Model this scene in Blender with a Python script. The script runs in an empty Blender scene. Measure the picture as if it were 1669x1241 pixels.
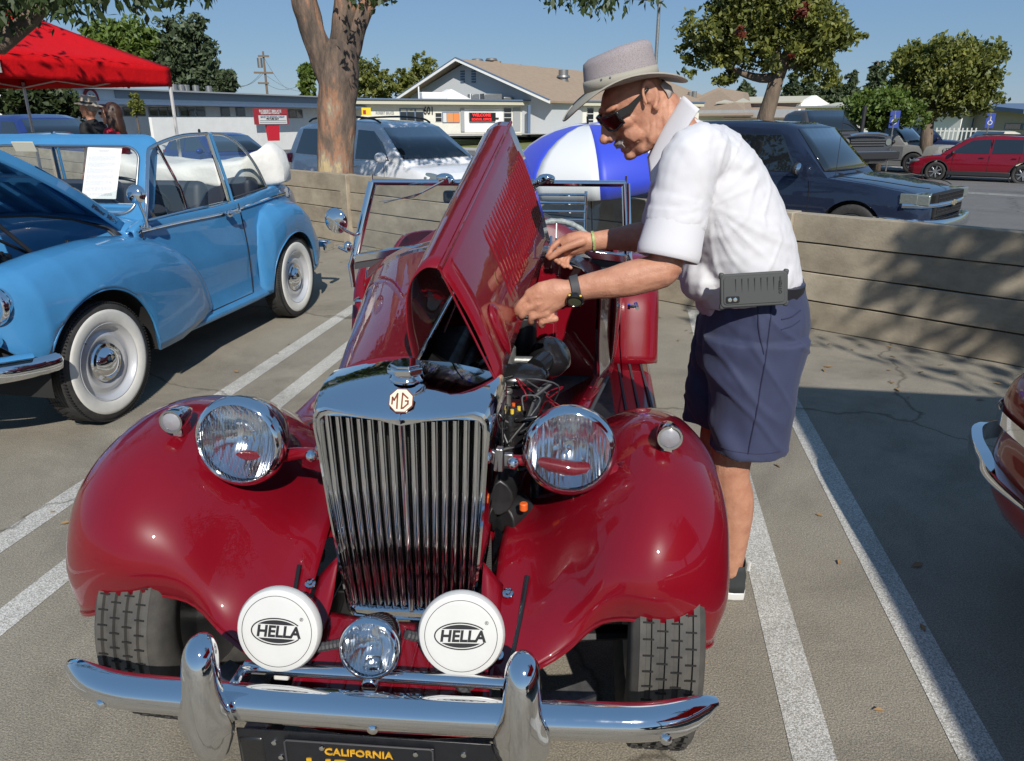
import bpy, bmesh, math, random
import numpy as np
from mathutils import Vector, Matrix, Euler, noise
S=bpy.context.scene; C=S.collection
R=math.radians; PI=math.pi
# ---------------- camera, sky, sun, exposure
H=1.45; PITCH=R(19.6); YAW=R(9.1); FPX=1205.4
cam=bpy.data.cameras.new('camera'); co=bpy.data.objects.new('camera',cam); C.objects.link(co)
co.location=(0,0,H); co.rotation_euler=(R(90)-PITCH,0,YAW)
cam.sensor_width=36; cam.lens=FPX/1669*36; cam.clip_end=3000; cam.clip_start=.05
S.camera=co
SUN_EL=R(37); SUN_AZ=R(20)      # shadows fall towards -x (SUN_AZ left of +y)
w=bpy.data.worlds.new("World"); S.world=w; w.use_nodes=True
nt=w.node_tree; nt.nodes.clear()
sk=nt.nodes.new('ShaderNodeTexSky'); sk.sky_type='NISHITA'; sk.sun_disc=False
sk.sun_elevation=SUN_EL
sd=Vector((math.sin(SUN_AZ)*math.cos(SUN_EL),-math.cos(SUN_AZ)*math.cos(SUN_EL),math.sin(SUN_EL)))  # towards the sun
sk.sun_rotation=math.atan2(sd.x,sd.y); sk.air_density=1.0; sk.dust_density=.05; sk.ozone_density=2.6; sk.altitude=300
bg=nt.nodes.new('ShaderNodeBackground'); bg.inputs[1].default_value=.075
ow=nt.nodes.new('ShaderNodeOutputWorld'); mxs=nt.nodes.new('ShaderNodeMix'); mxs.data_type='RGBA'; mxs.inputs[0].default_value=.62; mxs.inputs[7].default_value=(2.2,4.35,7.6,1); nt.links.new(sk.outputs[0],mxs.inputs[6]); nt.links.new(mxs.outputs[2],bg.inputs[0]); nt.links.new(bg.outputs[0],ow.inputs[0])
sl=bpy.data.lights.new('sun','SUN'); sl.energy=5.0; sl.angle=R(.5); sl.color=(1,.95,.87)
so=bpy.data.objects.new('sun',sl); C.objects.link(so); so.rotation_euler=(-sd).to_track_quat('-Z','Y').to_euler()
S.view_settings.view_transform='Standard'; S.view_settings.look='None'; S.view_settings.exposure=-.02; S.view_settings.gamma=1
try: S.view_settings.use_curve_mapping=False
except Exception: pass
S.render.engine='CYCLES'
try:
    S.cycles.max_bounces=8; S.cycles.transparent_max_bounces=16; S.cycles.caustics_reflective=False; S.cycles.caustics_refractive=False
except Exception: pass

# ---------------- helpers
def ray(px,py):
    a=(px-834.5)/FPX; b=(py-620.5)/FPX
    fw=math.cos(PITCH)-b*math.sin(PITCH); dn=math.sin(PITCH)+b*math.cos(PITCH)
    return Vector((a*math.cos(YAW)-fw*math.sin(YAW), a*math.sin(YAW)+fw*math.cos(YAW), -dn))
def atz(px,py,z):
    r=ray(px,py); return Vector((0,0,H))+r*((z-H)/r.z)
def aty(px,py,y):
    r=ray(px,py); return Vector((0,0,H))+r*(y/r.y)
def atx(px,py,x):
    r=ray(px,py); return Vector((0,0,H))+r*(x/r.x)
def atd(px,py,d):
    "point seen at a pixel, d metres away horizontally"
    r=ray(px,py); return Vector((0,0,H))+r*(d/math.hypot(r.x,r.y))

def tag(o,label=None,cat=None,group=None,kind=None):
    if label: o['label']=label
    if cat: o['category']=cat
    if group: o['group']=group
    if kind: o['kind']=kind
    return o
def empty(name,loc=(0,0,0),rz=0,label=None,cat=None,group=None,rot=None,scale=None):
    o=bpy.data.objects.new(name,None); C.objects.link(o); o.location=loc; o.rotation_euler=rot or (0,0,rz)
    if scale: o.scale=(scale,)*3
    o.empty_display_size=.1
    return tag(o,label,cat,group)
def copy_tree(o,parent=None):
    c=o.copy(); C.objects.link(c); c.parent=parent
    for ch in list(o.children): copy_tree(ch,c)
    return c
def share(o,loc,rot=None,parent=None,scale=None):
    "another object with the same mesh"
    c=o.copy(); C.objects.link(c); c.location=loc
    if rot is not None: c.rotation_euler=rot
    if scale is not None: c.scale=scale
    if parent is not None: c.parent=parent
    return c
def catmull(pts,n):
    "n samples per segment through pts (list of sequences)"
    P=[np.array(p,float) for p in pts]; out=[]
    for i in range(len(P)-1):
        p0=P[i-1] if i>0 else 2*P[0]-P[1]; p1=P[i]; p2=P[i+1]; p3=P[i+2] if i+2<len(P) else 2*P[-1]-P[-2]
        for k in range(n):
            t=k/n; out.append(.5*((2*p1)+(-p0+p2)*t+(2*p0-5*p1+4*p2-p3)*t*t+(-p0+3*p1-3*p2+p3)*t**3))
    out.append(P[-1]); return out
def smooth_rows(rows,nu,nv):
    rr=[catmull(r,nu) for r in rows]
    cols=[catmull([r[j] for r in rr],nv) for j in range(len(rr[0]))]
    return [[cols[j][i] for j in range(len(cols))] for i in range(len(cols[0]))]
def mirx(rows): return [[(-p[0],p[1],p[2]) for p in r][::-1] for r in rows]

class B:
    def __init__(s): s.v=[]; s.f=[]; s.mi=[]; s.m=0; s.M=Matrix.Identity(4)
    def at(s,M): s.M=M; return s
    def pt(s,p):
        s.v.append(tuple(s.M@Vector([float(q) for q in p]))); return len(s.v)-1
    def face(s,idx): s.f.append(tuple(idx)); s.mi.append(s.m)
    def poly(s,pts): s.face([s.pt(p) for p in pts]); return s
    def box(s,c,sz,rot=None,taper=1):
        c=Vector(c); m=Euler(rot or (0,0,0)).to_matrix(); x,y,z=[q/2 for q in sz]
        i=[s.pt(c+m@Vector(((dx*x*(taper if dz>0 else 1)),dy*y*(taper if dz>0 else 1),dz*z))) for dx,dy,dz in((-1,-1,-1),(1,-1,-1),(1,1,-1),(-1,1,-1),(-1,-1,1),(1,-1,1),(1,1,1),(-1,1,1))]
        for q in((0,3,2,1),(4,5,6,7),(0,1,5,4),(1,2,6,5),(2,3,7,6),(3,0,4,7)): s.face([i[k] for k in q])
        return s
    def loft(s,rings,cap=True,closed=True):
        idx=[[s.pt(p) for p in r] for r in rings]; n=len(idx[0])
        for a,b in zip(idx,idx[1:]):
            for k in range(n if closed else n-1):
                k2=(k+1)%n; s.face((a[k],a[k2],b[k2],b[k]))
        if cap and closed:
            s.face(idx[0][::-1]); s.face(idx[-1])
        return s
    def grid(s,rows): return s.loft(rows,False,False)
    def tube(s,pts,r,n=8,cap=True,flat=None):
        P=[Vector([float(q) for q in p]) for p in pts]; rs=r if isinstance(r,(list,tuple)) else [r]*len(P)
        rings=[]; up=None
        for i,p in enumerate(P):
            t=(P[min(i+1,len(P)-1)]-P[max(i-1,0)]).normalized()
            if up is None: up=Vector((0,0,1)) if abs(t.z)<.9 else Vector((1,0,0))
            sx=t.cross(up).normalized(); sy=sx.cross(t).normalized(); up=sy
            f=flat or 1
            rings.append([p+sx*math.cos(2*PI*k/n)*rs[i]+sy*math.sin(2*PI*k/n)*rs[i]*f for k in range(n)])
        return s.loft(rings,cap)
    def cyl(s,p0,p1,r0,r1=None,n=16): return s.tube([p0,p1],[r0,r0 if r1 is None else r1],n)
    def lathe(s,prof,n=24,M=None,cap=False,ang=2*PI):
        "profile (r,h) turned about local z"
        M=M or Matrix.Identity(4); full=abs(ang-2*PI)<1e-6; m=n if full else n+1
        rings=[[M@Vector((r*math.cos(ang*k/n),r*math.sin(ang*k/n),h)) for k in range(m)] for r,h in prof]
        return s.loft(rings,cap and full,full)
    def prism(s,poly,th,M=None):
        "poly in local xy, extruded th along z"
        M=M or Matrix.Identity(4)
        a=[s.pt(M@Vector((x,y,0))) for x,y in poly]; b=[s.pt(M@Vector((x,y,th))) for x,y in poly]
        n=len(a); s.face(a[::-1]); s.face(b)
        for k in range(n): s.face((a[k],a[(k+1)%n],b[(k+1)%n],b[k]))
        return s
    def ball(s,c,r,n=12,m=8,rot=None):
        r=(r,)*3 if not isinstance(r,(tuple,list)) else r; c=Vector(c); q=Euler(rot or (0,0,0)).to_matrix()
        rings=[]
        for i in range(1,m):
            a=PI*i/m; rings.append([c+q@Vector((r[0]*math.sin(a)*math.cos(2*PI*k/n),r[1]*math.sin(a)*math.sin(2*PI*k/n),-r[2]*math.cos(a))) for k in range(n)])
        idx=[[s.pt(p) for p in g] for g in rings]; lo=s.pt(c+q@Vector((0,0,-r[2]))); hi=s.pt(c+q@Vector((0,0,r[2])))
        for a,b in zip(idx,idx[1:]):
            for k in range(n): s.face((a[k],a[(k+1)%n],b[(k+1)%n],b[k]))
        for k in range(n): s.face((lo,idx[0][(k+1)%n],idx[0][k])); s.face((hi,idx[-1][k],idx[-1][(k+1)%n]))
        return s
    def mesh(s,name):
        me=bpy.data.meshes.new(name); me.from_pydata(s.v,[],s.f); 
        bm=bmesh.new(); bm.from_mesh(me); bmesh.ops.recalc_face_normals(bm,faces=bm.faces); bm.to_mesh(me); bm.free()
        return me
    def obj(s,name,mat,parent=None,smooth=35,bevel=0,solid=0,subd=0,loc=None,recalc=True,seg=2,offset=-1,weld=False,clip=False):
        me=bpy.data.meshes.new(name); me.from_pydata(s.v,[],s.f)
        mats=mat if isinstance(mat,(list,tuple)) else [mat]
        for m in mats: me.materials.append(m)
        if any(s.mi): me.polygons.foreach_set('material_index',s.mi)
        if recalc or weld:
            bm=bmesh.new(); bm.from_mesh(me)
            if weld: bmesh.ops.remove_doubles(bm,verts=bm.verts,dist=1e-4)
            if recalc: bmesh.ops.recalc_face_normals(bm,faces=bm.faces)
            bm.to_mesh(me); bm.free()
        if smooth:
            me.shade_smooth()
            if smooth<180: me.set_sharp_from_angle(angle=R(smooth))
        o=bpy.data.objects.new(name,me); C.objects.link(o)
        if parent is not None: o.parent=parent
        if loc is not None: o.location=loc
        if subd:
            m=o.modifiers.new('sub','SUBSURF'); m.levels=subd; m.render_levels=subd
        if solid:
            m=o.modifiers.new('solid','SOLIDIFY'); m.thickness=solid; m.offset=offset
        if bevel:
            m=o.modifiers.new('bevel','BEVEL'); m.width=bevel; m.segments=seg; m.limit_method='ANGLE'; m.angle_limit=R(40); m.harden_normals=False
        return o
def bake(o,extra=None):
    "apply an object's modifiers"
    dg=bpy.context.evaluated_depsgraph_get(); dg.update()
    me=bpy.data.meshes.new_from_object(o.evaluated_get(dg)); o.modifiers.clear(); old=o.data; o.data=me
    return o
def boolcut(o,cutter):
    m=o.modifiers.new('b','BOOLEAN'); m.operation='DIFFERENCE'; m.solver='EXACT'; m.object=cutter
    bake(o); bpy.data.objects.remove(cutter)
    return o
def resmooth(o,a=35):
    o.data.shade_smooth(); o.data.set_sharp_from_angle(angle=R(a))
def frame(o,z,x=None):
    "matrix whose local z points along z, at origin o"
    z=Vector(z).normalized(); x=Vector(x) if x is not None else (Vector((0,0,1)) if abs(z.z)<.9 else Vector((1,0,0)))
    y=z.cross(x).normalized(); x=y.cross(z).normalized()
    return Matrix(((x.x,y.x,z.x,o[0]),(x.y,y.y,z.y,o[1]),(x.z,y.z,z.z,o[2]),(0,0,0,1)))
def plane_frame(o,right,up):
    r=Vector(right).normalized(); u=Vector(up).normalized(); n=r.cross(u).normalized(); u=n.cross(r)
    return Matrix(((r.x,u.x,n.x,o[0]),(r.y,u.y,n.y,o[1]),(r.z,u.z,n.z,o[2]),(0,0,0,1)))
def text(name,body,size,M,mat,parent=None,ext=.001,align='CENTER',bold=0,sx=1,label=None,shear=0):
    c=bpy.data.curves.new(name,'FONT'); c.body=body; c.size=size; c.extrude=ext; c.align_x=align; c.align_y='CENTER'; c.offset=bold; c.shear=shear
    c.resolution_u=2
    t=bpy.data.objects.new(name,c); C.objects.link(t)
    dg=bpy.context.evaluated_depsgraph_get(); dg.update()
    me=bpy.data.meshes.new_from_object(t.evaluated_get(dg)); bpy.data.objects.remove(t)
    me.materials.clear(); me.materials.append(mat)
    me.transform(M@Matrix.Diagonal((sx,1,1,1)))
    o=bpy.data.objects.new(name,me); C.objects.link(o)
    if parent is not None: o.parent=parent
    return o

# ---------------- materials
def node(t,typ,**k):
    n=t.nodes.new(typ)
    for a,b in k.items(): setattr(n,a,b)
    return n
def setin(n,**k):
    for a,b in k.items():
        a=a.replace('_',' ')
        n.inputs[a].default_value=b
def mat(name,col=(.5,.5,.5),rough=.5,metal=0,coat=0,coat_rough=.03,var=0,vscale=20,bump=0,bscale=200,spec=.5,col2=None,trans=0,emit=0,stretch=None,ior=1.5,detail=4,bdist=.002,rvar=0,sheen=0,sss=0):
    m=bpy.data.materials.new(name); m.use_nodes=True; t=m.node_tree; p=t.nodes['Principled BSDF']
    p.inputs['Base Color'].default_value=(*col,1); p.inputs['Roughness'].default_value=rough; p.inputs['Metallic'].default_value=metal
    p.inputs['Coat Weight'].default_value=coat; p.inputs['Coat Roughness'].default_value=coat_rough
    p.inputs['Specular IOR Level'].default_value=spec; p.inputs['IOR'].default_value=ior
    p.inputs['Transmission Weight'].default_value=trans; p.inputs['Sheen Weight'].default_value=sheen
    if sss: p.inputs['Subsurface Weight'].default_value=sss; p.inputs['Subsurface Radius'].default_value=(.012,.004,.002); p.inputs['Subsurface Scale'].default_value=1
    if emit: p.inputs['Emission Color'].default_value=(*col,1); p.inputs['Emission Strength'].default_value=emit
    tc=node(t,'ShaderNodeTexCoord'); out=tc.outputs['Object']
    if stretch:
        mp=node(t,'ShaderNodeMapping'); mp.inputs['Scale'].default_value=stretch; t.links.new(out,mp.inputs[0]); out=mp.outputs[0]
    if var or rvar or col2:
        n=node(t,'ShaderNodeTexNoise'); setin(n,Scale=vscale,Detail=detail,Roughness=.6); t.links.new(out,n.inputs['Vector'])
        if var or col2:
            rmp=node(t,'ShaderNodeValToRGB'); c2=col2 or tuple(c*(1-var) for c in col); c1=col if col2 else tuple(min(1,c*(1+var)) for c in col)
            rmp.color_ramp.elements[0].position=.32; rmp.color_ramp.elements[1].position=.68
            rmp.color_ramp.elements[0].color=(*c2,1); rmp.color_ramp.elements[1].color=(*c1,1)
            t.links.new(n.outputs['Fac'],rmp.inputs[0]); t.links.new(rmp.outputs[0],p.inputs['Base Color'])
        if rvar:
            mr=node(t,'ShaderNodeMapRange'); setin(mr,From_Min=.3,From_Max=.7,To_Min=max(0,rough-rvar),To_Max=min(1,rough+rvar)); t.links.new(n.outputs['Fac'],mr.inputs[0]); t.links.new(mr.outputs[0],p.inputs['Roughness'])
    if bump:
        n=node(t,'ShaderNodeTexNoise'); setin(n,Scale=bscale,Detail=detail,Roughness=.6); t.links.new(out,n.inputs['Vector'])
        b=node(t,'ShaderNodeBump'); setin(b,Strength=bump,Distance=bdist); t.links.new(n.outputs['Fac'],b.inputs['Height']); t.links.new(b.outputs[0],p.inputs['Normal'])
    return m
def glassmat(name,tint=(.8,.85,.85),refl=.12,rough=.0,bumpwave=None,dark=None):
    "thin sheet glass: see-through with a sky reflection that grows at grazing angles"
    m=bpy.data.materials.new(name); m.use_nodes=True; t=m.node_tree; t.nodes.clear()
    o=node(t,'ShaderNodeOutputMaterial'); mx=node(t,'ShaderNodeMixShader'); tr=node(t,'ShaderNodeBsdfTransparent'); gl=node(t,'ShaderNodeBsdfGlossy')
    tr.inputs[0].default_value=(*tint,1); gl.inputs[0].default_value=(1,1,1,1); gl.inputs['Roughness'].default_value=rough
    fr=node(t,'ShaderNodeLayerWeight'); fr.inputs[0].default_value=.5
    mr=node(t,'ShaderNodeMapRange'); setin(mr,From_Min=0,From_Max=1,To_Min=refl,To_Max=1)
    pw=node(t,'ShaderNodeMath',operation='POWER'); pw.inputs[1].default_value=3
    t.links.new(fr.outputs['Facing'],pw.inputs[0]); t.links.new(pw.outputs[0],mr.inputs[0]); t.links.new(mr.outputs[0],mx.inputs[0])
    t.links.new(tr.outputs[0],mx.inputs[1]); t.links.new(gl.outputs[0],mx.inputs[2]); t.links.new(mx.outputs[0],o.inputs[0])
    if bumpwave:
        tc=node(t,'ShaderNodeTexCoord'); wv=node(t,'ShaderNodeTexWave'); setin(wv,Scale=bumpwave,Distortion=1.2,Detail=1); wv.bands_direction='Y'
        bp=node(t,'ShaderNodeBump'); setin(bp,Strength=1,Distance=.002); t.links.new(tc.outputs['Object'],wv.inputs[0]); t.links.new(wv.outputs['Fac'],bp.inputs['Height']); t.links.new(bp.outputs[0],gl.inputs['Normal']); t.links.new(bp.outputs[0],fr.inputs['Normal'])
    return m
def paint(name,col,rough=.35,flake=0,coat=1,dust=.06):
    m=mat(name,col,rough,metal=flake,coat=coat,coat_rough=.015,var=dust,vscale=6,spec=.5)
    t=m.node_tree; p=t.nodes['Principled BSDF']
    n=node(t,'ShaderNodeTexNoise'); setin(n,Scale=9,Detail=2); tc=node(t,'ShaderNodeTexCoord'); t.links.new(tc.outputs['Object'],n.inputs['Vector'])
    b=node(t,'ShaderNodeBump'); setin(b,Strength=.1,Distance=.004); t.links.new(n.outputs['Fac'],b.inputs['Height']); t.links.new(b.outputs[0],p.inputs['Coat Normal'])
    p.inputs['Specular IOR Level'].default_value=.12
    return m
M={}
M['red']=paint('oxblood_red_paint',(.175,.003,.010))
M['chrome']=mat('chrome',(.78,.79,.80),.045,1,rvar=.03,vscale=30)
M['steel']=mat('brushed_steel',(.45,.45,.45),.35,1)
M['black']=mat('black_enamel',(.012,.012,.013),.25,coat=.5)
M['rubber']=mat('tyre_rubber',(.035,.034,.033),.75,var=.3,vscale=25,bump=.25,bscale=300)
M['rubberdirty']=mat('dusty_tyre_rubber',(.085,.08,.072),.8,col2=(.05,.048,.045),vscale=18,bump=.3,bscale=250)
M['groove']=mat('tyre_groove',(.008,.008,.008),.9)
M['trim']=mat('grey_rubber_trim',(.05,.05,.055),.6)
M['lens']=glassmat('fluted_lens',(.93,.95,.96),.10,.02,bumpwave=45)
M['glass']=glassmat('clear_glass',(.88,.91,.90),.06)
M['reflector']=mat('lamp_reflector',(.85,.86,.88),.12,1,bump=.8,bscale=60,bdist=.004,detail=1,stretch=(.12,1.3,.12))
M['white']=mat('white_plastic',(.60,.60,.585),.38,var=.03,vscale=12)
M['frost']=mat('frosted_lens',(.27,.27,.29),.3,coat=1,bump=.4,bscale=120)
M['print']=mat('black_print',(.015,.015,.017),.5)
M['cream']=mat('cream_enamel',(.75,.66,.5),.3,coat=1)
M['brown']=mat('brown_enamel',(.19,.04,.012),.3,coat=1)
M['yellow']=mat('yellow_letters',(.62,.33,.02),.5,var=.2,vscale=60)
M['plate']=mat('black_plate',(.012,.013,.016),.35,bump=.2,bscale=80,rvar=.15,vscale=40)
M['leather']=mat('oxblood_leather',(.16,.012,.02),.45,bump=.3,bscale=120)
M['tan']=mat('tan_trim',(.42,.34,.24),.7,var=.1)
M['dark']=mat('engine_black',(.014,.014,.015),.45,rvar=.2,vscale=15)
M['alu']=mat('cast_aluminium',(.3,.3,.29),.45,.8,var=.3,vscale=30,bump=.4,bscale=90)
M['brass']=mat('brass_plate',(.42,.38,.26),.4,.6,var=.25,vscale=40)
M['orange']=mat('orange_wire',(.7,.12,.02),.45)
M['wire_y']=mat('yellow_wire',(.7,.5,.05),.45)
M['core']=mat('radiator_core',(.02,.02,.02),.55)
_t=M['core'].node_tree; _w=node(_t,'ShaderNodeTexWave'); _w.bands_direction='Z'; setin(_w,Scale=70,Distortion=.3); _c=node(_t,'ShaderNodeTexCoord'); _r=node(_t,'ShaderNodeValToRGB')
_r.color_ramp.elements[0].color=(.008,.008,.008,1); _r.color_ramp.elements[1].color=(.10,.10,.095,1)
_t.links.new(_c.outputs['Object'],_w.inputs[0]); _t.links.new(_w.outputs['Fac'],_r.inputs[0]); _t.links.new(_r.outputs[0],_t.nodes['Principled BSDF'].inputs['Base Color'])
# ================= SETTING =================
def asphalt(name,c1,c2,sc=1,worn=None):
    m=mat(name,c1,.9); t=m.node_tree; p=t.nodes['Principled BSDF']; tc=node(t,'ShaderNodeTexCoord')
    n1=node(t,'ShaderNodeTexNoise'); setin(n1,Scale=2.2*sc,Detail=5,Roughness=.65); n2=node(t,'ShaderNodeTexVoronoi'); setin(n2,Scale=260*sc); n3=node(t,'ShaderNodeTexNoise'); setin(n3,Scale=200*sc,Detail=3,Roughness=.7)
    for n in(n1,n2,n3): t.links.new(tc.outputs['Object'],n.inputs['Vector'])
    r1=node(t,'ShaderNodeValToRGB'); r1.color_ramp.elements[0].position=.3; r1.color_ramp.elements[1].position=.72; r1.color_ramp.elements[0].color=(*c2,1); r1.color_ramp.elements[1].color=(*c1,1)
    t.links.new(n1.outputs['Fac'],r1.inputs[0])
    r2=node(t,'ShaderNodeValToRGB'); r2.color_ramp.elements[0].position=.0; r2.color_ramp.elements[1].position=.55; r2.color_ramp.elements[0].color=(1.25,1.22,1.15,1); r2.color_ramp.elements[1].color=(.8,.8,.8,1); t.links.new(n2.outputs['Distance'],r2.inputs[0])
    r3=node(t,'ShaderNodeValToRGB'); r3.color_ramp.elements[0].position=.38; r3.color_ramp.elements[1].position=.62; r3.color_ramp.elements[0].color=((.66,.66,.66,1) if worn is None else (*worn,1)); r3.color_ramp.elements[1].color=(1.22,1.22,1.22,1); t.links.new(n3.outputs['Fac'],r3.inputs[0])
    n4=node(t,'ShaderNodeTexNoise'); setin(n4,Scale=.55*sc,Detail=6,Roughness=.7,Distortion=.6); t.links.new(tc.outputs['Object'],n4.inputs['Vector']); r4=node(t,'ShaderNodeValToRGB'); r4.color_ramp.elements[0].position=.33; r4.color_ramp.elements[1].position=.50; r4.color_ramp.elements[0].color=(.62,.62,.63,1); r4.color_ramp.elements[1].color=(1,1,1,1); t.links.new(n4.outputs['Fac'],r4.inputs[0])
    n5=node(t,'ShaderNodeTexVoronoi',feature='DISTANCE_TO_EDGE'); setin(n5,Scale=.45*sc); n6=node(t,'ShaderNodeTexNoise'); setin(n6,Scale=3,Detail=5); va=node(t,'ShaderNodeVectorMath',operation='MULTIPLY_ADD'); va.inputs[1].default_value=(.35,.35,.35); t.links.new(tc.outputs['Object'],n6.inputs['Vector']); t.links.new(n6.outputs['Color'],va.inputs[0]); t.links.new(tc.outputs['Object'],va.inputs[2]); t.links.new(va.outputs[0],n5.inputs['Vector']); r5=node(t,'ShaderNodeValToRGB'); r5.color_ramp.elements[0].position=.0; r5.color_ramp.elements[1].position=.006; r5.color_ramp.elements[0].color=(.45,.44,.42,1); r5.color_ramp.elements[1].color=(1,1,1,1); t.links.new(n5.outputs['Distance'],r5.inputs[0])
    m4=node(t,'ShaderNodeMix',data_type='RGBA',blend_type='MULTIPLY'); m4.inputs[0].default_value=1; t.links.new(r1.outputs[0],m4.inputs[6]); t.links.new(r4.outputs[0],m4.inputs[7]); m5=node(t,'ShaderNodeMix',data_type='RGBA',blend_type='MULTIPLY'); m5.inputs[0].default_value=1; t.links.new(m4.outputs[2],m5.inputs[6]); t.links.new(r5.outputs[0],m5.inputs[7])
    a=node(t,'ShaderNodeMix',data_type='RGBA',blend_type='MULTIPLY'); a.inputs[0].default_value=1; t.links.new(m5.outputs[2],a.inputs[6]); t.links.new(r2.outputs[0],a.inputs[7])
    b=node(t,'ShaderNodeMix',data_type='RGBA',blend_type='MULTIPLY'); b.inputs[0].default_value=1; t.links.new(a.outputs[2],b.inputs[6]); t.links.new(r3.outputs[0],b.inputs[7]); t.links.new(b.outputs[2],p.inputs['Base Color'])
    bp=node(t,'ShaderNodeBump'); setin(bp,Strength=.9,Distance=.004); t.links.new(n3.outputs['Fac'],bp.inputs['Height']); t.links.new(bp.outputs[0],p.inputs['Normal'])
    return m
M['asphalt']=asphalt('weathered_asphalt',(.375,.338,.272),(.285,.255,.203))
M['road']=asphalt('road_asphalt',(.20,.195,.19),(.15,.148,.145),.5)
M['line']=asphalt('worn_white_paint',(.74,.73,.70),(.55,.54,.50),1,(.52,.50,.46))
# wall line: through WA with direction WD
WA=Vector((1.317,5.508,0)); WD=Vector((.972,-.649,0)).normalized(); WN=Vector((-WD.y,WD.x,0))  # WN points away from camera side?
if WN.y<0: WN=-WN
def onwall(s,z=0,off=0): return WA+WD*s+WN*off+Vector((0,0,z))
# our car park: everything on the near side of the wall
a=onwall(-22); c=onwall(14)
b=B(); b.poly([(a.x,a.y,0),(c.x,c.y,0),(c.x,-16,0),(a.x,-16,0)]).obj('car_park_ground',M['asphalt'],smooth=0)['kind']='structure'
def stripe(x,y0,y1,wd=.1,jx=0):
    b=B(); b.poly([(x-wd/2+jx,y1,.002),(x+wd/2+jx,y1,.002),(x+wd/2,y0,.002),(x-wd/2,y0,.002)]); o=b.obj('painted_stripe',M['line'],smooth=0); o['kind']='structure'
stripe(.495,.6,5.9,.105,.03); stripe(.893,.6,5.55,.105,.0)
stripe(-1.835,.6,7.2,.105,.0); stripe(-2.195,.6,7.6,.105,.02)
stripe(3.2,.6,4.0,.105); stripe(-4.9,.6,8.8,.105); stripe(-4.5,.6,8.6,.105)
# low concrete lagging wall: posts and planks, each plank a piece
def weathered(m):
    t=m.node_tree; p=t.nodes['Principled BSDF']; src=p.inputs['Base Color'].links[0].from_socket
    tc=node(t,'ShaderNodeTexCoord'); oi=node(t,'ShaderNodeObjectInfo'); va=node(t,'ShaderNodeVectorMath',operation='ADD'); cb=node(t,'ShaderNodeCombineXYZ'); mu=node(t,'ShaderNodeMath',operation='MULTIPLY'); mu.inputs[1].default_value=37
    t.links.new(oi.outputs['Random'],mu.inputs[0]); t.links.new(mu.outputs[0],cb.inputs[0]); t.links.new(mu.outputs[0],cb.inputs[1]); t.links.new(tc.outputs['Object'],va.inputs[0]); t.links.new(cb.outputs[0],va.inputs[1])
    mp=node(t,'ShaderNodeMapping'); mp.inputs['Scale'].default_value=(1.3,1,2.2); t.links.new(va.outputs[0],mp.inputs[0])
    n=node(t,'ShaderNodeTexNoise'); setin(n,Scale=1.6,Detail=9,Roughness=.75); t.links.new(mp.outputs[0],n.inputs['Vector'])
    r=node(t,'ShaderNodeValToRGB'); r.color_ramp.elements[0].position=.36; r.color_ramp.elements[1].position=.60; r.color_ramp.elements[0].color=(.70,.68,.65,1); r.color_ramp.elements[1].color=(1.05,1.04,1.02,1); t.links.new(n.outputs['Fac'],r.inputs[0])
    mr=node(t,'ShaderNodeMapRange'); setin(mr,To_Min=.84,To_Max=1.10); t.links.new(oi.outputs['Random'],mr.inputs[0])
    a=node(t,'ShaderNodeMix',data_type='RGBA',blend_type='MULTIPLY'); a.inputs[0].default_value=1; t.links.new(src,a.inputs[6]); t.links.new(r.outputs[0],a.inputs[7])
    b=node(t,'ShaderNodeMix',data_type='RGBA',blend_type='MULTIPLY'); b.inputs[0].default_value=1; t.links.new(a.outputs[2],b.inputs[6]); t.links.new(mr.outputs[0],b.inputs[7]); t.links.new(b.outputs[2],p.inputs['Base Color'])
M['conc']=mat('weathered_concrete',(.43,.375,.285),.9,col2=(.33,.285,.22),vscale=3.5,bump=.5,bscale=60,bdist=.004,detail=8)
M['concd']=mat('concrete_post',(.44,.385,.295),.9,col2=(.35,.30,.235),vscale=4,bump=.5,bscale=60,bdist=.004,detail=8)
weathered(M['conc']); weathered(M['concd'])
wall=empty('retaining_wall',onwall(0),math.atan2(WD.y,WD.x),'low weathered tan concrete plank wall with posts, running behind the parked classic cars','wall')
rnd=random.Random(2)
posts=[-21.0,-15.9,-10.8,-5.62,-.26,5.1,10.4]
hh=.2035
def plank(L,seed):
    r=random.Random(seed); b=B(); n=max(8,int(L/.22)); rings=[]
    for k in range(n+1):
        x=-L/2+L*k/n; j=lambda q=.004:r.uniform(-q,q)
        rings.append([(x,-.05+j(.002),.004+max(0,j(.004))),(x,-.05+j(.002),hh-.003-max(0,j(.004))),(x,.05,hh-.002),(x,.05,.004)])
    return b.loft(rings).obj('wall_plank',M['conc'],wall,bevel=.004,smooth=30)
for i,(s0,s1) in enumerate(zip(posts,posts[1:])):
    for row in range(4):
        cuts=[s0+.06]+([s0+.06+(s1-s0-.12)*rnd.uniform(.35,.65)] if row%2==(i%2) and i!=4 else [])+[s1-.06]
        for q0,q1 in zip(cuts,cuts[1:]):
            o=plank(q1-q0-.008,rnd.random()); o.location=((q0+q1)/2,rnd.uniform(-.006,.006)+.02,row*hh+rnd.uniform(-.001,.001)); o.rotation_euler=(rnd.uniform(-.012,.012),0,0)
for s in posts:
    b=B(); b.box((s,.01,.405),(.13,.16,.822)).obj('wall_post',M['concd'],wall,bevel=.006)
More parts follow.
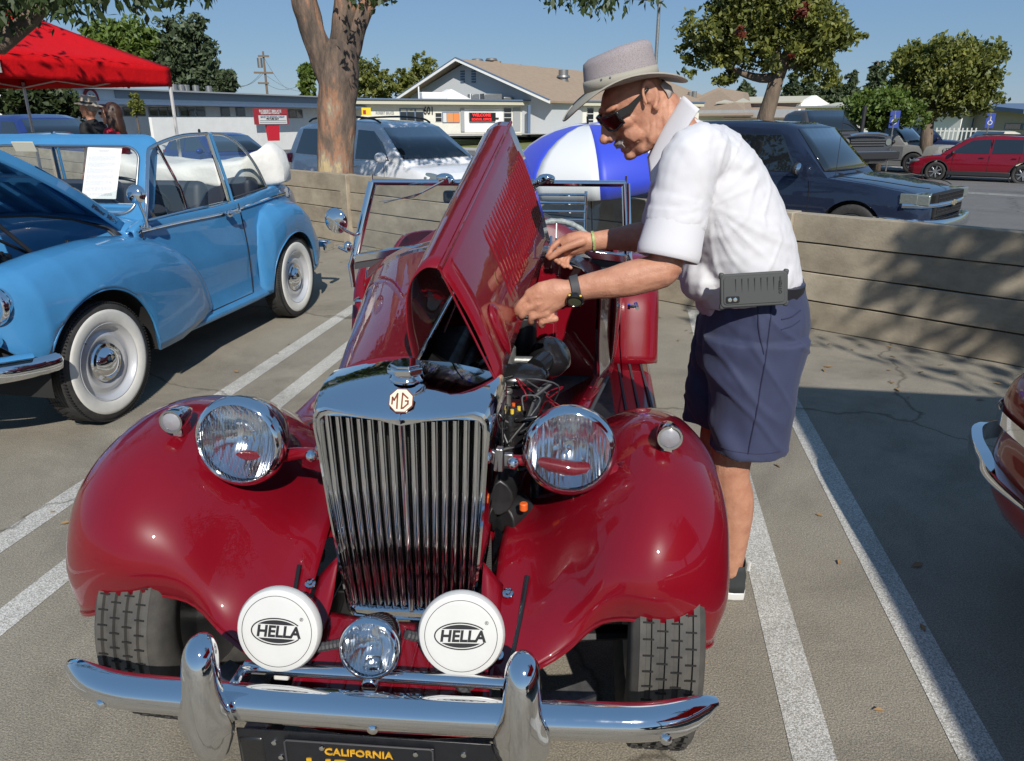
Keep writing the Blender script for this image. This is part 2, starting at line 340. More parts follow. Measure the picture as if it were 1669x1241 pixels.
# rough dry strip and street beyond, a little lower than the car park
def far(s,off,z): p=onwall(s,z,off); return (p.x,p.y,p.z)
M['dirt']=mat('dry_soil',(.30,.25,.17),.95,col2=(.22,.18,.12),vscale=5,bump=.6,bscale=40,bdist=.02)
M['side']=mat('sidewalk_concrete',(.40,.385,.35),.9,var=.08,vscale=3,bump=.2,bscale=60)
b=B(); b.poly([far(-60,.07,-.42),far(60,.07,-.42),far(60,2.2,-.42),far(-60,2.2,-.42)]).obj('dry_verge',M['dirt'],smooth=0)['kind']='structure'
b=B(); b.box((0,0,0),(120,.14,.14)); o=b.obj('kerb',M['side'],None,bevel=.01); p=onwall(0,-.475,2.28); o.location=p; o.rotation_euler=(0,0,math.atan2(WD.y,WD.x)); o['kind']='structure'
b=B(); b.poly([far(-90,2.36,-.48),far(90,2.36,-.48),far(90,9,-.52),far(-90,9,-.52)]).poly([far(-90,9,-.52),far(90,9,-.52),far(90,34,-.86),far(-90,34,-.86)]); o=b.obj('street',M['road'],smooth=0); o['kind']='structure'
for off,wd in((9.6,.12),(20.3,.12),(20.7,.12)):
    z=-.52-(off-9)/25*.34+.006; b=B(); b.poly([far(-60,off,z),far(60,off,z),far(60,off+wd,z),far(-60,off+wd,z)]).obj('lane_line',M['line'],smooth=0)['kind']='structure'
M['lawn']=mat('dry_lawn',(.20,.20,.06),.95,col2=(.13,.16,.04),vscale=.6,detail=8)
b=B(); b.poly([far(-160,34,-.84),far(160,34,-.84),far(160,37,-.80),far(-160,37,-.80)]).obj('far_pavement',M['side'],smooth=0)['kind']='structure'
b=B(); b.poly([far(-200,37,-.80),far(200,37,-.80),far(200,62,.08),far(-200,62,.08)]).poly([far(-200,62,.08),far(200,62,.08),far(220,1500,.1),far(-900,1500,.1)]).obj('lawn',M['lawn'],smooth=0)['kind']='structure'
b=B(); b.poly([(-2200,-1200,-1.3),(2200,-1200,-1.3),(2200,2200,-1.3),(-2200,2200,-1.3)]).obj('far_ground',M['dirt'],smooth=0)['kind']='structure'
def ground_z(x,y):
    off=(Vector((x,y,0))-WA).dot(WN)
    return float(np.interp(off,[-100,.05,.1,2.3,2.36,9,34,37,62],[0,0,-.42,-.42,-.48,-.52,-.85,-.80,.08]))
# ================= RED VINTAGE ROADSTER =================
MG=empty('vintage_roadster',(-.46,1.5,0),R(4.5),'dark red vintage open roadster with chrome slatted grille, its bonnet half folded up','car')
def torus_tyre(b,c,rad,wid,hub,n=48,groove=4,lug=0):
    "tyre lathe profile about the x axis at c, outer radius rad, tread width wid, bead radius hub"
    h=wid/2
    prof=[(hub,-h*.72),(hub+.012,-h*.9),((rad+hub)/2,-h*1.04),(rad-.03,-h*1.0),(rad-.012,-h*.92),(rad-.004,-h*.8)]
    xs=np.linspace(-h*.72,h*.72,groove+1)
    for i in range(groove+1):
        prof.append((rad,xs[i]-h*.1 if i else xs[i]-h*.06)); prof.append((rad,xs[i]+h*.1 if i<groove else xs[i]+h*.06))
        if i<groove: prof+= [(rad-.008,xs[i]+h*.12),(rad-.008,xs[i+1]-h*.12)]
    prof+=[(rad-.004,h*.8),(rad-.012,h*.92),(rad-.03,h*1.0),((rad+hub)/2,h*1.04),(hub+.012,h*.9),(hub,h*.72)]
    b.lathe(prof,n,M=frame(c,(1,0,0)))
    return b
# wings (local: x right, y rearwards, z up)
WR=[
 [(.722,-.12,.385),(.708,-.190,.378),(.645,-.228,.408),(.555,-.242,.468),(.45,-.228,.452),(.36,-.27,.40),(.28,-.31,.375),(.20,-.34,.36)],
 [(.748,-.06,.42),(.740,-.160,.475),(.665,-.228,.52),(.56,-.258,.55),(.46,-.238,.53),(.37,-.222,.46),(.285,-.24,.415),(.205,-.26,.41)],
 [(.752,.0,.50),(.745,-.10,.58),(.675,-.185,.62),(.57,-.215,.655),(.47,-.195,.62),(.38,-.15,.54),(.29,-.13,.47),(.205,-.14,.46)],
 [(.755,.05,.53),(.747,-.03,.64),(.675,-.10,.715),(.57,-.12,.745),(.47,-.10,.705),(.38,-.07,.62),(.29,-.03,.53),(.21,-.02,.505)],
 [(.756,.12,.55),(.747,.07,.67),(.675,.02,.76),(.57,.01,.79),(.47,.02,.75),(.38,.03,.66),(.29,.05,.55),(.22,.08,.52)],
 [(.756,.22,.54),(.747,.2,.665),(.675,.18,.765),(.57,.17,.795),(.47,.17,.755),(.38,.17,.67),(.30,.18,.56),(.23,.2,.53)],
 [(.756,.36,.48),(.748,.4,.59),(.68,.4,.69),(.59,.4,.715),(.49,.4,.68),(.4,.4,.60),(.32,.4,.52),(.25,.4,.50)],
 [(.756,.55,.38),(.75,.63,.46),(.69,.65,.54),(.61,.65,.565),(.51,.65,.53),(.42,.65,.47),(.35,.65,.44),(.29,.65,.43)],
 [(.756,.85,.27),(.752,.93,.33),(.70,.95,.385),(.63,.95,.395),(.55,.95,.385),(.47,.95,.37),(.41,.95,.365),(.36,.95,.36)],
 [(.756,1.2,.24),(.754,1.2,.28),(.72,1.2,.296),(.65,1.2,.30),(.58,1.2,.30),(.52,1.2,.30),(.47,1.2,.30),(.42,1.2,.30)],
 [(.756,2.02,.24),(.754,2.02,.28),(.72,2.02,.296),(.65,2.02,.30),(.58,2.02,.30),(.52,2.02,.30),(.47,2.02,.30),(.42,2.02,.30)]]
WR=[[(x,y,z-.034*max(0,min(1,(z-.58)/.17))) for x,y,z in r] for r in WR]
for sgn in(1,-1):
    kx=.955 if sgn>0 else 1.05
    rows=smooth_rows([[(p[0]*(1+(kx-1)*max(0,min(1,(p[0]-.3)/.3))*(1 if p[1]<1 else max(0,1-(p[1]-1)))),p[1],p[2]) for p in r] for r in WR],5,5)
    if sgn<0: rows=mirx(rows)
    rows=[[(p[0]-.015,p[1],p[2]) for p in r] for r in rows]
    B().grid(rows).obj('front_wing',M['red'],MG,smooth=180,solid=.006,bevel=0,offset=0)
    # rolled lip along the front edge
    lip=[r for r in (rows[0] if sgn>0 else rows[0])]
    B().tube([p for p in lip],.006,6).obj('wing_bead',M['red'],MG,smooth=60)
    # rear wing
    RW=[]
    for (ly,z,wd) in((1.98,.30,.02),(2.04,.45,.06),(2.12,.62,.09),(2.25,.735,.10),(2.42,.77,.10),(2.62,.72,.10),(2.8,.58,.09),(2.9,.42,.07)):
        nrm={1.98:(-.9,.1),2.04:(-.85,.3),2.12:(-.7,.6),2.25:(-.35,.9),2.42:(0,1),2.62:(.4,.9),2.8:(.8,.5),2.9:(1,.1)}[ly]
        sec=[]
        for x,d in((.50,.10),(.53,.03),(.60,0),(.68,0),(.745,.015),(.78,.06),(.785,.12)):
            sec.append((x*sgn,ly-nrm[0]*d,z-nrm[1]*d))
        RW.append(sec)
    B().grid(smooth_rows(RW,4,4)).obj('rear_wing',M['red'],MG,smooth=180,solid=.006,offset=0)
    for k in range(4):
        x=(.53+.055*k)*sgn
        B().box((x,1.6,.3035),(.012,.72,.006)).obj('tread_strip',M['trim'],MG,bevel=.002)
# tyres and wheels
def mg_wheel(c,steer,sgn):
    e=bpy.data.objects.new('wheel',None); C.objects.link(e); e.parent=MG; e.location=c; e.rotation_euler=(0,0,steer)
    b=B(); torus_tyre(b,(0,0,0),.316,.155,.195,n=64); t=b.obj('tyre',M['rubberdirty'],e,smooth=40)
    # cross grooves cut into the tread read as thin dark blocks
    g=B()
    for k in range(60):
        a=2*PI*k/60
        for j,xx in enumerate((-.043,-.0145,.0145,.043)):
            aa=a+(.05 if j%2 else 0)
            g.box((xx,math.cos(aa)*.3172,math.sin(aa)*.3172),(.022,.0035,.002),rot=(aa-PI/2,0,0))
    o=g.obj('tread_sipes',M['groove'],e,smooth=0); o['kind']='stuff'
    B().lathe([(.0,.03*sgn),(.06,.03*sgn),(.10,.02*sgn),(.16,.045*sgn),(.19,.05*sgn),(.202,.06*sgn),(.202,-.06*sgn),(.18,-.05*sgn),(.12,-.03*sgn),(.0,-.03*sgn)],32,M=frame((0,0,0),(1,0,0))).obj('rim',M['steel'],e)
    B().ball((.04*sgn,0,0),(.03,.06,.06)).obj('hub_cap',M['chrome'],e)
for c,st,sg in(((.562,.02,.318),0,1),((-.585,.02,.318),R(-4),-1),((.63,2.39,.325),0,1),((-.63,2.39,.325),0,-1)): mg_wheel(c,st,sg)
# ---- radiator shell
def shell_ring(s,ly,top=0,inn=0):
    # outline of the shell seen from the front, inset by inn
    xb,xt=.152,.196
    pts=[]
    half=[(0,.372),(xb-.05,.372),(xb-.012,.376),(xb,.392),(xb+.012,.50),(xb+.028,.65),(xt-.003,.80),(xt,.845),(xt-.003,.862),(xt-.014,.874),(.12,.880),(.06,.884),(0,.888)]
    cx,cz=0,.64
    out=[]
    for x,z in half:
        x2=max(0,x-inn*(1 if x>.02 else 0)); z2=z+(inn if z<.5 and x<xb+.005 else 0)-(inn if z>.87 else 0)
        tc_,tm_=top if isinstance(top,tuple) else (top,top)
        out.append((x2,ly,z2+((tm_+(tc_-tm_)*min(1,x/xt)**1.6) if z>.85 else 0)))
    return out+[(-x,y,z) for x,y,z in out[-2:0:-1]]
def open_ring(ly,s=0):
    half=[(0,.395),(.09,.395),(.132,.397),(.143,.410),(.151,.50),(.166,.65),(.178,.77),(.182,.83),(.180,.842),(.172,.848),(.12,.846),(.05,.838),(0,.826)]
    out=[(max(0,x-s*(x>.01)),ly,z+(s if z<.5 else -s if z>.76 else 0)) for x,z in half]
    return out+[(-x,y,z) for x,y,z in out[-2:0:-1]]
def sr(ly,dx,zc,zm):
    xt,xb=.186,.147
    half=[(0,.372),(xb-.05,.372),(xb-.012,.376),(xb,.392),(xb+.010,.50),(xb+.024,.65),(xt-.004,.80),(xt,zc-.045),(xt-.002,zc-.02),(xt-.011,zc-.005),(xt-.028,zc),(.11,zc+(zm-zc)*.45),(.055,zc+(zm-zc)*.85),(0,zm)]
    out=[(max(0,x+(dx if x>.03 else 0)),ly,z-(dx*.5 if z<.4 else 0)) for x,z in half]
    return out+[(-x,y,z) for x,y,z in out[-2:0:-1]]
def orr(ly,s=0):
    half=[(0,.395),(.09,.395),(.128,.397),(.139,.410),(.145,.50),(.157,.65),(.166,.77),(.169,.845),(.167,.858),(.158,.866),(.11,.866),(.05,.860),(0,.848),(0,.848)]
    out=[(max(0,x-s*(x>.01)),ly,z+(s if z<.5 else -s if z>.84 else 0)) for x,z in half]
    return out+[(-x,y,z) for x,y,z in out[-2:0:-1]]
b=B(); b.loft([orr(-.125,.004),orr(-.146,.0),orr(-.151,-.003),sr(-.150,-.010,.876,.860),sr(-.150,-.008,.880,.863),sr(-.155,-.006,.884,.866),sr(-.153,-.001,.889,.872),sr(-.143,.002,.893,.882),sr(-.120,.007,.901,.903),sr(-.09,.011,.906,.919),sr(-.05,.015,.909,.928),sr(.0,.018,.909,.933),sr(.035,.018,.908,.934),sr(.035,.008,.898,.924)],cap=False)
b.obj('radiator_shell',M['chrome'],MG,smooth=38)
# prow panel under the badge, a shallow vee running down to a point
b=B(); rows=[]
for t in np.linspace(0,1,7):
    w_=.043-.014*t if t<.84 else (.031)*(1-t)/.16; ly=-.086-.066*t; z=.922-.062*t**1.15
    rows.append([(x*w_,ly-(.010-.008*abs(x)**.8)*.8,z+(.010-.008*abs(x)**.8)*.6-(.006 if abs(x)==1 else 0)) for x in(-1,-.55,-.5,0,.5,.55,1)])
b.grid(rows).obj('header_panel',M['chrome'],MG,smooth=12)
b=B(); b.box((0,-.06,.64),(.35,.01,.54)).obj('radiator_core',M['core'],MG)
b=B(); b.loft([[(x*.98,y,z) for x,y,z in orr(-.12,.0)],[(x*.98,y,z) for x,y,z in orr(-.065,.0)]],False).obj('grille_surround',M['dark'],MG)
ns=15
for k in range(ns):
    f=(k-(ns-1)/2)/((ns-1)/2)
    if k==(ns-1)//2: continue
    b=B(); xt,xb=f*.158,f*.132
    zt=.866-.012*(1-abs(f)); rings=[]
    for z,x in((.404,xb),(.55,xb+(xt-xb)*.38),(.70,xb+(xt-xb)*.75),(zt,xt)):
        bow=-.006*math.sin(PI*(z-.4)/.42)
        rings.append([(x+dx*.0080,-.134+dy*.012+bow,z) for dx,dy in((-1,.9),(-1,-.3),(-.6,-.85),(0,-1.05),(.6,-.85),(1,-.3),(1,.9))])
    b.loft(rings).obj('grille_slat',M['chrome'],MG,smooth=60)
b=B(); b.loft([[(dx*.008,-.140+dy*.012,z) for dx,dy in((-1,.9),(-1,-.3),(-.5,-.9),(0,-1.1),(.5,-.9),(1,-.3),(1,.9))] for z in(.398,.55,.7,.852)]).obj('centre_bar',M['chrome'],MG,smooth=60)
# badge
bd=plane_frame((0,-.1345,.9000),(1,0,0),(0,.72,1))
octa=lambda r:[(r*math.cos(R(22.5+45*k)),r*math.sin(R(22.5+45*k))) for k in range(8)]
bad=B().prism(octa(.0275),.003,bd).obj('badge',M['brown'],MG,bevel=.0006)
B().prism(octa(.0252),.0036,bd).obj('badge_face',M['cream'],bad)
def strokes(b,lines,wd,th,Mx):
    for pl in lines:
        for p,q in zip(pl,pl[1:]):
            d=Vector((q[0]-p[0],q[1]-p[1])); L=d.length; d/=L; n=Vector((-d.y,d.x))*wd/2; e=d*wd*.4
            P=[Vector(p)-e+n,Vector(p)-e-n,Vector(q)+e-n,Vector(q)+e+n]
            b.prism([(v.x,v.y) for v in P][::-1],th,Mx)
b=B(); s=.001
strokes(b,[[(-18*s,-8*s),(-18*s,6*s),(-14*s,0),(-8*s,14*s),(-7*s,-17*s)],[(14*s,5*s),(2.5*s,15*s),(2.5*s,-17*s),(6*s,-16*s),(15*s,-7*s),(15*s,-1*s),(9.5*s,-1*s)]],.0034,.0042,bd)
b.obj('badge_letters',M['brown'],bad,smooth=0)
# filler cap
b=B(); b.lathe([(.034,.925),(.038,.93),(.034,.938),(.029,.944)],24,M=Matrix.Translation((0,-.075,0)))
b.at(Matrix.Translation((0,-.075,0))); b.prism(octa(.041),.014,Matrix.Translation((0,0,.944))); b.prism(octa(.034),.006,Matrix.Translation((0,0,.958)))
b.obj('filler_cap',M['chrome'],MG,bevel=.002,smooth=30)
# brackets on shell sides
for sg in(1,-1):
    B().box((.196*sg,-.05,.735),(.012,.02,.055)).box((.214*sg,-.05,.735),(.02,.014,.03)).obj('lamp_bracket',M['steel'],MG,bevel=.002)
    B().ball((.226*sg,-.075,.738),(.014,.014,.014)).obj('bracket_nut',M['chrome'],MG)
    # headlamp bar from shell to wing, under the lamp
    pod=Vector((.468*sg,-.03,.695))
    b=B(); b.tube([(.212*sg,-.05,.735),(.27*sg,-.035,.725),(.36*sg,-.02,.70),(.43*sg,-.02,.705),pod],[.011,.014,.02,.02,.024],10).obj('headlamp_bar',M['red'],MG,smooth=60)
    b=B(); b.lathe([(.044,-.012),(.046,-.004),(.040,.004)],20,M=frame(pod+Vector((.012*sg,-.0,.0)),(-.35*sg,-.55,.75))).obj('rubber_gasket',M['trim'],MG,smooth=60)
    b=B(); b.lathe([(.036,-.01),(.034,.01),(.024,.026),(.0,.034)],20,M=frame(pod+Vector((.012*sg,-.0,.0)),(-.35*sg,-.55,.75))).obj('wing_pod',M['red'],MG,smooth=60)
# headlamps
def headlamp(c,d,r,parent,depth=.16,name='headlamp'):
    e=bpy.data.objects.new(name,None); C.objects.link(e); e.parent=parent; e.location=c; e.rotation_euler=frame((0,0,0),d,(0,0,1)).to_euler()
    k=r/.1
    B().lathe([(.001,-depth*1.0),(r*.35,-depth*.93),(r*.7,-depth*.68),(r*.93,-depth*.33),(r*1.0,-.02*k),(r*1.0,-.008*k)],40).obj('bucket',M['chrome'],e,smooth=60)
    B().lathe([(r*1.0,-.014*k),(r*1.07,-.010*k),(r*1.09,.0),(r*1.06,.012*k),(r*.98,.022*k),(r*.93,.024*k),(r*.92,.018*k)],40).obj('rim',M['chrome'],e,smooth=60)
    B().lathe([(.001,-.07*k),(r*.3,-.062*k),(r*.6,-.04*k),(r*.93,.0)],32).obj('reflector',M['reflector'],e,smooth=180)
    B().ball((0,0,-.035*k),(r*.12,r*.12,.02*k)).obj('bulb_shield',M['chrome'],e)
    B().lathe([(r*.93,.018*k),(r*.8,.026*k),(r*.5,.034*k),(r*.2,.038*k),(.0001,.039*k)],40).obj('lens',M['lens'],e,smooth=180)
    return e
headlamp((-.386,-.07,.767),(-.03,-1,.10),.097,MG); headlamp((.348,-.055,.765),(.02,-1,.10),.095,MG)
for sg in(1,-1):
    e=bpy.data.objects.new('sidelamp',None); C.objects.link(e); e.parent=MG; e.location=(.566*sg,-.025,.790); e.rotation_euler=frame((0,0,0),(0,-1,.05),(0,0,1)).to_euler()
    B().lathe([(.001,-.09),(.012,-.075),(.022,-.045),(.0275,-.012),(.0285,0),(.0275,.008),(.023,.008),(.022,.002)],24).obj('bucket',M['chrome'],e,smooth=60)
    B().lathe([(.0235,.002),(.018,.006),(.0001,.008)],20).obj('lens',M['frost'],e,smooth=180)
    B().box((-.030,0,-.035),(.03,.026,.045)).obj('foot',M['chrome'],e,bevel=.004)
# ---- bumper
def bump_path(t): # t -1..1
    x=t*.645; return Vector((x-.006,-.455+.02*abs(t)**2+.045*max(0,abs(t)-.72)**2/.08,.402))
b=B(); rings=[]
for k in range(61):
    t=-1+2*k/60; p=bump_path(t); s=1 if abs(t)<.86 else max(.12,math.sqrt(max(0,1-((abs(t)-.86)/.14)**2)))
    sec=[(.012,.032),(-.006,.036),(-.022,.030),(-.033,.017),(-.037,.002),(-.034,-.015),(-.024,-.028),(-.010,-.035),(-.006,-.033),(-.018,-.025),(-.030,0),(-.018,.025)]
    rings.append([(p.x,p.y+dy*max(s,.4),p.z+.02*(1-s)*.6+dz*s) for dy,dz in sec])
b.loft(rings).obj('bumper',M['chrome'],MG,smooth=50)
for x in(.535,-.535,.0):
    B().lathe([(.011,0),(.010,.004),(.006,.007),(.0001,.008)],12,M=frame((x,bump_path(x/.655).y-.034,.402-.012),(0,-1,0))).obj('bumper_bolt',M['chrome'],MG)
for sg,x in((1,.275),(-1,-.312)):
    b=B(); rings=[]
    for k in range(23):
        t=k/22; t=.5-.5*math.cos(PI*t)*1.0; z=.29+.275*t; wv=max(.01,1-abs(2*t-1)**7)**.5
        hw=.036*wv*(1-.06*t); mid=-.482-.022*math.sin(PI*t)**.8+.012*t; fr=mid-.034*wv; bk=mid+.034*wv
        fl=.018*math.exp(-((z-.39)/.045)**2)  # flange hugging the bar
        rings.append([(x+math.sin(a)*(hw+(fl if math.cos(a)<.35 else 0)*abs(math.sin(a))),(fr+bk)/2-(bk-fr)/2*math.cos(a)*1.0,z) for a in[2*PI*j/20 for j in range(20)]])
    b.loft(rings).obj('overrider',M['chrome'],MG,smooth=60)
# number plate
b=B(); b.box((-.022,-.470,.285),(.50,.004,.135)).obj('plate_bracket',M['plate'],MG,bevel=.001)
pl=B().box((-.035,-.4755,.268),(.29,.003,.14)).obj('number_plate',M['plate'],MG,bevel=.0012)
b=B(); fr=[(-.142,-.07),(.142,-.07),(.142,.066),(.138,.07),(-.138,.07),(-.142,.066)]
pm=plane_frame((-.035,-.478,.268),(1,0,0),(0,0,1))
b.tube([pm@Vector((x,y,0)) for x,y in fr+[fr[0]]],.002,6).obj('plate_rim',M['trim'],pl)
text('plate_state','CALIFORNIA',.022,pm@Matrix.Translation((0,.048,.0)),M['yellow'],pl,.0012,bold=.0004,sx=1.05)
PN=text('plate_number','UP 1',.085,pm@Matrix.Translation((-.03,-.004,.0)),M['yellow'],pl,.0015,bold=.001,sx=.9)
for x,z in((-.105,.325),(.075,.325),(-.2,.325),(-.19,.29),(.165,.325),(.205,.27)):
    B().lathe([(.006,0),(.005,.003),(.0001,.004)],10,M=frame((x,-.4775 if abs(x)<.12 else -.472,z),(0,-1,0))).obj('plate_screw',M['chrome'],MG)
# ---- badge bar and lamps
B().cyl((-.275,-.40,.435),(.25,-.40,.432),.0125,n=16).obj('badge_bar',M['chrome'],MG)
for x in(-.278,.252): B().box((x,-.42,.42),(.02,.05,.035)).obj('bar_mount',M['chrome'],MG,bevel=.004)
def hella(x,ly,z,tx):
    e=bpy.data.objects.new('covered_driving_lamp',None); C.objects.link(e); e.parent=MG; e.location=(x,ly,z); e.rotation_euler=frame((0,0,0),(tx,-1,.30),(0,0,1)).to_euler()
    B().lathe([(.0001,-.085),(.04,-.08),(.065,-.055),(.078,-.02)],32).obj('lamp_shell',M['black'],e,smooth=60)
    B().lathe([(.079,-.018),(.083,-.014),(.084,-.002),(.080,.005),(.072,.0075),(.06,.008),(.0001,.0085)],48).obj('cover',M['white'],e,smooth=40)
    # print: local x is up, y is right-handed; text frame
    tm=frame((0,0,0),(0,0,1),(0,0,1)) if 0 else Matrix(((0,1,0,0),(-1,0,0,0),(0,0,1,.0088),(0,0,0,1)))  # text x -> -y_local
    tm=Matrix(((0,1,0,0),(-1,0,0,0),(0,0,1,.0088),(0,0,0,1)))
    b=B()
    def ell(a,c,wd,a0,a1,n=48):
        for k in range(n):
            t0=a0+(a1-a0)*k/n; t1=a0+(a1-a0)*(k+1)/n
            for s_ in(0,): b.poly([tm@Vector((a*math.cos(t0),c*math.sin(t0),0)),tm@Vector((a*math.cos(t1),c*math.sin(t1),0)),tm@Vector(((a-wd)*math.cos(t1),(c-wd)*math.sin(t1),0)),tm@Vector(((a-wd)*math.cos(t0),(c-wd)*math.sin(t0),0))])
    ell(.0700,.0700,.0011,0,2*PI,72)
    ell(.0515,.0270,.0026,R(32),R(332))
    for sg in(1,-1):
        n=24
        for k in range(n):
            t0=R(38)+(R(104))*k/n; t1=R(38)+(R(104))*(k+1)/n
            A=[(.046*math.cos(t0),.0225*math.sin(t0)),(.046*math.cos(t1),.0225*math.sin(t1))]
            y0=.0135
            b.poly([tm@Vector((A[0][0],sg*A[0][1],0)),tm@Vector((A[1][0],sg*A[1][1],0)),tm@Vector((A[1][0],sg*min(y0,A[1][1]),0)),tm@Vector((A[0][0],sg*min(y0,A[0][1]),0))])
    b.obj('cover_rings',M['print'],e,smooth=0)
    text('cover_text','HELLA',.031,tm@Matrix.Translation((.003,-.001,0)),M['print'],e,.0003,bold=.0011,sx=.98,shear=.12)
    text('trademark','\u00ae',.010,tm@Matrix.Translation((.049,.026,0)),M['print'],e,.0003)
    B().box((-.092,0,-.02),(.03,.03,.012)).obj('lamp_foot',M['white'],e,bevel=.003)
    return e
hella(-.205,-.385,.515,-.02); hella(.150,-.37,.515,.05)
hf=headlamp((-.022,-.40,.497),(-.02,-1,.32),.056,MG,depth=.13,name='fog_lamp')
B().box((-.02,-.395,.44),(.03,.03,.05)).cyl((-.02,-.41,.43),(-.02,-.43,.43),.016).obj('fog_lamp_clamp',M['chrome'],MG,bevel=.003)
for P in([(.04,-.36,.50),(.08,-.34,.47),(.13,-.34,.42),(.17,-.36,.38)],[(-.07,-.35,.47),(-.12,-.35,.455),(-.17,-.36,.45)],[(.10,-.36,.43),(.14,-.37,.40),(.17,-.38,.36)]):
    pp=catmull(P,12); b=B(); b.tube(pp,[.0085+.0015*(k%2) for k in range(len(pp))],8).obj('corrugated_hose',M['trim'],MG,smooth=30)
# ---- front apron between the dumb irons
rows=[[(-.19,-.17,.40),(-.1,-.17,.385),(0,-.17,.38),(.1,-.17,.385),(.19,-.17,.40)],[(-.19,-.26,.385),(-.1,-.26,.372),(0,-.26,.37),(.1,-.26,.372),(.19,-.26,.385)],[(-.20,-.36,.36),(-.1,-.37,.352),(0,-.375,.35),(.1,-.37,.352),(.20,-.36,.36)],[(-.20,-.42,.32),(-.1,-.43,.315),(0,-.435,.315),(.1,-.43,.315),(.20,-.42,.32)]]
B().grid(smooth_rows(rows,6,6)).obj('apron',M['red'],MG,smooth=180,solid=.003)
for k in range(9):
    x=-.13+.0325*k
    B().tube(catmull([(x,-.20,.384),(x,-.27,.372),(x,-.37,.354),(x,-.42,.322)],4),.0028,6).obj('apron_rib',M['red'],MG,smooth=60)
for sg in(1,-1):
    # side valance from radiator foot to front, with bead strip and bolts
    rows=[[(.165*sg,-.13,.52),(.21*sg,-.14,.47)],[(.165*sg,-.2,.44),(.208*sg,-.22,.43)],[(.175*sg,-.3,.385),(.205*sg,-.32,.378)],[(.18*sg,-.4,.34),(.205*sg,-.40,.34)]]
    B().grid(smooth_rows(rows,3,5)).obj('side_valance',M['red'],MG,smooth=180,solid=.003)
    B().tube([(.262*sg,-.12,.482),(.25*sg,-.22,.424),(.235*sg,-.32,.378)],.0055,8).obj('bead_strip',M['black'],MG)
    for (x,ly,z) in((.222,-.165,.462),(.212,-.29,.400)):
        B().lathe([(.013,0),(.012,.003),(.007,.004),(.006,.009),(.0001,.010)],12,M=frame((x*sg,ly,z+.004),(0,-.4,1))).obj('wing_bolt',M['chrome'],MG)
    B().box((.245*sg,-.1,.30),(.05,.75,.07)).obj('chassis_rail',M['black'],MG,bevel=.006)
    B().tube([(.26*sg,-.05,.27),(.55*sg,.02,.24)],[.03,.022],8,flat=.6).tube([(.26*sg,.02,.42),(.52*sg,.05,.40)],[.02,.018],8).obj('suspension_arm',M['dark'],MG)
    B().box((.33*sg,-.30,.285),(.18,.05,.045),rot=(0,0,.5*sg)).obj('bumper_iron',M['alu'],MG,bevel=.004)
    pp=[(.40*sg+.05*math.cos(a),.0+.05*math.sin(a),.28+.13*a/(10*PI)) for a in np.linspace(0,10*PI,80)]
    B().tube(pp,.008,6).obj('coil_spring',M['dark'],MG)
B().tube([(-.50,.08,.30),(.50,.08,.30)],.014,8).box((0,.1,.26),(.5,.12,.08)).obj('front_crossmember',M['dark'],MG,bevel=.01)
# ---- bonnet
def bon_row(ly,sg,t):  # t 0 front .. 1 rear
    L=lambda a,b:a+(b-a)*t
    return [(0,ly,L(.932,1.0)),(L(.07,.18)*sg,ly,L(.928,.99)),(L(.13,.30)*sg,ly,L(.916,.962)),(L(.175,.385)*sg,ly,L(.894,.918)),(L(.198,.43)*sg,ly,L(.86,.87)),(L(.203,.447)*sg,ly,L(.80,.80)),(L(.205,.455)*sg,ly,L(.65,.66)),(L(.207,.46)*sg,ly,L(.50,.50))]
rows=[bon_row(0.005+1.235*t,-1,t) for t in(0,.25,.5,.75,1)]
B().grid(smooth_rows(rows,5,5)).obj('bonnet_closed_half',M['red'],MG,smooth=60,solid=.003)
B().tube([(0,.005,.934),(0,1.24,1.002)],.006,8).obj('centre_hinge',M['chrome'],MG)
def L3(a,b,t): return Vector(a)+(Vector(b)-Vector(a))*t
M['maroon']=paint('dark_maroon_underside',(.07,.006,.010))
# open half: top panel standing up, side panel hanging down
F=[(0,.005,.934),(-.012,.005,1.0),(-.013,.005,1.07),(.0,.005,1.12),(.03,.005,1.15),(.062,.005,1.150)]
Q=[(0,1.24,1.0),(-.02,1.23,1.14),(-.02,1.22,1.28),(.015,1.21,1.385),(.065,1.20,1.432),(.115,1.20,1.434)]
rows=[[L3(f,q,t) for f,q in zip(F,Q)] for t in(0,.25,.5,.75,1)]
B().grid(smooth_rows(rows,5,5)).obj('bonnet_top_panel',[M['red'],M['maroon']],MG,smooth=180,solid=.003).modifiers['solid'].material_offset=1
T0,T1=Vector((.064,.005,1.149)),Vector((.117,1.20,1.433)); B0,B1=Vector((.190,-.0,.886)),Vector((.262,1.20,1.022))
def panel(u,v):
    p=L3(L3(T0,T1,u),L3(B0,B1,u),v); n=(T1-T0).cross(B0-T0).normalized()
    if n.x<0: n=-n
    return p+n*(.012*math.sin(PI*v))+n*0, n
npanel=panel(.5,.5)[1]
rows=[[panel(u,v)[0] for v in np.linspace(0,1,12)] for u in np.linspace(0,1,14)]
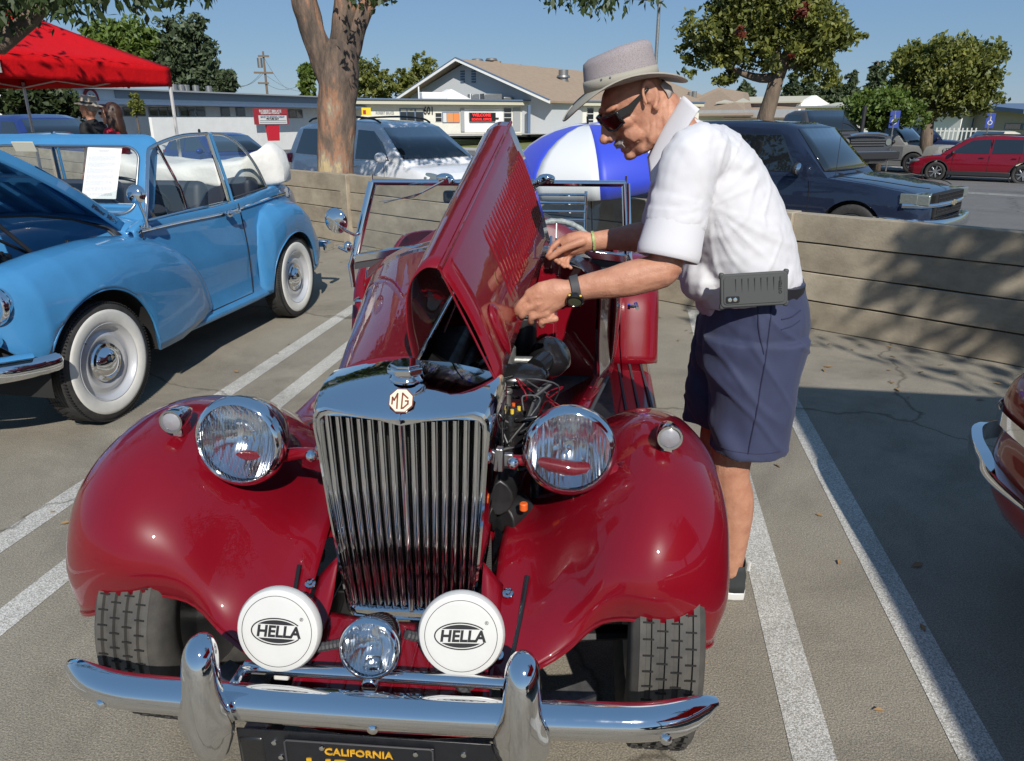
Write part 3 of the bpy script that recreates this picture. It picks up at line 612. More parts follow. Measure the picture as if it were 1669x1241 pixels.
# lower edge sweeps outward around the carburettor bulge
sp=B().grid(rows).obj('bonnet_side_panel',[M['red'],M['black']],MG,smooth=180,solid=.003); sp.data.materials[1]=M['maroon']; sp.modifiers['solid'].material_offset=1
B().tube([T0,T1],.006,8).obj('shoulder_hinge',M['red'],MG)
lv=None
for k in range(22):
    u=.31+.64*k/21
    a=panel(u,.20)[0]; c=panel(u-.005,.80)[0]; n=npanel; d=(c-a).normalized(); s=d.cross(n).normalized(); L=(c-a).length
    b=B(); rings=[]
    for j in range(9):
        t=j/8; e=math.sin(PI*min(1,max(0,t)))**.3 if 0<t<1 else 0.02
        p=a+d*L*t
        rings.append([p-s*.0062,p-s*.005+n*.002*e,p-s*.0008+n*.0065*e,p+s*.0026+n*.0085*e,p+s*.0038+n*.0012*e])
    b.loft(rings,True).obj('louvre',M['red'],MG,smooth=60)
# teardrop blister near the front lower corner
pc,n=panel(.13,.70); d1=(panel(.13,.9)[0]-panel(.13,.5)[0]).normalized(); mx=plane_frame(pc+n*.002,d1,n.cross(d1))
b=B(); rings=[]
for j in range(10):
    a=PI/2*j/9; rings.append([mx@Vector((.064*math.sin(a)*math.cos(p)*(1+.3*math.cos(p)),.033*math.sin(a)*math.sin(p),.013*math.cos(a))) for p in[2*PI*k/28 for k in range(28)]])
b.loft(rings,False).obj('blister',M['red'],MG,smooth=180)
b=B(); b.tube([mx@Vector((.065*math.cos(p)*(1+.3*math.cos(p)),.034*math.sin(p),.0)) for p in[2*PI*k/32 for k in range(33)]],.0014,6).obj('blister_rim',M['red'],MG)
B().tube([panel(0,0)[0]+Vector((.0,-.004,0)),panel(0,1)[0]+Vector((.0,-.004,0))],.0025,6).obj('panel_edge',M['red'],MG)
# prop rod / strut inside
B().tube([(.02,.28,.93),(.11,.30,1.14)],.007,8,flat=.4).obj('bonnet_strut',M['steel'],MG)
# catch handle at rear lower corner
B().tube([panel(.80,.98)[0]+npanel*.01,panel(.80,.98)[0]+npanel*.03,panel(.88,.9)[0]+npanel*.03],.005,8).obj('bonnet_handle',M['chrome'],MG)
# ---- engine bay
b=B(); fw=[(-.44,.5),(-.44,.86),(-.38,.92),(-.2,.985),(0,.998),(.2,.985),(.38,.92),(.44,.86),(.44,.5)]
b.loft([[(x,1.20,z) for x,z in fw],[(x,1.22,z) for x,z in fw]]).obj('firewall',M['red'],MG,smooth=30)
b=B(); b.box((.10,.86,.78),(.40,.36,.16)).box((.10,.86,.87),(.34,.28,.02)).obj('toolbox',M['red'],MG,bevel=.01)
B().box((.2,.98,.884),(.06,.17,.003)).obj('data_plate',M['brass'],MG,bevel=.001)
b=B(); b.box((-.02,.45,.62),(.20,.62,.22)).box((-.02,.45,.76),(.17,.58,.07)).obj('engine_block',M['dark'],MG,bevel=.012)
B().box((-.02,.42,.82),(.13,.5,.05)).obj('rocker_cover',M['dark'],MG,bevel=.02,seg=4)
B().cyl((.0,.12,.8),(.0,.2,.83),.05,.05).tube([(0,.1,.78),(0,.02,.86),(0,-.03,.88)],.025,10).obj('thermostat_hose',M['dark'],MG)
B().lathe([(.0001,-.05),(.04,-.047),(.056,-.032),(.060,.0),(.056,.032),(.04,.047),(.0001,.05)],28,M=frame((.285,.52,.79),(.6,-.3,.6))).obj('air_cleaner',M['black'],MG,smooth=60)
B().ball((.205,.37,.785),(.080,.050,.030),24,14,rot=(.25,0,.3)).tube([(.205+.081*math.cos(a),.37+.050*math.sin(a)+.024*math.cos(a),.785+.012*math.sin(a)) for a in np.linspace(0,2*PI,33)],.003,6).tube([(.25,.42,.79),(.28,.49,.80)],.03,12).obj('air_intake_bell',M['black'],MG,smooth=60)
B().cyl((.20,.64,.76),(.20,.64,.885),.042).cyl((.20,.64,.885),(.20,.64,.895),.046).cyl((.20,.64,.895),(.20,.64,.91),.02).obj('heater_canister',M['dark'],MG,bevel=.006)
B().cyl((.17,.46,.74),(.17,.46,.84),.022).cyl((.10,.46,.80),(.24,.46,.80),.012).obj('carburettor',M['alu'],MG,bevel=.003)
B().cyl((.17,.7,.74),(.17,.7,.83),.022).obj('carburettor',M['alu'],MG,bevel=.003)
B().tube(catmull([(.05,.3,.8),(.12,.28,.86),(.17,.42,.89),(.16,.55,.92)],6),.010,8).tube(catmull([(.13,.35,.76),(.19,.5,.90),(.2,.62,.88),(.18,.75,.8)],6),.007,8).obj('fuel_hose',M['black'],MG)
B().tube(catmull([(.27,.12,.52),(.27,.14,.66),(.25,.22,.72),(.26,.36,.74)],6),.017,8).obj('heater_hose',M['dark'],MG,smooth=60)
for k in range(3): B().cyl((.12+.03*k,.30,.70),(.12+.03*k,.30,.78-.01*k),.011).cyl((.12+.03*k,.30,.78-.01*k),(.12+.03*k,.30,.79-.01*k),.015).obj('union_fitting',M['alu'],MG,bevel=.002)
B().box((.24,.26,.64),(.05,.16,.10)).box((.24,.26,.70),(.03,.10,.02)).obj('regulator_box',M['black'],MG,bevel=.006)
B().lathe([(.018,0),(.018,.05),(.012,.06),(.0001,.062)],16,M=frame((.13,.22,.74),(.4,-.3,1))).obj('oil_cap',M['brass'],MG)
B().tube(catmull([(.02,.0,.90),(.10,.03,.89),(.16,.06,.86),(.19,.06,.80)],6),.006,6).obj('rad_stay',M['alu'],MG)
B().box((.07,.03,.905),(.20,.05,.006),rot=(0,.12,0)).obj('radiator_top_panel',M['alu'],MG,bevel=.002)
rnd=random.Random(4)
for k in range(40):
    x=.13+rnd.random()*.17; y=.08+rnd.random()*.24; z=.66+rnd.random()*.12
    P=[(x,y,z),(x+rnd.uniform(-.06,.06),y+rnd.uniform(-.05,.05),z+rnd.uniform(.01,.05)),(x+rnd.uniform(-.10,.06),y+rnd.uniform(-.06,.08),z+rnd.uniform(-.03,.03)),(x+rnd.uniform(-.12,.08),y+rnd.uniform(-.08,.08),z-.06)]
    m=[M['black'],M['trim'],M['red'],M['black'],M['trim'],M['wire_y'],M['black'],M['trim'],M['black'],M['trim'],M['black'],M['alu']][k%12]
    B().tube(catmull(P,5),.0022 if k%3 else .0045,6).obj('wire',m,MG,smooth=60)
B().cyl((.2,.16,.60),(.2,.16,.74),.036).lathe([(.036,.74),(.03,.765),(.012,.775),(.0001,.776)],20,M=Matrix.Translation((.2,.16,0))).obj('distributor',M['black'],MG)
for k in range(5):
    a=2*PI*k/5; B().cyl((.2+.022*math.cos(a),.16+.022*math.sin(a),.76),(.2+.022*math.cos(a),.16+.022*math.sin(a),.778),.0045).obj('distributor_terminal',M['orange'] if k%2 else M['wire_y'],MG)
B().cyl((.19,.04,.53),(.24,.10,.53),.04).cyl((.17,.02,.60),(.19,.2,.60),.05).obj('dynamo',M['dark'],MG,bevel=.004)
B().cyl((.245,.0,.58),(.245,.0,.60),.010).obj('oil_filter',M['orange'],MG,bevel=.003)
# inner wing valance along the right side, with a riveted ledge and a bead
for sg in(1,-1):
    rows=[[((.20+.245*t)*sg,.0+1.22*t,.50),((.215+.25*t)*sg,.0+1.22*t,.49),((.24+.255*t)*sg,1.22*t,.485)] for t in(0,.25,.5,.75,1)]
    B().grid(rows).obj('bonnet_ledge',M['red'],MG,solid=.004)
    B().tube([((.245+.25*t)*sg,1.22*t,.492) for t in(0,.5,1)],.007,8).obj('ledge_bead',M['trim'],MG)
    B().grid([[((.20+.245*t)*sg,1.22*t,.50),((.16+.12*t)*sg,1.22*t,.40)] for t in(0,.5,1)]).obj('engine_bay_side',M['red'],MG,solid=.004)
    if sg>0:
        for k in range(9):
            t=.08+.1*k
            for q in(0,1): B().ball((.208+.246*t+.02*q,1.22*t,.50),(.006,.006,.004),8,6).obj('ledge_rivet',M['red'],MG)
# ---- scuttle and body
def scut(ly,hw,zt,ze):
    return [(-hw-.01,ly,.42),(-hw,ly,.62),(-hw,ly,ze-.03),(-hw+.03,ly,ze+.015),(-hw*.72,ly,ze+(zt-ze)*.55),(-hw*.36,ly,ze+(zt-ze)*.9),(0,ly,zt),(hw*.36,ly,ze+(zt-ze)*.9),(hw*.72,ly,ze+(zt-ze)*.55),(hw-.03,ly,ze+.015),(hw,ly,ze-.03),(hw,ly,.62),(hw+.01,ly,.42)]
b=B(); b.grid(smooth_rows([scut(1.225,.452,1.0,.862),scut(1.33,.478,1.0,.862),scut(1.45,.51,.995,.86),scut(1.56,.53,.985,.855)],3,3)).obj('scuttle',M['red'],MG,smooth=60,solid=.004)
B().tube(catmull([(p[0],p[1]-.002,p[2]+.003) for p in scut(1.235,.453,1.0,.862)[2:11]],3),.005,6).obj('scuttle_bead',M['trim'],MG)
for sg in(1,-1):
    rows=[]
    for ly,x,zt in((1.45,.515,.85),(1.6,.545,.83),(1.9,.575,.74),(2.1,.585,.78),(2.35,.57,.86),(2.7,.53,.84),(2.95,.48,.80)):
        rows.append([((x-.03)*sg,ly,zt),(x*sg,ly,zt-.02),((x+.012)*sg,ly,zt-.15),((x+.0)*sg,ly,.45),((x-.04)*sg,ly,.32)])
    B().grid(smooth_rows(rows,4,4)).obj('body_side',M['red'],MG,smooth=60,solid=.01)
    B().tube([(.553*sg,1.64,.80),(.565*sg,1.64,.50),(.585*sg,1.66,.34)],.003,6).obj('door_seam',M['groove'],MG)
    B().box((.60*sg,1.70,.66),(.012,.03,.02)).tube([(.60*sg,1.70,.66),(.635*sg,1.70,.66)],.008,8).tube([(.635*sg,1.66,.66),(.635*sg,1.75,.66)],.009,8).obj('door_handle',M['chrome'],MG)
B().grid(smooth_rows([[(-.48,2.95,.80),(-.2,3.0,.82),(.2,3.0,.82),(.48,2.95,.80)],[(-.48,3.05,.5),(-.2,3.1,.5),(.2,3.1,.5),(.48,3.05,.5)]],4,3)).obj('tail_panel',M['red'],MG,solid=.01)
B().box((0,1.9,.36),(1.05,1.6,.02)).obj('cabin_floor',M['dark'],MG)
B().grid(smooth_rows([[(-.50,2.62,.78),(-.25,2.6,.90),(0,2.6,.905),(.25,2.6,.90),(.50,2.62,.78)],[(-.5,2.30,.80),(-.25,2.26,.945),(0,2.26,.95),(.25,2.26,.945),(.5,2.30,.80)],[(-.50,2.16,.76),(-.25,2.14,.93),(0,2.14,.935),(.25,2.14,.93),(.50,2.16,.76)],[(-.48,2.06,.45),(-.25,2.04,.45),(0,2.04,.45),(.25,2.04,.45),(.48,2.06,.45)]],5,4)).obj('seat_back',M['leather'],MG,smooth=60,solid=.02)
B().box((0,1.9,.45),(.92,.42,.1)).obj('seat_cushion',M['leather'],MG,bevel=.03,seg=4)
B().box((0,1.50,.80),(.96,.02,.2)).obj('dashboard',M['leather'],MG,bevel=.02)
b=B(); wm=frame((.27,1.78,.86),(0,-.45,.3)); rr=.175
wh=b.tube([wm@Vector((rr*math.cos(a),rr*math.sin(a),.0)) for a in np.linspace(0,2*PI,49)],[.012+.003*(k%2) for k in range(49)],8).obj('steering_wheel',mat('grey_wheel_cover',(.32,.34,.33),.5,var=.3,vscale=80),MG,smooth=60)
b=B()
for a in(R(0),R(120),R(240)): b.tube([wm@Vector((0,0,-.02)),wm@Vector((rr*math.cos(a),rr*math.sin(a),0))],.004,6)
b.cyl(wm@Vector((0,0,-.3)),wm@Vector((0,0,-.01)),.018).obj('steering_spokes',M['steel'],wh)
# windscreen
wf=bpy.data.objects.new('windscreen',None); C.objects.link(wf); wf.parent=MG; wf.location=(0,1.43,0)
Lb,Rb,Lt,Rt=(-.545,0,.905),(.565,0,.92),(-.462,.045,1.205),(.545,.045,1.205)
bot=catmull([Lb,(-.28,-.01,.948),(0,-.012,.962),(.28,-.01,.950),Rb],5)
B().loft([[Vector(p)+Vector(d) for d in((0,-.010,-.018),(0,-.012,.016),(0,.010,.018),(0,.012,-.018))] for p in bot]).obj('lower_rail',M['chrome'],wf,bevel=.004,smooth=40)
B().loft([[Vector(p)+Vector((0,-.008,-.044)),Vector(p)+Vector((0,-.010,-.019)),Vector(p)+Vector((0,.010,-.019)),Vector(p)+Vector((0,.010,-.044))] for p in bot]).obj('sill_rubber',M['trim'],wf)
B().tube([Lt,Rt],.0125,10).obj('top_rail',M['chrome'],wf)
B().tube([Lb,Lt],.0135,10,flat=1.3).obj('side_post',M['chrome'],wf); B().tube([Rb,Rt],.0135,10,flat=1.3).obj('side_post',M['chrome'],wf)
for p in(Lt,Rt): B().cyl(p,Vector(p)+Vector((0,0,.03)),.004,n=8).obj('hood_peg',M['chrome'],wf)
top=[L3(Lt,Rt,k/20) for k in range(21)]
B().grid([bot,top]).obj('windscreen_glass',M['glass'],wf,smooth=180)
for x,rr_ in((-.165,1),(.235,-1)):
    B().ball((x,.02,1.225),(.035,.02,.018)).ball((x+.03*rr_,.0,1.215),(.014,.014,.014)).obj('wiper_motor',M['chrome'],wf)
    B().tube([(x,.0,1.215),(x-.12,-.012,1.155),(x-.26,-.012,1.135)],[.005,.004,.0015],6).tube([(x-.08,-.016,1.172),(x-.24,-.018,1.130)],.0045,6,flat=.4).obj('wiper',M['black'] if rr_<0 else M['steel'],wf)
B().box((-.12,.09,1.145),(.13,.03,.05)).obj('interior_mirror',M['dark'],wf,bevel=.012,seg=3)
for sg,P in((-1,Lb),(1,Rb)):
    B().tube([Vector(P)+Vector((0,.0,.02)),Vector(P)+Vector((.02*sg,.01,-.03)),Vector(P)+Vector((.012*sg,.0,-.12))],[.014,.02,.014],10,flat=.6).ball(Vector(P)+Vector((.02*sg,-.01,.05)),(.018,.018,.022)).tube([Vector(P)+Vector((.02*sg,-.02,.03)),Vector(P)+Vector((.055*sg,-.03,.05))],.006,8).obj('windscreen_bracket',M['chrome'],wf,smooth=60)
# round mirror on the left post
mp=Vector((-.60,-.03,1.06))
mr=B().lathe([(.0001,-.022),(.03,-.018),(.047,-.008),(.052,.0),(.050,.004),(.0001,.003)],32,M=frame(mp,(.25,.95,.1))).obj('door_mirror',M['chrome'],wf,smooth=50)
B().tube([mp+Vector((.0,-.02,0)),mp+Vector((.04,-.02,-.035)),Vector((-.535,-.005,1.0)),Vector((-.515,0,1.01))],.0065,8).obj('mirror_arm',M['chrome'],mr,smooth=60)
# luggage rack behind
rk=B()
for k in range(5): rk.tube([(-.42,3.12+.01*k,.80+.05*k),(.42,3.12+.01*k,.80+.05*k)],.008,8)
for x in(-.42,0,.42): rk.tube([(x,2.98,.80),(x,3.12,.78),(x,3.17,1.02)],.009,8)
rk.obj('luggage_rack',M['chrome'],MG)
spare=B(); torus_tyre(spare,(0,0,0),.31,.14,.2,n=40); spare.at(Matrix.Identity(4)); so_=spare.obj('spare_tyre',M['rubber'],MG,smooth=40); so_.rotation_euler=(0,0,PI/2); so_.location=(0,3.20,.62)
# ================= BLUE CONVERTIBLE SALOON =================
MM=empty('vintage_convertible',(-3.25,3.15,0),R(-.7),'sky blue vintage convertible with whitewall tyres, its bonnet propped open and a page in the windscreen','car')
MM['label']='sky blue vintage convertible with whitewall tyres, bonnet propped open, page behind the windscreen'
M['plasticd']=mat('wheel_arch_black',(.012,.012,.012),.8)
M['blue']=paint('sky_blue_paint',(.05,.21,.43))
M['wwall']=mat('whitewall_rubber',(.66,.65,.61),.6,var=.06,vscale=15)
M['silver']=mat('silver_wheel_paint',(.55,.56,.58),.3,.3,coat=.6)
M['canvas']=mat('white_vinyl_cover',(.72,.71,.67),.6,var=.04,vscale=6,bump=.35,bscale=7,bdist=.03)
M['darkseat']=mat('dark_blue_vinyl',(.03,.035,.05),.5)
M['grey']=mat('grey_carpet',(.08,.08,.085),.9)
def arch_z(ly,base,c=0.0,r=.375,zc=.29):
    d=abs(ly-c)
    return max(base,zc+math.sqrt(max(0,r*r-d*d))) if d<r else base
XW=[(-.53,.50,.50,.66,.62,.60),(-.50,.57,.52,.70,.77,.50),(-.43,.67,.53,.73,.81,.44),(-.33,.725,.55,.74,.835,.42),(-.15,.75,.56,.75,.86,.42),(0,.757,.57,.76,.87,.3),(.15,.757,.57,.76,.875,.3),(.3,.752,.57,.76,.87,.3),(.45,.745,.57,.76,.855,.25),(.6,.735,.57,.76,.83,.25),(.75,.722,.58,.74,.775,.25),(.88,.705,.60,.70,.69,.25),(.98,.685,.61,.66,.58,.25),(1.05,.66,.62,.63,.47,.27),(1.07,.64,.625,.60,.40,.32)]
lys=sorted(set([a[0] for a in XW]+[round(-.375+.75*k/24,4) for k in range(25)]+[-.376,.376]))
xw=np.array(XW)
def wingrow(ly,sg,dx=0):
    xo,xs,_,zc,_u=[np.interp(ly,xw[:,0],xw[:,i]) for i in(1,2,3,4,5)]
    zl=arch_z(ly,np.interp(ly,[-.53,-.43,-.3,.38,.6,1.07],[.60,.44,.40,.25,.25,.32]))
    zi=zc-.02
    pts=[(xs-.13,zi-.03),(xs-.07,zi+.012),(xs,zc),(xs+(xo-xs)*.55,zc-(zc-zl)*.0-.035),(xs+(xo-xs)*.88,max(zl+.04,zc-.13)),(xo,max(zl+.02,zc-.26)),(xo-.002,zl+(max(zl+.02,zc-.26)-zl)*.4),(xo-.010,zl)]
    return [((x+dx)*sg,ly,z) for x,z in pts]
for sg in(1,-1):
    rows=[catmull(wingrow(l,sg),3) for l in lys]
    w_=B().grid(rows).obj('front_wing',M['blue'],MM,smooth=180,solid=.012,offset=-1 if sg>0 else 1)
    ar=[(np.interp(l,xw[:,0],xw[:,1])*sg-.010*sg,l,arch_z(l,.25)) for l in np.linspace(-.374,.374,40)]
    B().tube(ar,.007,6).obj('arch_lip',M['blue'],MM,smooth=60)
    # splash plate seen inside the arch
    B().box((.70*sg,.395,.36),(.07,.012,.16),rot=(.25,0,0)).obj('splash_plate',M['blue'],MM,bevel=.01)
    for z in(.37,.33): B().ball((.72*sg,.384,z),(.008,.006,.008),8,6).obj('plate_bolt',M['steel'],MM)
    # inner arch
    B().grid([[(x*sg,-.385*math.cos(a),.29+.385*math.sin(a)) for a in np.linspace(-.1,PI+.1,24)] for x in(.72,.3)]).obj('inner_arch',M['plasticd'],MM,smooth=180)
    # body side, sill to belt
    rows=[]
    for ly,xb,xm,xs_,zb in((.50,.60,.60,.60,.86),(.6,.615,.64,.635,.905),(.9,.625,.655,.645,.905),(1.3,.63,.665,.65,.905),(1.7,.63,.665,.65,.925),(2.0,.62,.655,.64,.955),(2.35,.58,.62,.62,.955),(2.7,.48,.56,.58,.86),(2.95,.36,.48,.5,.72)):
        rows.append([((xb-.05)*sg,ly,zb+.012),((xb-.012)*sg,ly,zb+.008),(xb*sg,ly,zb-.03),((xb+xm)/2*sg,ly,zb-.16),(xm*sg,ly,.60),(xs_*sg,ly,.42),((xs_+.015)*sg,ly,.31),((xs_+.035)*sg,ly,.275),((xs_+.03)*sg,ly,.245),((xs_-.01)*sg,ly,.235)])
    B().grid(smooth_rows(rows,3,4)).obj('body_side',M['blue'],MM,smooth=60,solid=.006)
    B().tube(catmull([(.622*sg,.50,.868),(.632*sg,.9,.872),(.638*sg,1.3,.868),(.638*sg,1.7,.882),(.632*sg,2.0,.90),(.60*sg,2.3,.905)],4),.0065,8,flat=1.2).obj('waist_strip',M['chrome'],MM)
    for pts in([(.628,.52,.90),(.645,.52,.75),(.66,.53,.62)],[(.640,1.53,.91),(.66,1.53,.75),(.668,1.54,.6),(.662,1.55,.40),(.668,1.54,.31)]):
        B().tube(catmull([((x+.001)*sg,y,z) for x,y,z in pts],4),.0035,6).obj('door_seam',M['groove'],MM)
    B().tube([(.667*sg,.95,.305),(.667*sg,1.54,.305)],.003,6).obj('door_seam',M['groove'],MM)
    e=B().box((.66*sg,1.36,.868),(.02,.05,.03)).tube(catmull([(.68*sg,1.35,.868),(.70*sg,1.37,.870),(.698*sg,1.43,.872),(.68*sg,1.47,.872)],4),[.010]*13,8).ball((.675*sg,1.35,.868),(.02,.03,.026)).obj('door_handle',M['chrome'],MM,smooth=60)
    # rear wing
    XR=np.array([(1.66,.665,.66,.60),(1.72,.70,.64,.74),(1.80,.735,.62,.83),(1.92,.757,.61,.875),(2.08,.765,.60,.885),(2.25,.762,.59,.865),(2.40,.75,.58,.80),(2.52,.73,.57,.70),(2.62,.70,.56,.56),(2.68,.67,.56,.44)])
    rl=sorted(set(list(XR[:,0])+[round(2.11-.35+.70*k/22,4) for k in range(23)]))
    rows=[]
    for l in rl:
        xo,xs,zc=[np.interp(l,XR[:,0],XR[:,i]) for i in(1,2,3)]
        zl=arch_z(l,np.interp(l,[1.66,1.76,2.46,2.68],[.28,.26,.32,.36]),2.11,.345,.30); zl=min(zl,zc-.02)
        rows.append(catmull([((xs-.06)*sg,l,zc-.06),(xs*sg,l,zc-.005),((xs+(xo-xs)*.5)*sg,l,zc-.02),((xs+(xo-xs)*.9)*sg,l,zc-(zc-zl)*.28),(xo*sg,l,zc-(zc-zl)*.6),((xo-.004)*sg,l,zc-(zc-zl)*.85),((xo-.012)*sg,l,zl)],3))
    B().grid(rows).obj('rear_wing',M['blue'],MM,smooth=180,solid=.012,offset=-1 if sg>0 else 1)
    ar=[(np.interp(l,XR[:,0],XR[:,1])*sg-.012*sg,l,arch_z(l,.26,2.11,.345,.30)) for l in np.linspace(1.767,2.453,30)]
    B().tube(ar,.006,6).obj('arch_lip',M['blue'],MM,smooth=60)
    B().grid([[(x*sg,2.11-.355*math.cos(a),.30+.355*math.sin(a)) for a in np.linspace(-.1,PI+.1,24)] for x in(.70,.35)]).obj('inner_arch',M['plasticd'],MM,smooth=180)
def mm_wheel(c,sg,steer=0):
    e=bpy.data.objects.new('wheel',None); C.objects.link(e); e.parent=MM; e.location=c; e.rotation_euler=(0,0,steer)
    b=B(); torus_tyre(b,(0,0,0),.302,.135,.195,n=72,groove=6); b.obj('tyre',M['rubber'],e,smooth=40)
    g=B()
    for k in range(110):
        a=2*PI*k/110
        for q in(1,-1): g.box((.058*q,math.cos(a)*.2965,math.sin(a)*.2965),(.018,.006,.006),rot=(a-PI/2,0,0))
        if k%2==0: g.box((0,math.cos(a)*.3018,math.sin(a)*.3018),(.10,.004,.002),rot=(a-PI/2,0,.3))
    o=g.obj('tread_blocks',M['groove'],e,smooth=0); o['kind']='stuff'
    F=frame((0,0,0),(sg,0,0))
    B().lathe([(.264,.066),(.259,.0715),(.245,.0735),(.21,.0725),(.198,.066),(.197,.060)],64,M=F).obj('whitewall',M['wwall'],e,smooth=50)
    B().lathe([(.200,.062),(.194,.068),(.188,.062),(.180,.040),(.165,.034),(.150,.036),(.135,.046),(.125,.047),(.11,.035),(.0001,.03)],48,M=F).obj('rim',M['silver'],e,smooth=50)
    B().lathe([(.098,.034),(.100,.044),(.094,.052),(.080,.055),(.075,.052),(.070,.058),(.055,.072),(.03,.080),(.0001,.082)],40,M=F).obj('hub_cap',M['chrome'],e,smooth=40)
    B().tube([(.055*sg,-.13,.13),(.075*sg,-.14,.135)],.004,6).obj('valve',M['black'],e)
    return e
mm_wheel((.655,0,.302),1,R(-2)); mm_wheel((-.655,0,.302),-1); mm_wheel((.66,2.11,.302),1); mm_wheel((-.66,2.11,.302),-1)
# nose panel, lamps, bumper
for sg in(1,-1):
    headlamp((.575*sg,-.47,.695),(.08*sg,-1,.03),.088,MM,name='headlamp')
    headlamp((.60*sg,-.53,.545),(0,-1,.0),.038,MM,depth=.06,name='sidelamp')
rows=[[(-.5,-.5,.76),(-.25,-.6,.80),(0,-.64,.82),(.25,-.6,.80),(.5,-.5,.76)],[(-.52,-.52,.6),(-.25,-.66,.6),(0,-.70,.6),(.25,-.66,.6),(.52,-.52,.6)],[(-.6,-.5,.42),(-.25,-.64,.40),(0,-.68,.40),(.25,-.64,.40),(.6,-.5,.42)]]
B().grid(smooth_rows(rows,5,4)).obj('nose_panel',M['blue'],MM,smooth=180,solid=.006)
b=B(); pth=catmull([(-.74,-.33,.42),(-.66,-.52,.42),(-.4,-.70,.42),(0,-.76,.42),(.4,-.70,.42),(.62,-.56,.42),(.72,-.42,.42),(.745,-.33,.42)],6)
rings=[]
for i,p in enumerate(pth):
    p=Vector(p); t=(Vector(pth[min(i+1,len(pth)-1)])-Vector(pth[max(i-1,0)])).normalized(); o=Vector((t.y,-t.x,0))
    s=.6 if i in(0,len(pth)-1) else 1
    rings.append([p+o*a*s+Vector((0,0,z*s)) for a,z in((-.012,.035),(.008,.042),(.024,.03),(.03,0),(.024,-.03),(.008,-.042),(-.012,-.035),(.012,-.025),(.018,0),(.012,.025))])
b.loft(rings).obj('front_bumper',M['chrome'],MM,smooth=50)
B().tube(catmull([(.72,-.45,.475),(.6,-.58,.48),(.3,-.72,.48)],6),.035,8,flat=.35).obj('bumper_valance',M['blue'],MM,smooth=60)
for p in((.725,-.375,.42),(.60,-.585,.42)): B().ball((p[0]+.02,p[1]-.02,p[2]),(.009,.009,.009)).obj('bumper_bolt',M['chrome'],MM)
B().cyl((-.6,-.3,.30),(.6,-.3,.30),.02).box((.3,-.1,.32),(.1,.5,.06)).obj('front_chassis',mat('rusty_steel',(.12,.09,.06),.8,var=.3),MM)
# engine bay
b=B(); b.grid(smooth_rows([[(.44,-.45,.78),(.44,-.45,.45)],[(.45,0,.83),(.44,0,.45)],[(.45,.5,.83),(.45,.5,.45)]],3,4)).grid(smooth_rows([[(-.44,-.45,.78),(-.44,-.45,.45)],[(-.45,0,.83),(-.44,0,.45)],[(-.45,.5,.83),(-.45,.5,.45)]],3,4)).obj('engine_bay_wall',M['blue'],MM,solid=.005)
fwp=[(-.50,.45),(-.50,.83),(-.44,.88),(-.25,.925),(0,.94),(.25,.925),(.44,.88),(.50,.83),(.50,.45)]
b=B(); b.loft([[(x,.50,z) for x,z in fwp],[(x,.515,z) for x,z in fwp]]).obj('bulkhead',M['blue'],MM)
B().tube([(x,.495,z+.003) for x,z in fwp[1:-1]],.007,6).obj('bulkhead_seal',M['trim'],MM)
B().box((0,-.02,.58),(.3,.55,.24)).box((0,0,.74),(.18,.45,.1)).obj('engine',M['dark'],MM,bevel=.02)
B().lathe([(.0001,0),(.09,.0),(.10,.02),(.10,.06),(.07,.08),(.0001,.082)],24,M=Matrix.Translation((.12,-.05,.78))).obj('air_cleaner',M['dark'],MM)
B().cyl((.36,-.28,.55),(.36,-.28,.76),.03).cyl((.36,-.28,.76),(.36,-.28,.78),.034).obj('coil',mat('green_label',(.15,.45,.03),.4),MM)
rr_=random.Random(7)
for k in range(10):
    p=(rr_.uniform(.05,.40),rr_.uniform(-.45,.1),rr_.uniform(.62,.76)); q=(p[0]+rr_.uniform(-.15,.1),p[1]+rr_.uniform(-.1,.3),rr_.uniform(.6,.8))
    B().tube(catmull([p,((p[0]+q[0])/2,(p[1]+q[1])/2,.80),q],6),.009 if k%3 else .016,6).obj('hose',M['dark'] if k%3 else M['steel'],MM,smooth=60)
B().tube([(.44,-.02,.83),(.33,-.23,1.13)],.010,8).obj('bonnet_stay',M['dark'],MM); B().tube([(.30,.12,.80),(.24,-.40,1.12)],.008,8).obj('bonnet_stay',M['dark'],MM)
B().cyl((.46,.18,.83),(.46,.18,.87),.012).obj('bump_stop',M['black'],MM)
# cowl
b=B(); cw=lambda ly,hw,zt,ze:[(-hw,ly,ze-.05),(-hw+.015,ly,ze),(-hw*.7,ly,ze+(zt-ze)*.6),(0,ly,zt),(hw*.7,ly,ze+(zt-ze)*.6),(hw-.015,ly,ze),(hw,ly,ze-.05)]
b.grid(smooth_rows([cw(.515,.52,.945,.86),cw(.56,.58,.955,.87),cw(.62,.605,.96,.885),cw(.72,.61,.97,.90)],4,3)).obj('cowl',M['blue'],MM,smooth=60,solid=.004)
# bonnet, hinged at the cowl and lifted
bn=bpy.data.objects.new('bonnet',None); C.objects.link(bn); bn.parent=MM; bn.location=(0,.59,.950); bn.rotation_euler=(R(-33.8),0,0)
def bsec(s,hw,cr): # s forward distance
    return [(-hw,-s,-.105-cr),(-hw,-s,-.06-cr),(-hw+.012,-s,-.045-cr),(-hw*.75,-s,-.028-cr*.5),(-hw*.4,-s,-.004),(0,-s,.004),(hw*.4,-s,-.004),(hw*.75,-s,-.028-cr*.5),(hw-.012,-s,-.045-cr),(hw,-s,-.06-cr),(hw,-s,-.105-cr)]
rows=[bsec(0.0,.505,.0),bsec(.1,.505,.0),bsec(.35,.50,.0),bsec(.6,.47,.01),bsec(.85,.40,.03),bsec(1.05,.29,.08),bsec(1.15,.18,.14)]
B().grid(smooth_rows(rows,3,4)).obj('bonnet_skin',M['blue'],bn,smooth=60,solid=.006)
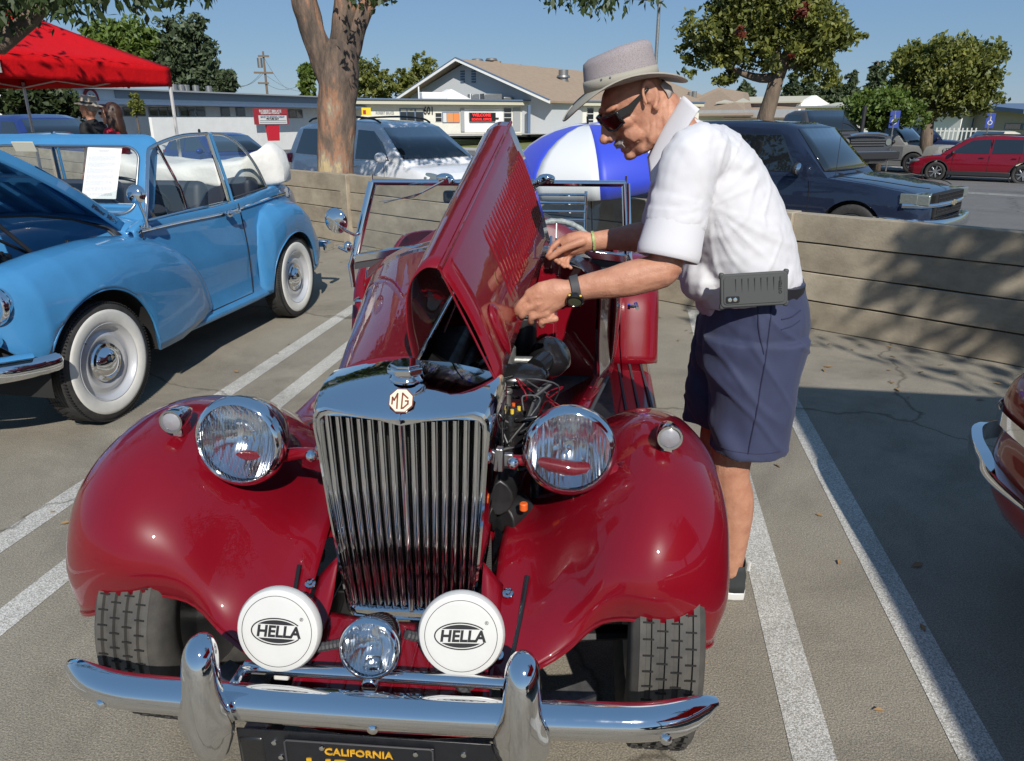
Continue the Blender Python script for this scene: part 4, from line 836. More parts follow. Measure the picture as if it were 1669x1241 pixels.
for x in(-.3,-.1,.1,.3): B().box((x,-.5,-.035),(.05,.85,.02)).obj('bonnet_rib',M['blue'],bn,bevel=.006)
B().box((0,-.45,-.04),(.9,.06,.02)).obj('bonnet_rib',M['blue'],bn,bevel=.006)
B().tube([(.503,-.02,-.049),(.500,-.35,-.049),(.472,-.6,-.059)],.004,6).obj('bonnet_edge_moulding',M['chrome'],bn)
text('bonnet_script','Minor 1000',.034,plane_frame((.5075,-.16,-.078),(0,1,0),(0,0,1)),M['chrome'],bn,.0012,shear=.35,sx=1.2)
B().tube([(.49,-.0,-.06),(.50,.05,-.09)],.008,6).obj('bonnet_hinge',M['steel'],bn)
# windscreen frame
def rrect(x0,x1,z0,z1,r,n=6,shift=0):
    pts=[]
    for cx,cz,a0 in((x1-r,z0+r,-90),(x1-r,z1-r,0),(x0+r,z1-r,90),(x0+r,z0+r,180)):
        for k in range(n+1): a=R(a0+90*k/n); pts.append((cx+r*math.cos(a),cz+r*math.sin(a)))
    return pts
def wsp(u,v,off=0): # u across -1..1, v 0..1 up
    y=.60+.24*v-.0*abs(u); hw=.60-.055*v; z=.90+.455*v-.018*abs(u)**3*v
    return Vector((u*hw,y+.055*u*u+off,z+off*.45))
outer=rrect(-1,1,0,1,.14); inner=rrect(-.865,.865,.115,.90,.15)
b=B(); b.loft([[wsp(*p,.0) for p in inner],[wsp(*p,-.016) for p in inner],[wsp(p[0]*.99,p[1]*.985,-.018) for p in outer],[wsp(*p,.0) for p in outer],[wsp(*p,.03) for p in outer],[wsp(*p,.03) for p in inner],[wsp(*p,.0) for p in inner]],False)
b.obj('windscreen_frame',M['blue'],MM,smooth=50)
B().tube([wsp(*p,-.020) for p in inner+[inner[0]]],.008,8).obj('windscreen_trim',M['steel'],MM,smooth=60)
B().grid([[wsp(*p,.005) for p in inner[:14]],[wsp(*p,.005) for p in (inner[14:]+[])[::-1]]]).obj('windscreen_glass',M['glass'],MM)
B().tube([wsp(-.4,.14,-.03),wsp(.1,.17,-.03)],.006,6).tube([wsp(.2,.14,-.03),wsp(.62,.16,-.03)],.006,6).obj('wiper',M['black'],MM)
# page behind the glass
pg=plane_frame(wsp(.45,.53,.03),(1,.04,0),(0,.42,1))
page=B().prism([(-.105,-.15),(.105,-.15),(.118,.15),(-.092,.15)],.001,pg).obj('paper_notice',mat('paper',(.80,.81,.80),.7),MM); 
page.parent=None; page.location=(-3.25,3.15,0); page.rotation_euler=(0,0,R(-.7)); tag(page,'white printed page propped inside the blue convertible windscreen','notice')
rr_=random.Random(3); ink=mat('grey_print',(.30,.31,.33),.7)
b=B()
def tl(x0,x1,y): 
    b.poly([pg@Vector((x0+y*.043,y-.0009,-.0012)),pg@Vector((x1+y*.043,y-.0009,-.0012)),pg@Vector((x1+y*.043,y+.0009,-.0012)),pg@Vector((x0+y*.043,y+.0009,-.0012))])
    b.poly([pg@Vector((x0+y*.043,y-.0009,.0022)),pg@Vector((x1+y*.043,y-.0009,.0022)),pg@Vector((x1+y*.043,y+.0009,.0022)),pg@Vector((x0+y*.043,y+.0009,.0022))])
tl(-.03,.04,.128); tl(-.025,.035,.122); y=.105; k=0
while y>-.13:
    x=-.085; lim=.085 if k%5 else .03
    while x<lim: wl=rr_.uniform(.006,.02); tl(x,min(x+wl,lim),y); x+=wl+.003
    y-=.0058 if k%5 else .012; k+=1
o=b.obj('printed_lines',ink,page,smooth=0); o['kind']='stuff'
# side window frames, right and left
for sg in(1,-1):
    P=lambda *q:[Vector((x*sg,y,z)) for x,y,z in q]
    fr_=[Vector(v) for v in catmull(P((.605,.60,.90),(.60,.66,1.05),(.575,.76,1.25),(.565,.83,1.295),(.56,1.10,1.342),(.56,1.40,1.352)),5)]
    B().tube(fr_,.011,8).obj('door_window_frame',M['chrome'],MM,smooth=60)
    B().tube(P((.56,1.40,1.352),(.60,1.46,1.0),(.61,1.47,.91)),.012,8).obj('window_post',M['chrome'],MM); B().tube(P((.56,1.44,1.352),(.60,1.51,1.0),(.61,1.52,.91)),.010,8).obj('window_post',M['blue'],MM)
    B().tube(P((.568,.86,1.305),(.60,.98,1.05),(.608,1.0,.92)),.008,8).obj('quarterlight_post',M['chrome'],MM)
    B().tube(P((.61,.62,.915),(.612,1.0,.925),(.612,1.47,.93)),.007,6).obj('window_rail',M['chrome'],MM)
    qf=[Vector(v) for v in catmull(P((.56,1.44,1.352),(.56,1.62,1.335),(.57,1.80,1.25),(.58,1.94,1.12),(.60,2.02,.97)),5)]
    B().tube(qf,.010,8).obj('rear_window_frame',M['chrome'],MM,smooth=60)
    B().tube(P((.605,1.52,.945),(.60,2.02,.972)),.006,6).obj('window_rail',M['trim'],MM)
    n=len(fr_); low=[Vector((.607*sg,p.y,.915)) for p in fr_]
    B().grid([fr_,low]).obj('door_glass',M['glass'],MM,smooth=180)
    low=[Vector((.605*sg,p.y,.95)) for p in qf]; B().grid([qf,low]).obj('rear_side_glass',M['glass'],MM,smooth=180)
    B().lathe([(.0001,.03),(.03,.026),(.045,.014),(.05,0),(.046,-.003),(.0001,-.002)],28,M=frame(( .74*sg,.30,1.075),(.12*sg,-1,.12))).tube(P((.735,.31,1.05),(.715,.37,.96),(.68,.42,.90)),[.008,.007,.014],8).ball((.668*sg,.43,.885),(.02,.045,.014)).obj('wing_mirror',M['chrome'],MM,smooth=50)
mmm=[o for o in MM.children if o.name.startswith('wing_mirror')]
for o in mmm: o.location=(-.03*(1 if o.data.vertices[0].co.x>0 else -1),.12,.0)
# interior
B().box((0,1.5,.30),(1.2,2.0,.02)).obj('cabin_floor',M['grey'],MM)
B().box((0,.72,.93),(1.1,.08,.12)).obj('dashboard',M['blue'],MM,bevel=.02)
for x in(-.3,.3):
    B().box((x,1.32,.86),(.46,.12,.42),rot=(-.2,0,0)).obj('front_seat',M['darkseat'],MM,bevel=.05,seg=4)
B().box((0,1.95,.90),(1.1,.14,.30),rot=(-.1,0,0)).obj('rear_seat',M['darkseat'],MM,bevel=.05,seg=4)
wm=frame((.30,.98,1.0),(0,.5,.6)); B().tube([wm@Vector((.19*math.cos(a),.19*math.sin(a),0)) for a in np.linspace(0,2*PI,40)],.010,8).obj('steering_wheel',M['black'],MM,smooth=60)
B().box((-.23,.80,1.29),(.14,.006,.06),rot=(.4,0,0)).obj('sun_visor',mat('cream_vinyl',(.6,.57,.45),.6),MM,bevel=.002)
# folded white hood cover
rows=[]
hoodp=np.array([(-.66,2.02,2.34,.99,1.15),(-.60,1.9,2.44,.975,1.20),(-.3,1.85,2.5,.97,1.15),(0,1.84,2.52,.97,1.14),(.3,1.88,2.5,.97,1.15),(.46,1.96,2.46,.97,1.18),(.56,2.08,2.38,.975,1.27),(.63,2.14,2.34,.985,1.22),(.66,2.18,2.30,1.0,1.12)])
rnd=random.Random(5); b=B(); rings=[]
for x in np.linspace(-.66,.66,40):
    y0,y1,z0,z1=[np.interp(x,hoodp[:,0],hoodp[:,i]) for i in(1,2,3,4)]; ring=[]
    for k in range(28):
        a=2*PI*k/28; c,s=math.cos(a),math.sin(a); rr=lambda q:math.copysign(abs(q)**.42,q)
        y=(y0+y1)/2+(y1-y0)/2*rr(c); z=(z0+z1)/2+(z1-z0)/2*rr(s)
        n_=noise.noise(Vector((x*4,y*9,z*9)))*.030+noise.noise(Vector((x*10,y*4,z*26)))*.016
        ring.append((x,y+c*n_,z+s*n_-(.05*c if c<0 else 0)*0))
    rings.append(ring)
b.loft(rings).obj('folded_hood_cover',M['canvas'],MM,smooth=180)
# tail
B().grid(smooth_rows([[(-.56,2.3,.96),(-.25,2.35,.975),(0,2.36,.98),(.25,2.35,.975),(.56,2.3,.96)],[(-.46,2.65,.88),(-.2,2.72,.91),(0,2.73,.92),(.2,2.72,.91),(.46,2.65,.88)],[(-.42,2.92,.68),(-.2,3.0,.70),(0,3.01,.70),(.2,3.0,.70),(.42,2.92,.68)],[(-.46,2.98,.4),(-.2,3.06,.4),(0,3.07,.4),(.2,3.06,.4),(.46,2.98,.4)]],5,5)).obj('boot_lid',M['blue'],MM,smooth=180,solid=.006)
B().box((.48,2.95,.42),(.34,.03,.06)).box((.67,2.86,.42),(.03,.18,.06)).box((-.1,2.98,.42),(.9,.03,.06)).obj('rear_bumper',M['chrome'],MM,bevel=.01)
# ================= THE MAN =================
MAN=empty('person',(.34,2.12,0),0,'man in white polo, navy shorts and sun hat holding the red bonnet','person')
def mp_(p): return Vector(p)-Vector((.34,2.12,0))
M['skin']=mat('tanned_skin',(.53,.275,.18),.5,col2=(.39,.175,.11),vscale=22,bump=.55,bscale=150,bdist=.0025,detail=6,sss=.06,spec=.4)
M['shirt']=mat('white_pique',(.60,.60,.63),.85,bump=.35,bscale=420,bdist=.001,sheen=.2)
M['navy']=mat('navy_cotton',(.030,.038,.088),.8,var=.10,vscale=8,bump=.3,bscale=500,bdist=.001,sheen=.1)
M['hair']=mat('grey_hair',(.36,.33,.30),.7,var=.4,vscale=60,bump=1,bscale=160,stretch=(1,.2,.2))
M['hatmesh']=mat('hat_mesh',(.22,.20,.21),.9)
M['hatfab']=mat('hat_canvas',(.33,.31,.26),.85,bump=.3,bscale=300)
_t=M['hatmesh'].node_tree; _p=_t.nodes['Principled BSDF']; _c=node(_t,'ShaderNodeTexCoord'); _v=node(_t,'ShaderNodeTexVoronoi'); setin(_v,Scale=420,Randomness=1); _r=node(_t,'ShaderNodeValToRGB')
_r.color_ramp.elements[0].position=.18; _r.color_ramp.elements[1].position=.42; _r.color_ramp.elements[0].color=(.12,.105,.11,1); _r.color_ramp.elements[1].color=(.31,.275,.285,1)
_t.links.new(_c.outputs['Object'],_v.inputs['Vector']); _t.links.new(_v.outputs['Distance'],_r.inputs[0]); _t.links.new(_r.outputs[0],_p.inputs['Base Color'])
def remesh(o,vox,it=4,fac=.5,shade=True):
    m=o.modifiers.new('r','REMESH'); m.mode='VOXEL'; m.voxel_size=vox; m.use_smooth_shade=shade
    s=o.modifiers.new('s','SMOOTH'); s.factor=fac; s.iterations=it
    bake(o); o.data.shade_smooth(); return o
def oval(c,t,side,ra,rb,n=20,pw=1):
    "ring of radii ra along side, rb across, perpendicular to t"
    t=Vector(t).normalized(); s=Vector(side); s=(s-t*s.dot(t)).normalized(); u=t.cross(s)
    f=lambda q:math.copysign(abs(q)**pw,q)
    return [Vector(c)+s*ra*f(math.cos(2*PI*k/n))+u*rb*f(math.sin(2*PI*k/n)) for k in range(n)]
def limb(b,pts,rad,side=(0,1,0),n=18):
    "pts centres, rad list of (ra along side, rb)"
    k=5; P=[Vector(p) for p in catmull(pts,k)]; Q=catmull([r if isinstance(r,tuple) else (r,r) for r in rad],k)
    rings=[]
    for i,p in enumerate(P):
        t=P[min(i+1,len(P)-1)]-P[max(i-1,0)]
        rings.append(oval(p,t,side,Q[i][0],Q[i][1],n))
    b.loft(rings); b.ball(P[0],min(Q[0])*.98,10,8); b.ball(P[-1],min(Q[-1])*.98,10,8)
# joints
SN=Vector((.135,1.965,1.345)); EN=Vector((.088,1.90,1.085)); WN_=Vector((-.150,1.872,1.028))
SF=Vector((.135,2.335,1.345)); EF=Vector((.105,2.42,1.105)); WF=Vector((-.122,2.385,1.075))
b=B()
# torso under the clothes
limb(b,[(.35,2.14,.93),(.33,2.14,1.02),(.29,2.14,1.14),(.235,2.145,1.24),(.175,2.15,1.33),(.11,2.15,1.39)],[(.165,.115),(.155,.115),(.16,.125),(.165,.125),(.165,.11),(.09,.07)])
# neck
limb(b,[(.12,2.15,1.385),(.075,2.148,1.435),(.045,2.145,1.475)],[(.075,.07),(.064,.066),(.060,.064)])
for yo,k in((2.06,1),(2.235,-1)):
    foot=.30 if k>0 else .33
    kn=(.325,yo,.48) if k>0 else (.31,yo+.02,.48)
    an=(.365,2.10,.09) if k>0 else (.385,2.30,.09)
    limb(b,[(.355,yo,.93),(.345,yo,.72),kn,(kn[0]+.025,(yo+an[1])/2,.33),an],[(.095,.10),(.08,.085),(.055,.058),(.056,.062),(.033,.038)])
# arms
for S_,E_,W_,q in((SN,EN,WN_,-1),(SF,EF,WF,1)):
    limb(b,[S_,L3(S_,E_,.5),E_],[(.052,.055),(.046,.048),(.040,.043)])
    mid=L3(E_,W_,.35)+Vector((0,0,-.004))
    limb(b,[E_,mid,L3(E_,W_,.75),W_],[(.041,.043),(.040,.046),(.030,.034),(.022,.030)],side=(0,1,0))
def finger(b,pts,r0,r1):
    P=catmull(pts,4); n=len(P); b.tube(P,[r0+(r1-r0)*i/(n-1) for i in range(n)],10); b.ball(P[-1],r1*1.02,8,6); b.ball(P[0],r0,8,6)
# near hand: back of the hand towards the camera, fingers curled round the panel's lower edge
PK=[Vector(p) for p in(aty(868,497,1.852),aty(866,515,1.838),aty(878,530,1.832),aty(893,536,1.84))]   # knuckles index..little (index far/top-left)
hc=WN_
b.loft([oval(hc,(-1,0,-.25),(0,1,0),.024,.030,16),oval(hc+Vector((-.03,-.004,-.006)),(-1,0,-.3),(0,1,0),.026,.040,16),oval(hc+Vector((-.062,-.010,-.018)),(-1,0,-.5),(0,1,0),.023,.046,16),oval(hc+Vector((-.088,-.012,-.036)),(-1,0,-.7),(0,1,0),.018,.044,16),oval(hc+Vector((-.098,-.008,-.046)),(-1,0,-.8),(0,1,0),.012,.036,16)])
# fingers go down-left to the edge, unequal and bent
fb=[(-.108,-.014,-.018,.0105),(-.104,-.020,-.044,.0108),(-.090,-.021,-.066,.0102),(-.068,-.018,-.080,.009)]
ft=[((-.022,-.001,-.024),(-.030,.012,-.046)),((-.016,.006,-.022),(-.020,.026,-.034)),((-.008,.010,-.018),(-.008,.030,-.022)),((-.003,.010,-.014),(.000,.028,-.016))]
for (x,y,z,r),(m1,m2) in zip(fb,ft):
    k0=hc+Vector((x,y,z)); finger(b,[k0+Vector((.035,.0,.010)),k0,k0+Vector(m1),k0+Vector(m2)],r*1.1,r*.78); b.ball(k0,(r*1.12,r*1.0,r*1.12),10,8)
finger(b,[hc+Vector((-.02,.022,.004)),hc+Vector((-.060,.034,-.010)),hc+Vector((-.098,.036,-.036)),hc+Vector((-.128,.030,-.062))],.0150,.0105)
# tendons on the back of the hand
for x,y,z,r in fb[:3]:
    b.tube([hc+Vector((-.03,-.026,-.004+z*.15)),hc+Vector((x*.75,-.030,z*.72)),hc+Vector((x,y-.004,z))],.0042,6)
# far hand: thumb side up, fingertips pinching the panel's handle, others curled below
hc=WF
b.loft([oval(hc,(-1,0,-.05),(0,1,0),.022,.028,16),oval(hc+Vector((-.035,.0,.0)),(-1,0,-.1),(0,1,0),.026,.036,16),oval(hc+Vector((-.07,-.006,-.008)),(-1,0,-.3),(0,1,0),.024,.036,16),oval(hc+Vector((-.094,-.006,-.020)),(-1,0,-.5),(0,1,0),.014,.026,16)])
finger(b,[hc+Vector((-.06,.0,.018)),hc+Vector((-.100,-.002,.004)),hc+Vector((-.128,-.014,-.022)),hc+Vector((-.140,-.026,-.046))],.0115,.0085)
finger(b,[hc+Vector((-.03,-.022,.004)),hc+Vector((-.065,-.036,-.008)),hc+Vector((-.100,-.036,-.026)),hc+Vector((-.132,-.034,-.050))],.0145,.010)
for i,(dx,dz) in enumerate(((-.098,-.030),(-.080,-.042),(-.060,-.046))):
    k0=hc+Vector((dx,-.004,dz)); r=.0105-.0007*i
    finger(b,[k0+Vector((.03,.0,.016)),k0+Vector((-.008,.002,.0)),k0+Vector((-.018,-.012,-.026)),k0+Vector((-.004,-.030,-.034))],r,r*.8)
# head: local x forward (nose), y to his left, z up
HM=Matrix.Translation((.002,2.145,1.492))@Matrix.Rotation(PI,4,'Z')@Matrix.Rotation(R(16),4,'Z')@Matrix.Rotation(R(33),4,'Y')@Matrix.Scale(1.04,4)
sec=[(.082,.0,-.02,.02),(.078,.045,-.045,.040),(.070,.062,-.030,.050),(.056,.080,-.048,.063),(.04,.091,-.056,.070),(.02,.096,-.066,.0735),(.0,.093,-.074,.0735),(-.02,.092,-.079,.071),(-.045,.090,-.074,.068),(-.065,.089,-.066,.064),(-.082,.088,-.046,.059),(-.098,.086,-.018,.051),(-.110,.080,.012,.038),(-.119,.068,.036,.022)]
b.at(HM); rings=[]
for z,xf,xb,wd in sec[::-1]:
    ring=[]
    for k in range(32):
        a=2*PI*k/32; c,s=math.cos(a),math.sin(a); cx=(xf+xb)/2-.012; 
        x=cx+(xf-cx)*max(0,c)**.95 if c>0 else cx-(cx-xb)*abs(c)**.9
        y=wd*math.copysign(abs(s)**(.78),s)*(1-.10*max(0,c)**2)
        ring.append((x,y,z))
    rings.append(ring)
b.loft(rings)
# nose, brow, cheeks, jaw, lips, chin
b.loft([[(.090,-.010,.022),(.100,0,.026),(.090,.010,.022),(.08,0,.02)],[(.094,-.014,.004),(.117,0,.004),(.094,.014,.004),(.08,0,.0)],[(.090,-.020,-.020),(.136,0,-.024),(.090,.020,-.020),(.08,0,-.02)],[(.090,-.022,-.036),(.135,0,-.040),(.090,.022,-.036),(.08,0,-.04)],[(.09,-.014,-.046),(.118,0,-.052),(.09,.014,-.046),(.08,0,-.048)]])
b.ball((.126,0,-.033),(.014,.013,.013)); b.ball((.108,.016,-.038),(.015,.009,.010)); b.ball((.108,-.016,-.038),(.015,.009,.010))
for q in(1,-1):
    b.ball((.082,.032*q,.028),(.018,.03,.010),12,8,rot=(0,0,.25*q)); b.ball((.062,.050*q,-.016),(.030,.018,.022)); b.ball((.056,.045*q,-.052),(.034,.017,.030))
    b.ball((.0,.058*q,-.075),(.05,.014,.030),12,8,rot=(0,.5,0)); b.ball((.040,.045*q,-.098),(.04,.012,.015),12,8,rot=(0,.25,-.5*q))
    # ear: rim, lobe, bowl
    ex=-.012; er=[Vector((ex+.004-.018*math.cos(a)-.006*math.sin(a),(.078+.008*abs(math.sin(a*.5)))*q,.008+.032*math.sin(a)*(1 if math.sin(a)>0 else .95))) for a in np.linspace(-.55*PI,1.15*PI,16)]
    b.tube(er,[.0045+.001*math.sin(PI*i/15) for i in range(16)],8)
    b.ball((ex+.004,.078*q,-.026),(.009,.006,.012)); b.ball((ex-.004,.075*q,.008),(.017,.007,.028),12,8,rot=(0,.15,0)); b.ball((ex+.012,.075*q,.0),(.006,.006,.010))
b.ball((.094,0,-.062),(.012,.024,.009)); b.ball((.096,0,-.070),(.010,.022,.0055)); b.ball((.093,0,-.083),(.011,.021,.007)); b.ball((.086,0,-.102),(.018,.022,.016))
b.at(Matrix.Identity(4))
body=b.obj('body',M['skin'],None,recalc=True); remesh(body,.0034,6,.5)
# fine creases on face and neck, muscle unevenness on arms
co_=np.empty(len(body.data.vertices)*3); body.data.vertices.foreach_get('co',co_); co_=co_.reshape(-1,3)
nn=np.empty(len(co_)*3); body.data.vertices.foreach_get('normal',nn); nn=nn.reshape(-1,3)
hmi=HM.inverted()
for i,(p,n) in enumerate(zip(co_,nn)):
    v=Vector(p); d=0
    if p[2]>1.30 and p[0]<.16:
        l=hmi@v
        d+=.0012*noise.noise(l*60)
        if l.z<.0: d-=.0016*max(0,math.sin(l.x*260+l.z*120+noise.noise(l*18)*4))*max(0,min(1,(-l.z)/.05))*(1 if l.x<.05 else .5)
        # crease from nose wing to mouth corner
        for(ax,az,bx,bz) in((.098,-.036,.074,-.082),(.060,.0,.045,-.055)):
            A=Vector((ax,az)); Bv=Vector((bx,bz)); P=Vector((l.x,l.z)); tt=max(0,min(1,(P-A).dot(Bv-A)/(Bv-A).length_squared)); dd=(P-(A+(Bv-A)*tt)).length
            if abs(l.y)>.018: d-=.0022*math.exp(-(dd/.0035)**2)
        # mouth line
        if l.x>.06 and abs(l.z+.0755)<.01: d-=.0030*math.exp(-((l.z+.0755)/.0022)**2)
    elif p[0]<.11 and p[2]>.95:
        d+=.0022*noise.noise(Vector((p[0]*16,p[1]*40,p[2]*40)))
    if d: co_[i]=p+n*d
co_-=np.array([.34,2.12,0]); body.data.vertices.foreach_set('co',co_.ravel()); body.data.update(); body.parent=MAN
# hair at the temples and moustache
b=B(); b.at(HM)
hr=[]
for z,w_,xb in((.012,.0755,-.0725),(.008,.0755,-.0735),(.002,.0755,-.0755),(-.012,.0738,-.0825),(-.028,.0715,-.080)):
    hr.append([( -.02+(xb+.02)*-0+ (abs(xb)-.02)*math.cos(a)*1.0-.0, w_*math.sin(a), z) for a in np.linspace(PI*.66,PI*1.34,24)])
b.grid(hr).at(Matrix.Identity(4)); h=b.obj('hair',M['hair'],MAN,smooth=180,solid=.002,offset=1); h.location=-MAN.location
b=B(); b.at(HM)
for k in range(120):
    y=(k-59.5)/59.5*.031; z0=-.051-.004*abs(y)/.026; r_=random.Random(k)
    b.tube([(.101-abs(y)*.35,y,z0),(.111-abs(y)*.40,y*1.05,z0-.006),(.110-abs(y)*.43,y*1.12+r_.uniform(-.001,.001),z0-.016-r_.random()*.004)],[.0018,.0015,.0004],5)
o=b.obj('moustache',M['hair'],MAN,smooth=60); o.location=-MAN.location; o['kind']='stuff'
# sunglasses
M['lensdark']=mat('dark_lens',(.010,.004,.004),.08,coat=.3,spec=.3); M['frameb']=mat('black_frame',(.012,.012,.013),.25,coat=.3)
gl=bpy.data.objects.new('sunglasses',None); C.objects.link(gl); gl.parent=MAN; gl.matrix_local=Matrix.Translation(-MAN.location)@HM
for q in(1,-1):
    rows=[]; rim=[]
    for i in range(9):
        th=.12+ (1.12)*i/8; row=[]
        for j in range(7):
            t=j/6; top=.022-.004*(i/8); botm=-.014-.008*math.sin(PI*min(1,(i+1)/8)); z=top+(botm-top)*t
            rx=.114-.006*t; x=-.0+rx*math.cos(th*.62); y=(.080)*math.sin(th*.84)+.006; row.append((x-.002*abs(t-.5),y*q,z))
        rows.append(row)
    B().grid(rows).obj('lens',M['lensdark'],gl,smooth=180,solid=.002)
    rim=[r[0] for r in rows]+rows[-1][1:]+[r[-1] for r in rows[::-1]][1:]+rows[0][::-1][1:]
    B().tube(rim,.0028,8).obj('rim',M['frameb'],gl,smooth=60)
    e0=Vector(rows[-1][1]); 
    B().loft([[e0+Vector((.004,.0015*q*s,dz)) for s,dz in((-1,-.012),(1,-.012),(1,.008),(-1,.008))],[Vector((.048,(.0765+.0015*s)*q,.010+dz)) for s,dz in((-1,-.012),(1,-.012),(1,.007),(-1,.007))],[Vector((.02,(.082+.0015*s)*q,.018+dz)) for s,dz in((-1,-.006),(1,-.006),(1,.004),(-1,.004))],[Vector((-.012,(.083+.0015*s)*q,.024+dz)) for s,dz in((-1,-.004),(1,-.004),(1,.002),(-1,.002))]]).obj('temple_arm',M['frameb'],gl,bevel=.001)
B().tube([(.112,-.012,.014),(.116,0,.016),(.112,.012,.014)],.003,8).obj('bridge',M['frameb'],gl)
# hat
HT=Matrix.Translation(-MAN.location)@Matrix.Translation((-.046,2.145,1.527))@Matrix.Rotation(PI+R(12),4,'Z')@Matrix.Rotation(R(13),4,'Y')@Matrix.Diagonal((.94,.94,.76,1))
hat=bpy.data.objects.new('sun_hat',None); C.objects.link(hat); hat.parent=MAN; hat.matrix_local=HT
def hring(r,z,ax=1.0,dip=0,n=48,fr=0):
    out=[]
    for k in range(n):
        a=2*PI*k/n; c,s=math.cos(a),math.sin(a)
        out.append((r*ax*1.0*c*1.14+fr,r*s,z-dip*(c**2)*(1 if c>0 else .35)+dip*1.0*s*s))
    return out
B().loft([hring(.083,.045),hring(.090,.015),hring(.096,.006,dip=.004),hring(.120,-.002,dip=.016),hring(.143,-.012,dip=.032),hring(.158,-.020,dip=.045)],False).obj('brim',M['hatfab'],hat,smooth=60,solid=.003)
B().tube([Vector(p) for p in hring(.158,-.020,dip=.045)+hring(.158,-.020,dip=.045)[:1]],.0032,6).obj('brim_binding',M['hatfab'],hat,smooth=60)
crown=[]
for r,z in((.0925,.012),(.0915,.04),(.0895,.07),(.0875,.098),(.085,.116),(.070,.128)):
    ring=hring(r,z)
    if z>.06: # front pinch and back droop
        ring=[(x,y*(1-.10*max(0,x/.1)*(z/.12)),zz-.018*max(0,x/.1)*(z/.12)+.006*max(0,-x/.1)) for x,y,zz in ring]
    crown.append(ring)
crown.append([(x*.55,y*.5,z-.006) for x,y,z in crown[-1]]); crown.append([(x*.1,y*.1,z-.004) for x,y,z in crown[-1]])
B().loft(crown,False).obj('crown',M['hatmesh'],hat,smooth=180,solid=.002)
B().loft([hring(.0945,.006),hring(.0945,.030),hring(.0930,.044)],False).obj('hat_band',M['hatfab'],hat,smooth=60,solid=.002)
for a in(.9,1.15): B().lathe([(.003,0),(.003,.001),(.0001,.0015)],8,M=frame((.094*1.14*math.cos(a),.0955*math.sin(a),.038),(math.cos(a),math.sin(a),.1))).obj('eyelet',M['steel'],hat)
# shirt
b=B()
limb(b,[(.335,2.14,.985),(.322,2.14,1.03),(.295,2.14,1.12),(.245,2.145,1.225),(.195,2.15,1.315),(.125,2.15,1.392)],[(.176,.146),(.178,.147),(.184,.143),(.190,.137),(.180,.114),(.093,.064)],n=28)
b.ball((.235,2.145,1.335),(.12,.175,.075),16,12,rot=(0,.75,0))
b.ball((.205,2.14,1.03),(.07,.15,.075),14,10)     # belly fold above the belt
for S_,E_ in((SN,EN),(SF,EF)):
    limb(b,[S_+Vector((.04,(.04 if S_ is SN else -.04),.012)),S_,L3(S_,E_,.40),L3(S_,E_,.60)],[(.070,.080),(.067,.075),(.064,.073),(.063,.074)])
shirt=b.obj('polo_shirt',M['shirt'],None); remesh(shirt,.006,8,.5)
def displace(o,fn):
    n=len(o.data.vertices); c=np.empty(n*3); o.data.vertices.foreach_get('co',c); c=c.reshape(-1,3); nn=np.empty(n*3); o.data.vertices.foreach_get('normal',nn); nn=nn.reshape(-1,3)
    for i in range(n):
        d=fn(Vector(c[i]),Vector(nn[i]))
        c[i]+=nn[i]*d if isinstance(d,float) else np.array(d)
    o.data.vertices.foreach_set('co',c.ravel()); o.data.update()
def shirtfold(p,n):
    # folds fan out from the armpit and gather over the belt
    A=Vector((.20,p.y,1.24)); v=p-A; r=v.length; th=math.atan2(v.z,v.x)
    q_=abs(noise.noise(Vector((th*3.1+p.z*4,r*2.5,7.3)))); d=.017*(max(0,.26-q_))*math.exp(-abs(r-.16)/.18)
    low=max(0,min(1,(1.12-p.z)/.12)); d+=low*.008*noise.noise(Vector((p.x*14+p.z*10,p.y*10,p.z*34)))
    q2=abs(noise.noise(Vector((p.x*5+p.z*3,p.y*5,p.z*9-p.x*11)))); d+=.018*max(0,.16-q2)+.0015*noise.noise(p*45)
    return float(d)
displace(shirt,shirtfold)
shirt.parent=MAN; shirt.location=-MAN.location
# cut the sleeve ends visually with ribbed cuffs
for S_,E_ in((SN,EN),(SF,EF)):
    t=(E_-S_).normalized(); c=L3(S_,E_,.80)
    b=B(); b.loft([oval(c-t*.075,t,(0,1,0),.064,.074,28),oval(c-t*.04,t,(0,1,0),.067,.077,28),oval(c-t*.012,t,(0,1,0),.069,.079,28),oval(c+t*.002,t,(0,1,0),.071,.081,28),oval(c+t*.014,t,(0,1,0),.070,.080,28),oval(c+t*.024,t,(0,1,0),.069,.079,28),oval(c+t*.026,t,(0,1,0),.066,.076,28),oval(c+t*.0,t,(0,1,0),.060,.070,28)],False)
    o=b.obj('sleeve_cuff',M['shirt'],MAN,smooth=60); o.location=-MAN.location
# collar
inner=[(1113,158),(1098,182),(1080,212),(1066,240),(1056,262)]; outer=[(1140,178),(1122,205),(1104,238),(1086,268),(1062,306)]
for q in(1,-1):
    cl=[]
    for (a_,b_),(c_,d_) in zip(inner,outer):
        p=aty(a_,b_,2.085); o_=aty(c_,d_,2.035)
        row=[p+Vector((.012,.006,-.02)),p,L3(p,o_,.12)+Vector((0,-.010,.003)),L3(p,o_,.6)+Vector((0,-.010,0)),o_]
        if q<0: row=[Vector((v.x,4.296-v.y,v.z)) for v in row]
        cl.append(row)
    cl=smooth_rows(cl,3,4)
    o=B().grid(cl).obj('collar',M['shirt'],MAN,smooth=50,solid=.003); o.location=-MAN.location
